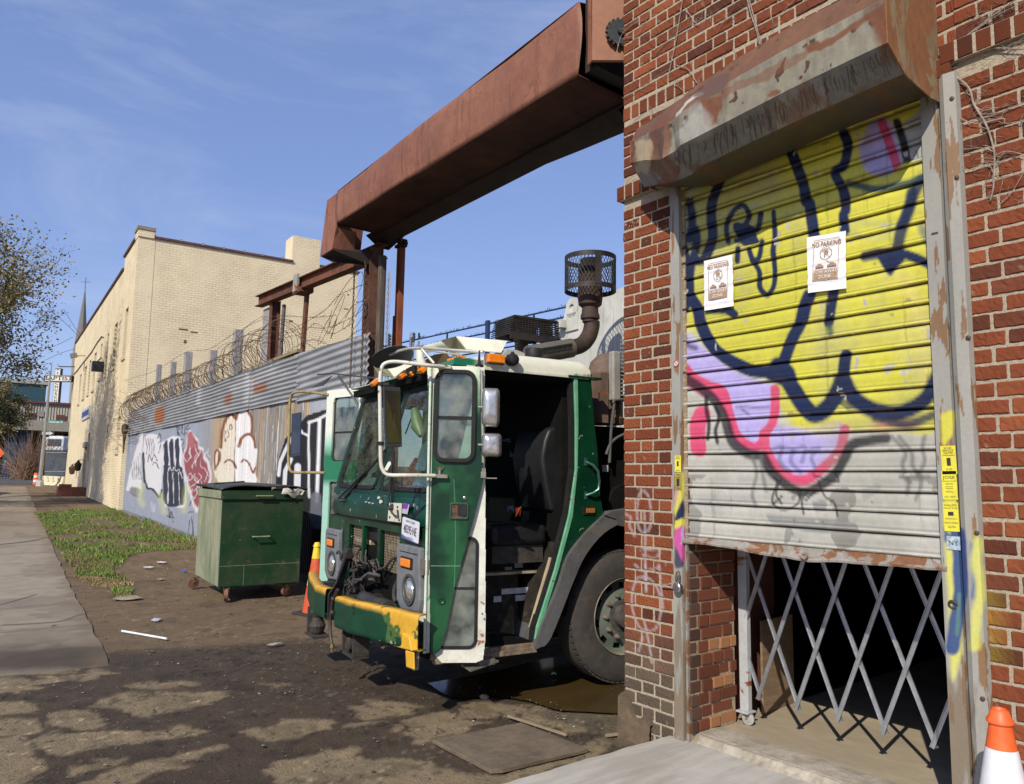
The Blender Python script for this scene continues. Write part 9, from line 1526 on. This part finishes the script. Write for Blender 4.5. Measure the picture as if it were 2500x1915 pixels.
for i in range(nb):
    p = J0+dj*Lj*(i+0.5)/nb; t = thing('jersey_barrier', jlabs[i], 'barrier', tuple(p), math.atan2(dj[1], dj[0]), 'jersey barriers closing the street end'); FR.append(MW[t.name]); w = Lj/nb*0.48
    mb = MB(); mb.prism([(-w, -0.30, 0), (-w, 0.30, 0), (-w, 0.26, 0.12*hj), (-w, 0.12, 0.42*hj), (-w, 0.08, hj), (-w, -0.08, hj), (-w, -0.12, 0.42*hj), (-w, -0.26, 0.12*hj)], (2*w, 0, 0)); obj('body', mb, jm, t, bevel=0.02)
    mb = MB(); [mb.prism([(x, s_*0.13, 0.15*hj), (x+0.18, s_*0.13, 0.5*hj), (x, s_*0.13, 0.9*hj), (x+0.10, s_*0.13, 0.9*hj), (x+0.28, s_*0.13, 0.5*hj), (x+0.10, s_*0.13, 0.15*hj)], (0, s_*0.05, 0)) for x in (-0.3,) for s_ in (-1, 1)]; obj('moulded_rib', mb, jm, t); FR.pop()
f0, f1 = at(108, 1160, 50), at(158, 1160, 50); tf = thing('panel_fence', 'grey metal panel fence standing behind the jersey barriers', 'fence', tuple(f0)); mb = MB(); hp = 56/F_PX*50
n_ = 12
for i in range(n_): a_, b_ = f0+(f1-f0)*i/n_, f0+(f1-f0)*(i+1)/n_; mb.beam((a_+b_)/2-ezv*0.4, (a_+b_)/2+ezv*hp, np.linalg.norm(b_-a_)*0.9, 0.03, up=(0, 1, 0))
obj('panel', mb, M('fence_grey', (0.14, 0.16, 0.18), (0.20, 0.22, 0.25), rough=0.5, metal=0.4, ns=3), tf); mb = MB(); [mb.beam(f0+ezv*z*hp, f1+ezv*z*hp, 0.05, 0.05) for z in (0.15, 0.98)]; obj('rail', mb, pm_, tf)
tr_ = thing('parked_truck', 'white topped truck parked far away behind the grey panel fence', 'truck', tuple(at(146, 1120, 62))); mb = MB(); c = at(147, 1085, 62); mb.obox(c, exv, env, ezv, 0.75, 0.8, 0.55); mb.obox(c+ezv*0.55, exv, env, ezv, 0.6, 0.7, 0.1); obj('cab', mb, M('far_white', (0.6, 0.62, 0.66), rough=0.4), tr_, bevel=0.15)
mb = MB(); mb.obox(c+env*0.82+ezv*0.1, exv, env, ezv, 0.55, 0.02, 0.28); obj('windscreen', mb, M('far_glass', (0.05, 0.06, 0.07), rough=0.2), tr_); mb = MB(); mb.obox(c-ezv*1.3, exv, env, ezv, 0.8, 0.8, 0.75); obj('body', mb, M('far_dark', (0.04, 0.04, 0.045), rough=0.6), tr_)
# people by the kerb
def person(x, y, hpx, top, trs, hair, label, turn=0.0, lean=0.0):
    p = ong(x, y); d = (p-EYE) @ fwd; H = hpx/F_PX*d; o_ = thing('person', label, 'person', tuple(p), turn); FR.append(MW[o_.name]); k = H/1.75
    me = bpy.data.meshes.new('body'); J = {'pel': (0, 0, .93), 'ch': (0, -.02, 1.25), 'nk': (0, -.01, 1.47), 'hd': (0, -.03, 1.60), 'ht': (0, -.02, 1.70), 'hl': (-.10, 0, .90), 'kl': (-.11, -.04, .50), 'al': (-.12, .0, .08), 'fl': (-.12, -.16, .03), 'hr': (.10, 0, .90), 'kr': (.11, .03, .50), 'ar': (.12, .10, .08), 'fr': (.13, -.05, .03),
        'sl': (-.19, 0, 1.40), 'el': (-.25, -.04, 1.12), 'wl': (-.24, -.16, .92), 'sr': (.19, 0, 1.40), 'er': (.26, -.02, 1.12), 'wr': (.25, -.15, .93)}
    ks = list(J); E_ = [('pel','ch'),('ch','nk'),('nk','hd'),('hd','ht'),('pel','hl'),('hl','kl'),('kl','al'),('al','fl'),('pel','hr'),('hr','kr'),('kr','ar'),('ar','fr'),('ch','sl'),('sl','el'),('el','wl'),('ch','sr'),('sr','er'),('er','wr')]
    Rr = {'pel': .15, 'ch': .16, 'nk': .065, 'hd': .105, 'ht': .08, 'hl': .10, 'kl': .07, 'al': .05, 'fl': .04, 'hr': .10, 'kr': .07, 'ar': .05, 'fr': .04, 'sl': .08, 'el': .055, 'wl': .04, 'sr': .08, 'er': .055, 'wr': .04}
    me.from_pydata([tuple(k*c_ for c_ in J[n_]) for n_ in ks], [(ks.index(a_), ks.index(b_)) for a_, b_ in E_], []); ob = bpy.data.objects.new('body', me); COL.objects.link(ob); ob.parent = o_
    sk_ = ob.modifiers.new('skin', 'SKIN'); [setattr(me.skin_vertices[0].data[i], 'radius', (Rr[n_]*k,)*2) for i, n_ in enumerate(ks)]; me.skin_vertices[0].data[0].use_root = True; ob.modifiers.new('sub', 'SUBSURF').levels = 1
    m_ = M('clothes_'+label.split()[3]+str(int(x)), top, rough=0.85); nt = m_.node_tree; l = nt.links; n = nt.nodes; tc = n.new('ShaderNodeTexCoord'); sp = n.new('ShaderNodeSeparateXYZ'); l.new(tc.outputs['Object'], sp.inputs[0]); rp_ = n.new('ShaderNodeValToRGB'); rp_.color_ramp.interpolation = 'CONSTANT'
    mr = n.new('ShaderNodeMath'); mr.operation = 'DIVIDE'; mr.inputs[1].default_value = 1.8*k; l.new(sp.outputs['Z'], mr.inputs[0]); l.new(mr.outputs[0], rp_.inputs['Fac']); e = rp_.color_ramp.elements; e[0].color = (0.02, 0.02, 0.02, 1); e[1].position = 0.05; e[1].color = (*trs, 1); q = e.new(0.52); q.color = (*top, 1); q = e.new(0.835); q.color = (0.35, 0.2, 0.14, 1)
    l.new(rp_.outputs['Color'], n['Principled BSDF'].inputs['Base Color']); me.materials.append(m_)
    mb = MB(); mb.lathe((0, -.02*k, 1.64*k), (0, 0, 1), [(-0.03*k, .12*k), (.04*k, .125*k), (.10*k, .09*k), (.13*k, .02*k)], 10); obj('helmet' if hair[1] > 0.3 or hair[2] > 0.3 else 'hair', mb, M('hair'+str(int(x)), hair, rough=0.5), o_, smooth=True); FR.pop()
person(10, 1169, 44, (0.05, 0.06, 0.14), (0.03, 0.035, 0.07), (0.12, 0.42, 0.22), 'person in a dark blue top standing leftmost by the far kerb wearing a green helmet', 2.6)
person(17, 1168, 43, (0.35, 0.03, 0.04), (0.04, 0.04, 0.06), (0.05, 0.04, 0.03), 'person in a red jacket standing behind the one in dark blue by the far kerb', 2.2)
person(24, 1164, 42, (0.03, 0.06, 0.30), (0.03, 0.04, 0.10), (0.30, 0.35, 0.45), 'person in bright blue clothes with a pale cap by the far kerb', 2.8)
person(34, 1160, 38, (0.30, 0.13, 0.09), (0.03, 0.03, 0.035), (0.06, 0.05, 0.04), 'person in a brown jacket standing rightmost of the group by the far kerb', 2.0)
# orange road work sign at the edge of the frame and a parked blue car
c = at(-3, 1107, 58); rw = thing('roadwork_sign', 'orange diamond road work sign cut by the left edge of the photo', 'road sign', (c[0], c[1], 0.8)); mb = MB(); w = 15/F_PX*58; mb.prism([c+exv*w, c+ezv*w, c-exv*w, c-ezv*w], env*0.02); obj('diamond_plate', mb, M('work_orange', (0.75, 0.11, 0.02), rough=0.5), rw); mb = MB(); mb.beam((c[0], c[1], 0.8), c-ezv*w*0.9, 0.05, 0.05); obj('post', mb, pm_, rw)
c = ong(-8, 1207); pc = thing('parked_car', 'blue car cut off by the left edge of the photo beside the pavement', 'car', (c[0]-1.75, c[1]+0.3, c[2]), 0.08); FR.append(MW[pc.name])
mb = MB(); mb.prism([(-0.85, -2.1, 0.3), (-0.85, -2.15, 0.75), (-0.85, -1.3, 0.95), (-0.85, -0.7, 1.38), (-0.85, 0.9, 1.42), (-0.85, 1.7, 1.0), (-0.85, 2.1, 0.9), (-0.85, 2.15, 0.3)], (1.7, 0, 0)); obj('body', mb, M('car_blue', (0.02, 0.07, 0.30), rough=0.25), pc, bevel=0.12, seg=3)
for x in (-0.8, 0.8):
    for y in (-1.35, 1.35): mb = MB(); mb.lathe((x-0.1, y, 0.31), (1, 0, 0), [(0, 0.31), (0.2, 0.31)], 20); obj('wheel', mb, blk, pc, smooth=True)
mb = MB(); mb.box((-0.862, -0.9, 0.98), (0.862, 0.95, 1.30)); obj('side_window', mb, MATS['far_glass'], pc); FR.pop()
# trees: trunk, limbs, twigs and small spring leaves
def tree(name, base, H, spread, seed, label, leafcol, nl, lsize, group=None, lean=(0, 0), depth=5, trunk=0.16, kind=None, barkc=(0.07, 0.055, 0.04)):
    rng = np.random.default_rng(seed); t = thing(name, label, 'tree', tuple(base), 0, group); FR.append(MW[t.name]); mb = MB(); tips = []
    def grow(p, d, L, r, k):
        q = [p]; n_ = 4
        for i in range(n_): d = d+rng.normal(0, 0.13, 3)+np.array([0, 0, 0.03]); d = d/np.linalg.norm(d); p = p+d*L/n_; q.append(p)
        mb.tube(q, [r*(1-0.45*i/n_) for i in range(n_+1)], 6 if k < 2 else (4 if k < 4 else 3), caps=False)
        if k >= depth-1: tips.extend([q[1], q[2], q[3], q[4]])
        if k >= depth: return
        for j in range(rng.integers(3, 5) if k else 5):
            a = rng.uniform(0, 2*math.pi); sp2 = rng.uniform(0.35, 0.95)*spread; h = np.cross(d, (math.cos(a), math.sin(a), 0.2)); h /= np.linalg.norm(h)+1e-9; nd = d*math.cos(sp2)+h*math.sin(sp2); nd[2] = nd[2]*0.8+0.08; grow(q[rng.integers(2, 5)], nd/np.linalg.norm(nd), L*rng.uniform(0.62, 0.82), r*0.55, k+1)
    grow(np.array([0, 0, -0.1]), np.array([lean[0], lean[1], 1.0]), H*0.30, trunk, 0)
    obj('trunk', mb, M('bark_'+name, barkc, tuple(c_*1.5 for c_ in barkc), rough=0.95, ns=8), t, recalc=False, smooth=True); tips_ = np.array(tips)
    N = nl; c = tips_[rng.integers(0, len(tips_), N)] + rng.normal(0, 0.10*H/7, (N, 3)); a = rng.normal(0, 1, (N, 3)); a /= np.linalg.norm(a, axis=1)[:, None]; b3 = np.cross(a, rng.normal(0, 1, (N, 3))); b3 /= np.linalg.norm(b3, axis=1)[:, None]; s = lsize*rng.uniform(0.5, 1.3, (N, 1))
    V = np.stack([c-a*s, c+b3*s*0.55, c+a*s, c-b3*s*0.55], 1).reshape(-1, 3); mb = MB(); mb.v = V.tolist(); mb.f = (np.arange(N)[:, None]*4+np.arange(4)).tolist(); lc = np.array(leafcol)[rng.integers(0, len(leafcol), N)]*rng.uniform(0.7, 1.25, (N, 1)); mb.c = np.repeat(lc, 4, 0)
    obj('crown', mb, M('leaf', None, attr=True, rough=0.7, vary=0, spec=0.2), t, recalc=False); FR.pop(); return t
lc1 = [(0.17, 0.145, 0.05), (0.23, 0.19, 0.075), (0.11, 0.11, 0.035), (0.30, 0.25, 0.12)]
b = ong(-410, 1225); tree("street_tree", (b[0], b[1], b[2]), 14.5, 0.80, 5, "large tree in thin brown green spring leaf at the left edge", lc1, 50000, 0.065, lean=(0.02, 0), trunk=0.22, depth=6)
b = at(-5, 1150, 60); tree('street_tree', (b[0]-1.5, b[1], 0.8), 9.5, 0.85, 11, 'darker tree farther down the street behind the leftmost tree', lc1, 34000, 0.075, trunk=0.2)
b = at(125, 1150, 92); tree('street_tree', (b[0], b[1], 0.9), 11.0, 0.95, 17, 'dark dense tree beyond the beige bridge wall behind the church sign', [(0.02, 0.022, 0.012), (0.035, 0.035, 0.018)], 16000, 0.16, trunk=0.25)
# bare brown bush by the bridge
b = ong(80, 1172); mb = MB(); rng = np.random.default_rng(31)
for _ in range(420):
    a = rng.normal(math.pi/2, 0.55); L = rng.uniform(1.2, 4.1); ph = rng.uniform(0, 6.28); x0 = rng.normal(0, 0.45); d = exv*math.cos(a)+ezv*abs(math.sin(a))+env*0.3*math.cos(ph); p = b+exv*x0+env*rng.normal(0, .5)
    mb.tube([p, p+d*L*0.5, p+d*L+exv*rng.normal(0, 0.35)+ezv*rng.uniform(-.5, .1)], [0.020, 0.014, 0.006], 3)
tag(obj('bare_bush', mb, M('bush_twig', (0.23, 0.14, 0.08), (0.17, 0.10, 0.06), rough=0.9)), 'wispy bare brown bush left of the street pole', 'bush')
# ================================================================ railway viaduct rails, signals and mast seen above the truck
P1, P2 = onz(931, 848, 8.0), onz(1410, 744, 8.0); dv = (P2-P1)/np.linalg.norm(P2-P1); P1 = P1-dv*3; P2 = P2+dv*9; Lv = np.linalg.norm(P2-P1)
va = thing('railway_viaduct', 'elevated railway deck with dark blue guard rails behind the yard', 'viaduct', tuple(P1*np.array([1, 1, 0]))); blu = M('rail_blue', (0.018, 0.038, 0.095), (0.014, 0.03, 0.07), rough=0.5, ns=1)
for dz in (0.0, -0.38, -0.95, -1.15, -1.40): mb = MB(); mb.tube([P1+ezv*dz, P2+ezv*dz], 0.036, 6); obj('rail', mb, blu, va)
nv = int(Lv/2.6)
for i in range(nv+1): p = P1+dv*Lv*i/nv; mb = MB(); big = i % 2 == 0; mb.beam(p-ezv*1.9, p+ezv*(0.15 if big else 0), 0.20 if big else 0.06, 0.12 if big else 0.06, up=(1, 0, 0)); obj('rail_post', mb, blu, va)
mb = MB(); mb.prism([P1-ezv*1.8, P2-ezv*1.8, P2-ezv*2.6, P1-ezv*2.6], (5.5, 0.6, 0)); obj('deck', mb, M('deck_concrete', (0.32, 0.31, 0.29), rough=0.9, ns=1), va)
for s in (4, 12, 20, 28): p = P1+dv*min(s, Lv-1)+np.array([2.5, 0, 0]); mb = MB(); mb.box((p[0]-0.4, p[1]-0.4, 0), (p[0]+0.4, p[1]+0.4, p[2]-2.6)); obj('pier', mb, MATS['deck_concrete'], va)
mb = MB(); rg = np.random.default_rng(2)
for _ in range(500): t = rg.uniform(0, Lv); dz = rg.choice([0, -0.38]); p = P1+dv*t+ezv*dz; mb.beam(p, p+np.array([rg.normal(0, .03), rg.normal(0, .03), rg.uniform(0.05, 0.13)]), 0.012, 0.012)
s_k = obj('bird_spikes', mb, blu, va); s_k['kind'] = 'stuff'
for (x, yt, yb_, lab) in ((949, 815, 862, 'dark railway signal with a ladder just right of the steel column'), (1009, 812, 850, 'dark railway signal with round hoods right of the rust orange post'), (1022, 812, 850, 'small thin railway signal at the right of the signal pair')):
    d = 33.0; s = d/F_PX; b = at(x, yb_, d); sg_ = thing('railway_signal', lab, 'signal', tuple(b)); h = (yb_-yt)*s; thin = 'small' in lab
    mb = MB(); mb.beam(b-ezv*1.2, b+ezv*h*0.45, 0.07, 0.07); obj('mast', mb, pm_, sg_); mb = MB(); mb.obox(b+ezv*h*(0.78 if thin else 0.7), exv, env, ezv, (2.2 if thin else 2.6)*s, 0.08, h*(0.2 if thin else 0.3)); obj('signal_head', mb, bl, sg_, bevel=0.02)
    mb = MB(); [mb.lathe(b+ezv*h*z+exv*2.2*s, exv+0.3*env, [(0, 1.9*s), (1.8*s, 2.1*s)], 10) for z in ((0.75,) if thin else (0.55, 0.72, 0.88))]; obj('lamp_hood', mb, bl, sg_)
    if not thin: mb = MB(); e = exv*(-6*s if x > 1000 else 6*s); [mb.beam(b+e*(1+f_)+ezv*h*0.1, b+e*(1+f_)+ezv*h*1.0, 0.025, 0.025) for f_ in (0, 0.5)]; [mb.beam(b+e+ezv*h*z, b+e*1.5+ezv*h*z, 0.02, 0.02) for z in np.arange(0.15, 1.01, 0.14)]; obj('ladder', mb, pm_, sg_)
dM = 130.0; mt_ = thing('radio_mast', 'thin lattice radio mast far behind the yard beside the steel column', 'mast', tuple(at(942, 1160, dM)*np.array([1, 1, 0]))); mb = MB(); zt2 = at(942, 652, dM)[2]; cmx = at(942, 900, dM); w = 4.6/F_PX*dM
cor = [np.array([cmx[0], cmx[1], 0])+exv*w*math.cos(a)+env*w*math.sin(a) for a in (0.3, 2.4, 4.5)]
for c_ in cor: mb.beam(c_, c_+ezv*zt2, 0.10, 0.10)
obj('leg', mb, M('mast_grey', (0.42, 0.42, 0.44), rough=0.6), mt_); mb = MB(); z = 0; k = 0
while z < zt2-1.2:
    for i in range(3): mb.beam(cor[i]+ezv*z, cor[(i+1) % 3]+ezv*(z+1.2), 0.06, 0.06)
    z += 1.2
obj('lattice', mb, MATS['mast_grey'], mt_)
# wires in the sky by the street end
mb = MB(); wires = [[(112, 705+44), (160, 790), (206, 836)], [(155, 755), (183, 800), (205, 830)], [(120, 850), (150, 838), (178, 823)], [(110, 880), (150, 862), (183, 852)]]
for i, q in enumerate(wires): mb = MB(); mb.tube([at(x, y, 50) for x, y in smoothline(q, 4)], 0.013, 4); tag(obj('overhead_wire', mb, cbm), ['thin overhead wire running steeply down to the far building corner, highest of the set', 'thin overhead wire steeply slanting beside the church spire', 'thin overhead wire crossing the sky below the spire', 'lowest thin overhead wire reaching the far building corner'][i], 'wire', 'overhead wires at the street end')
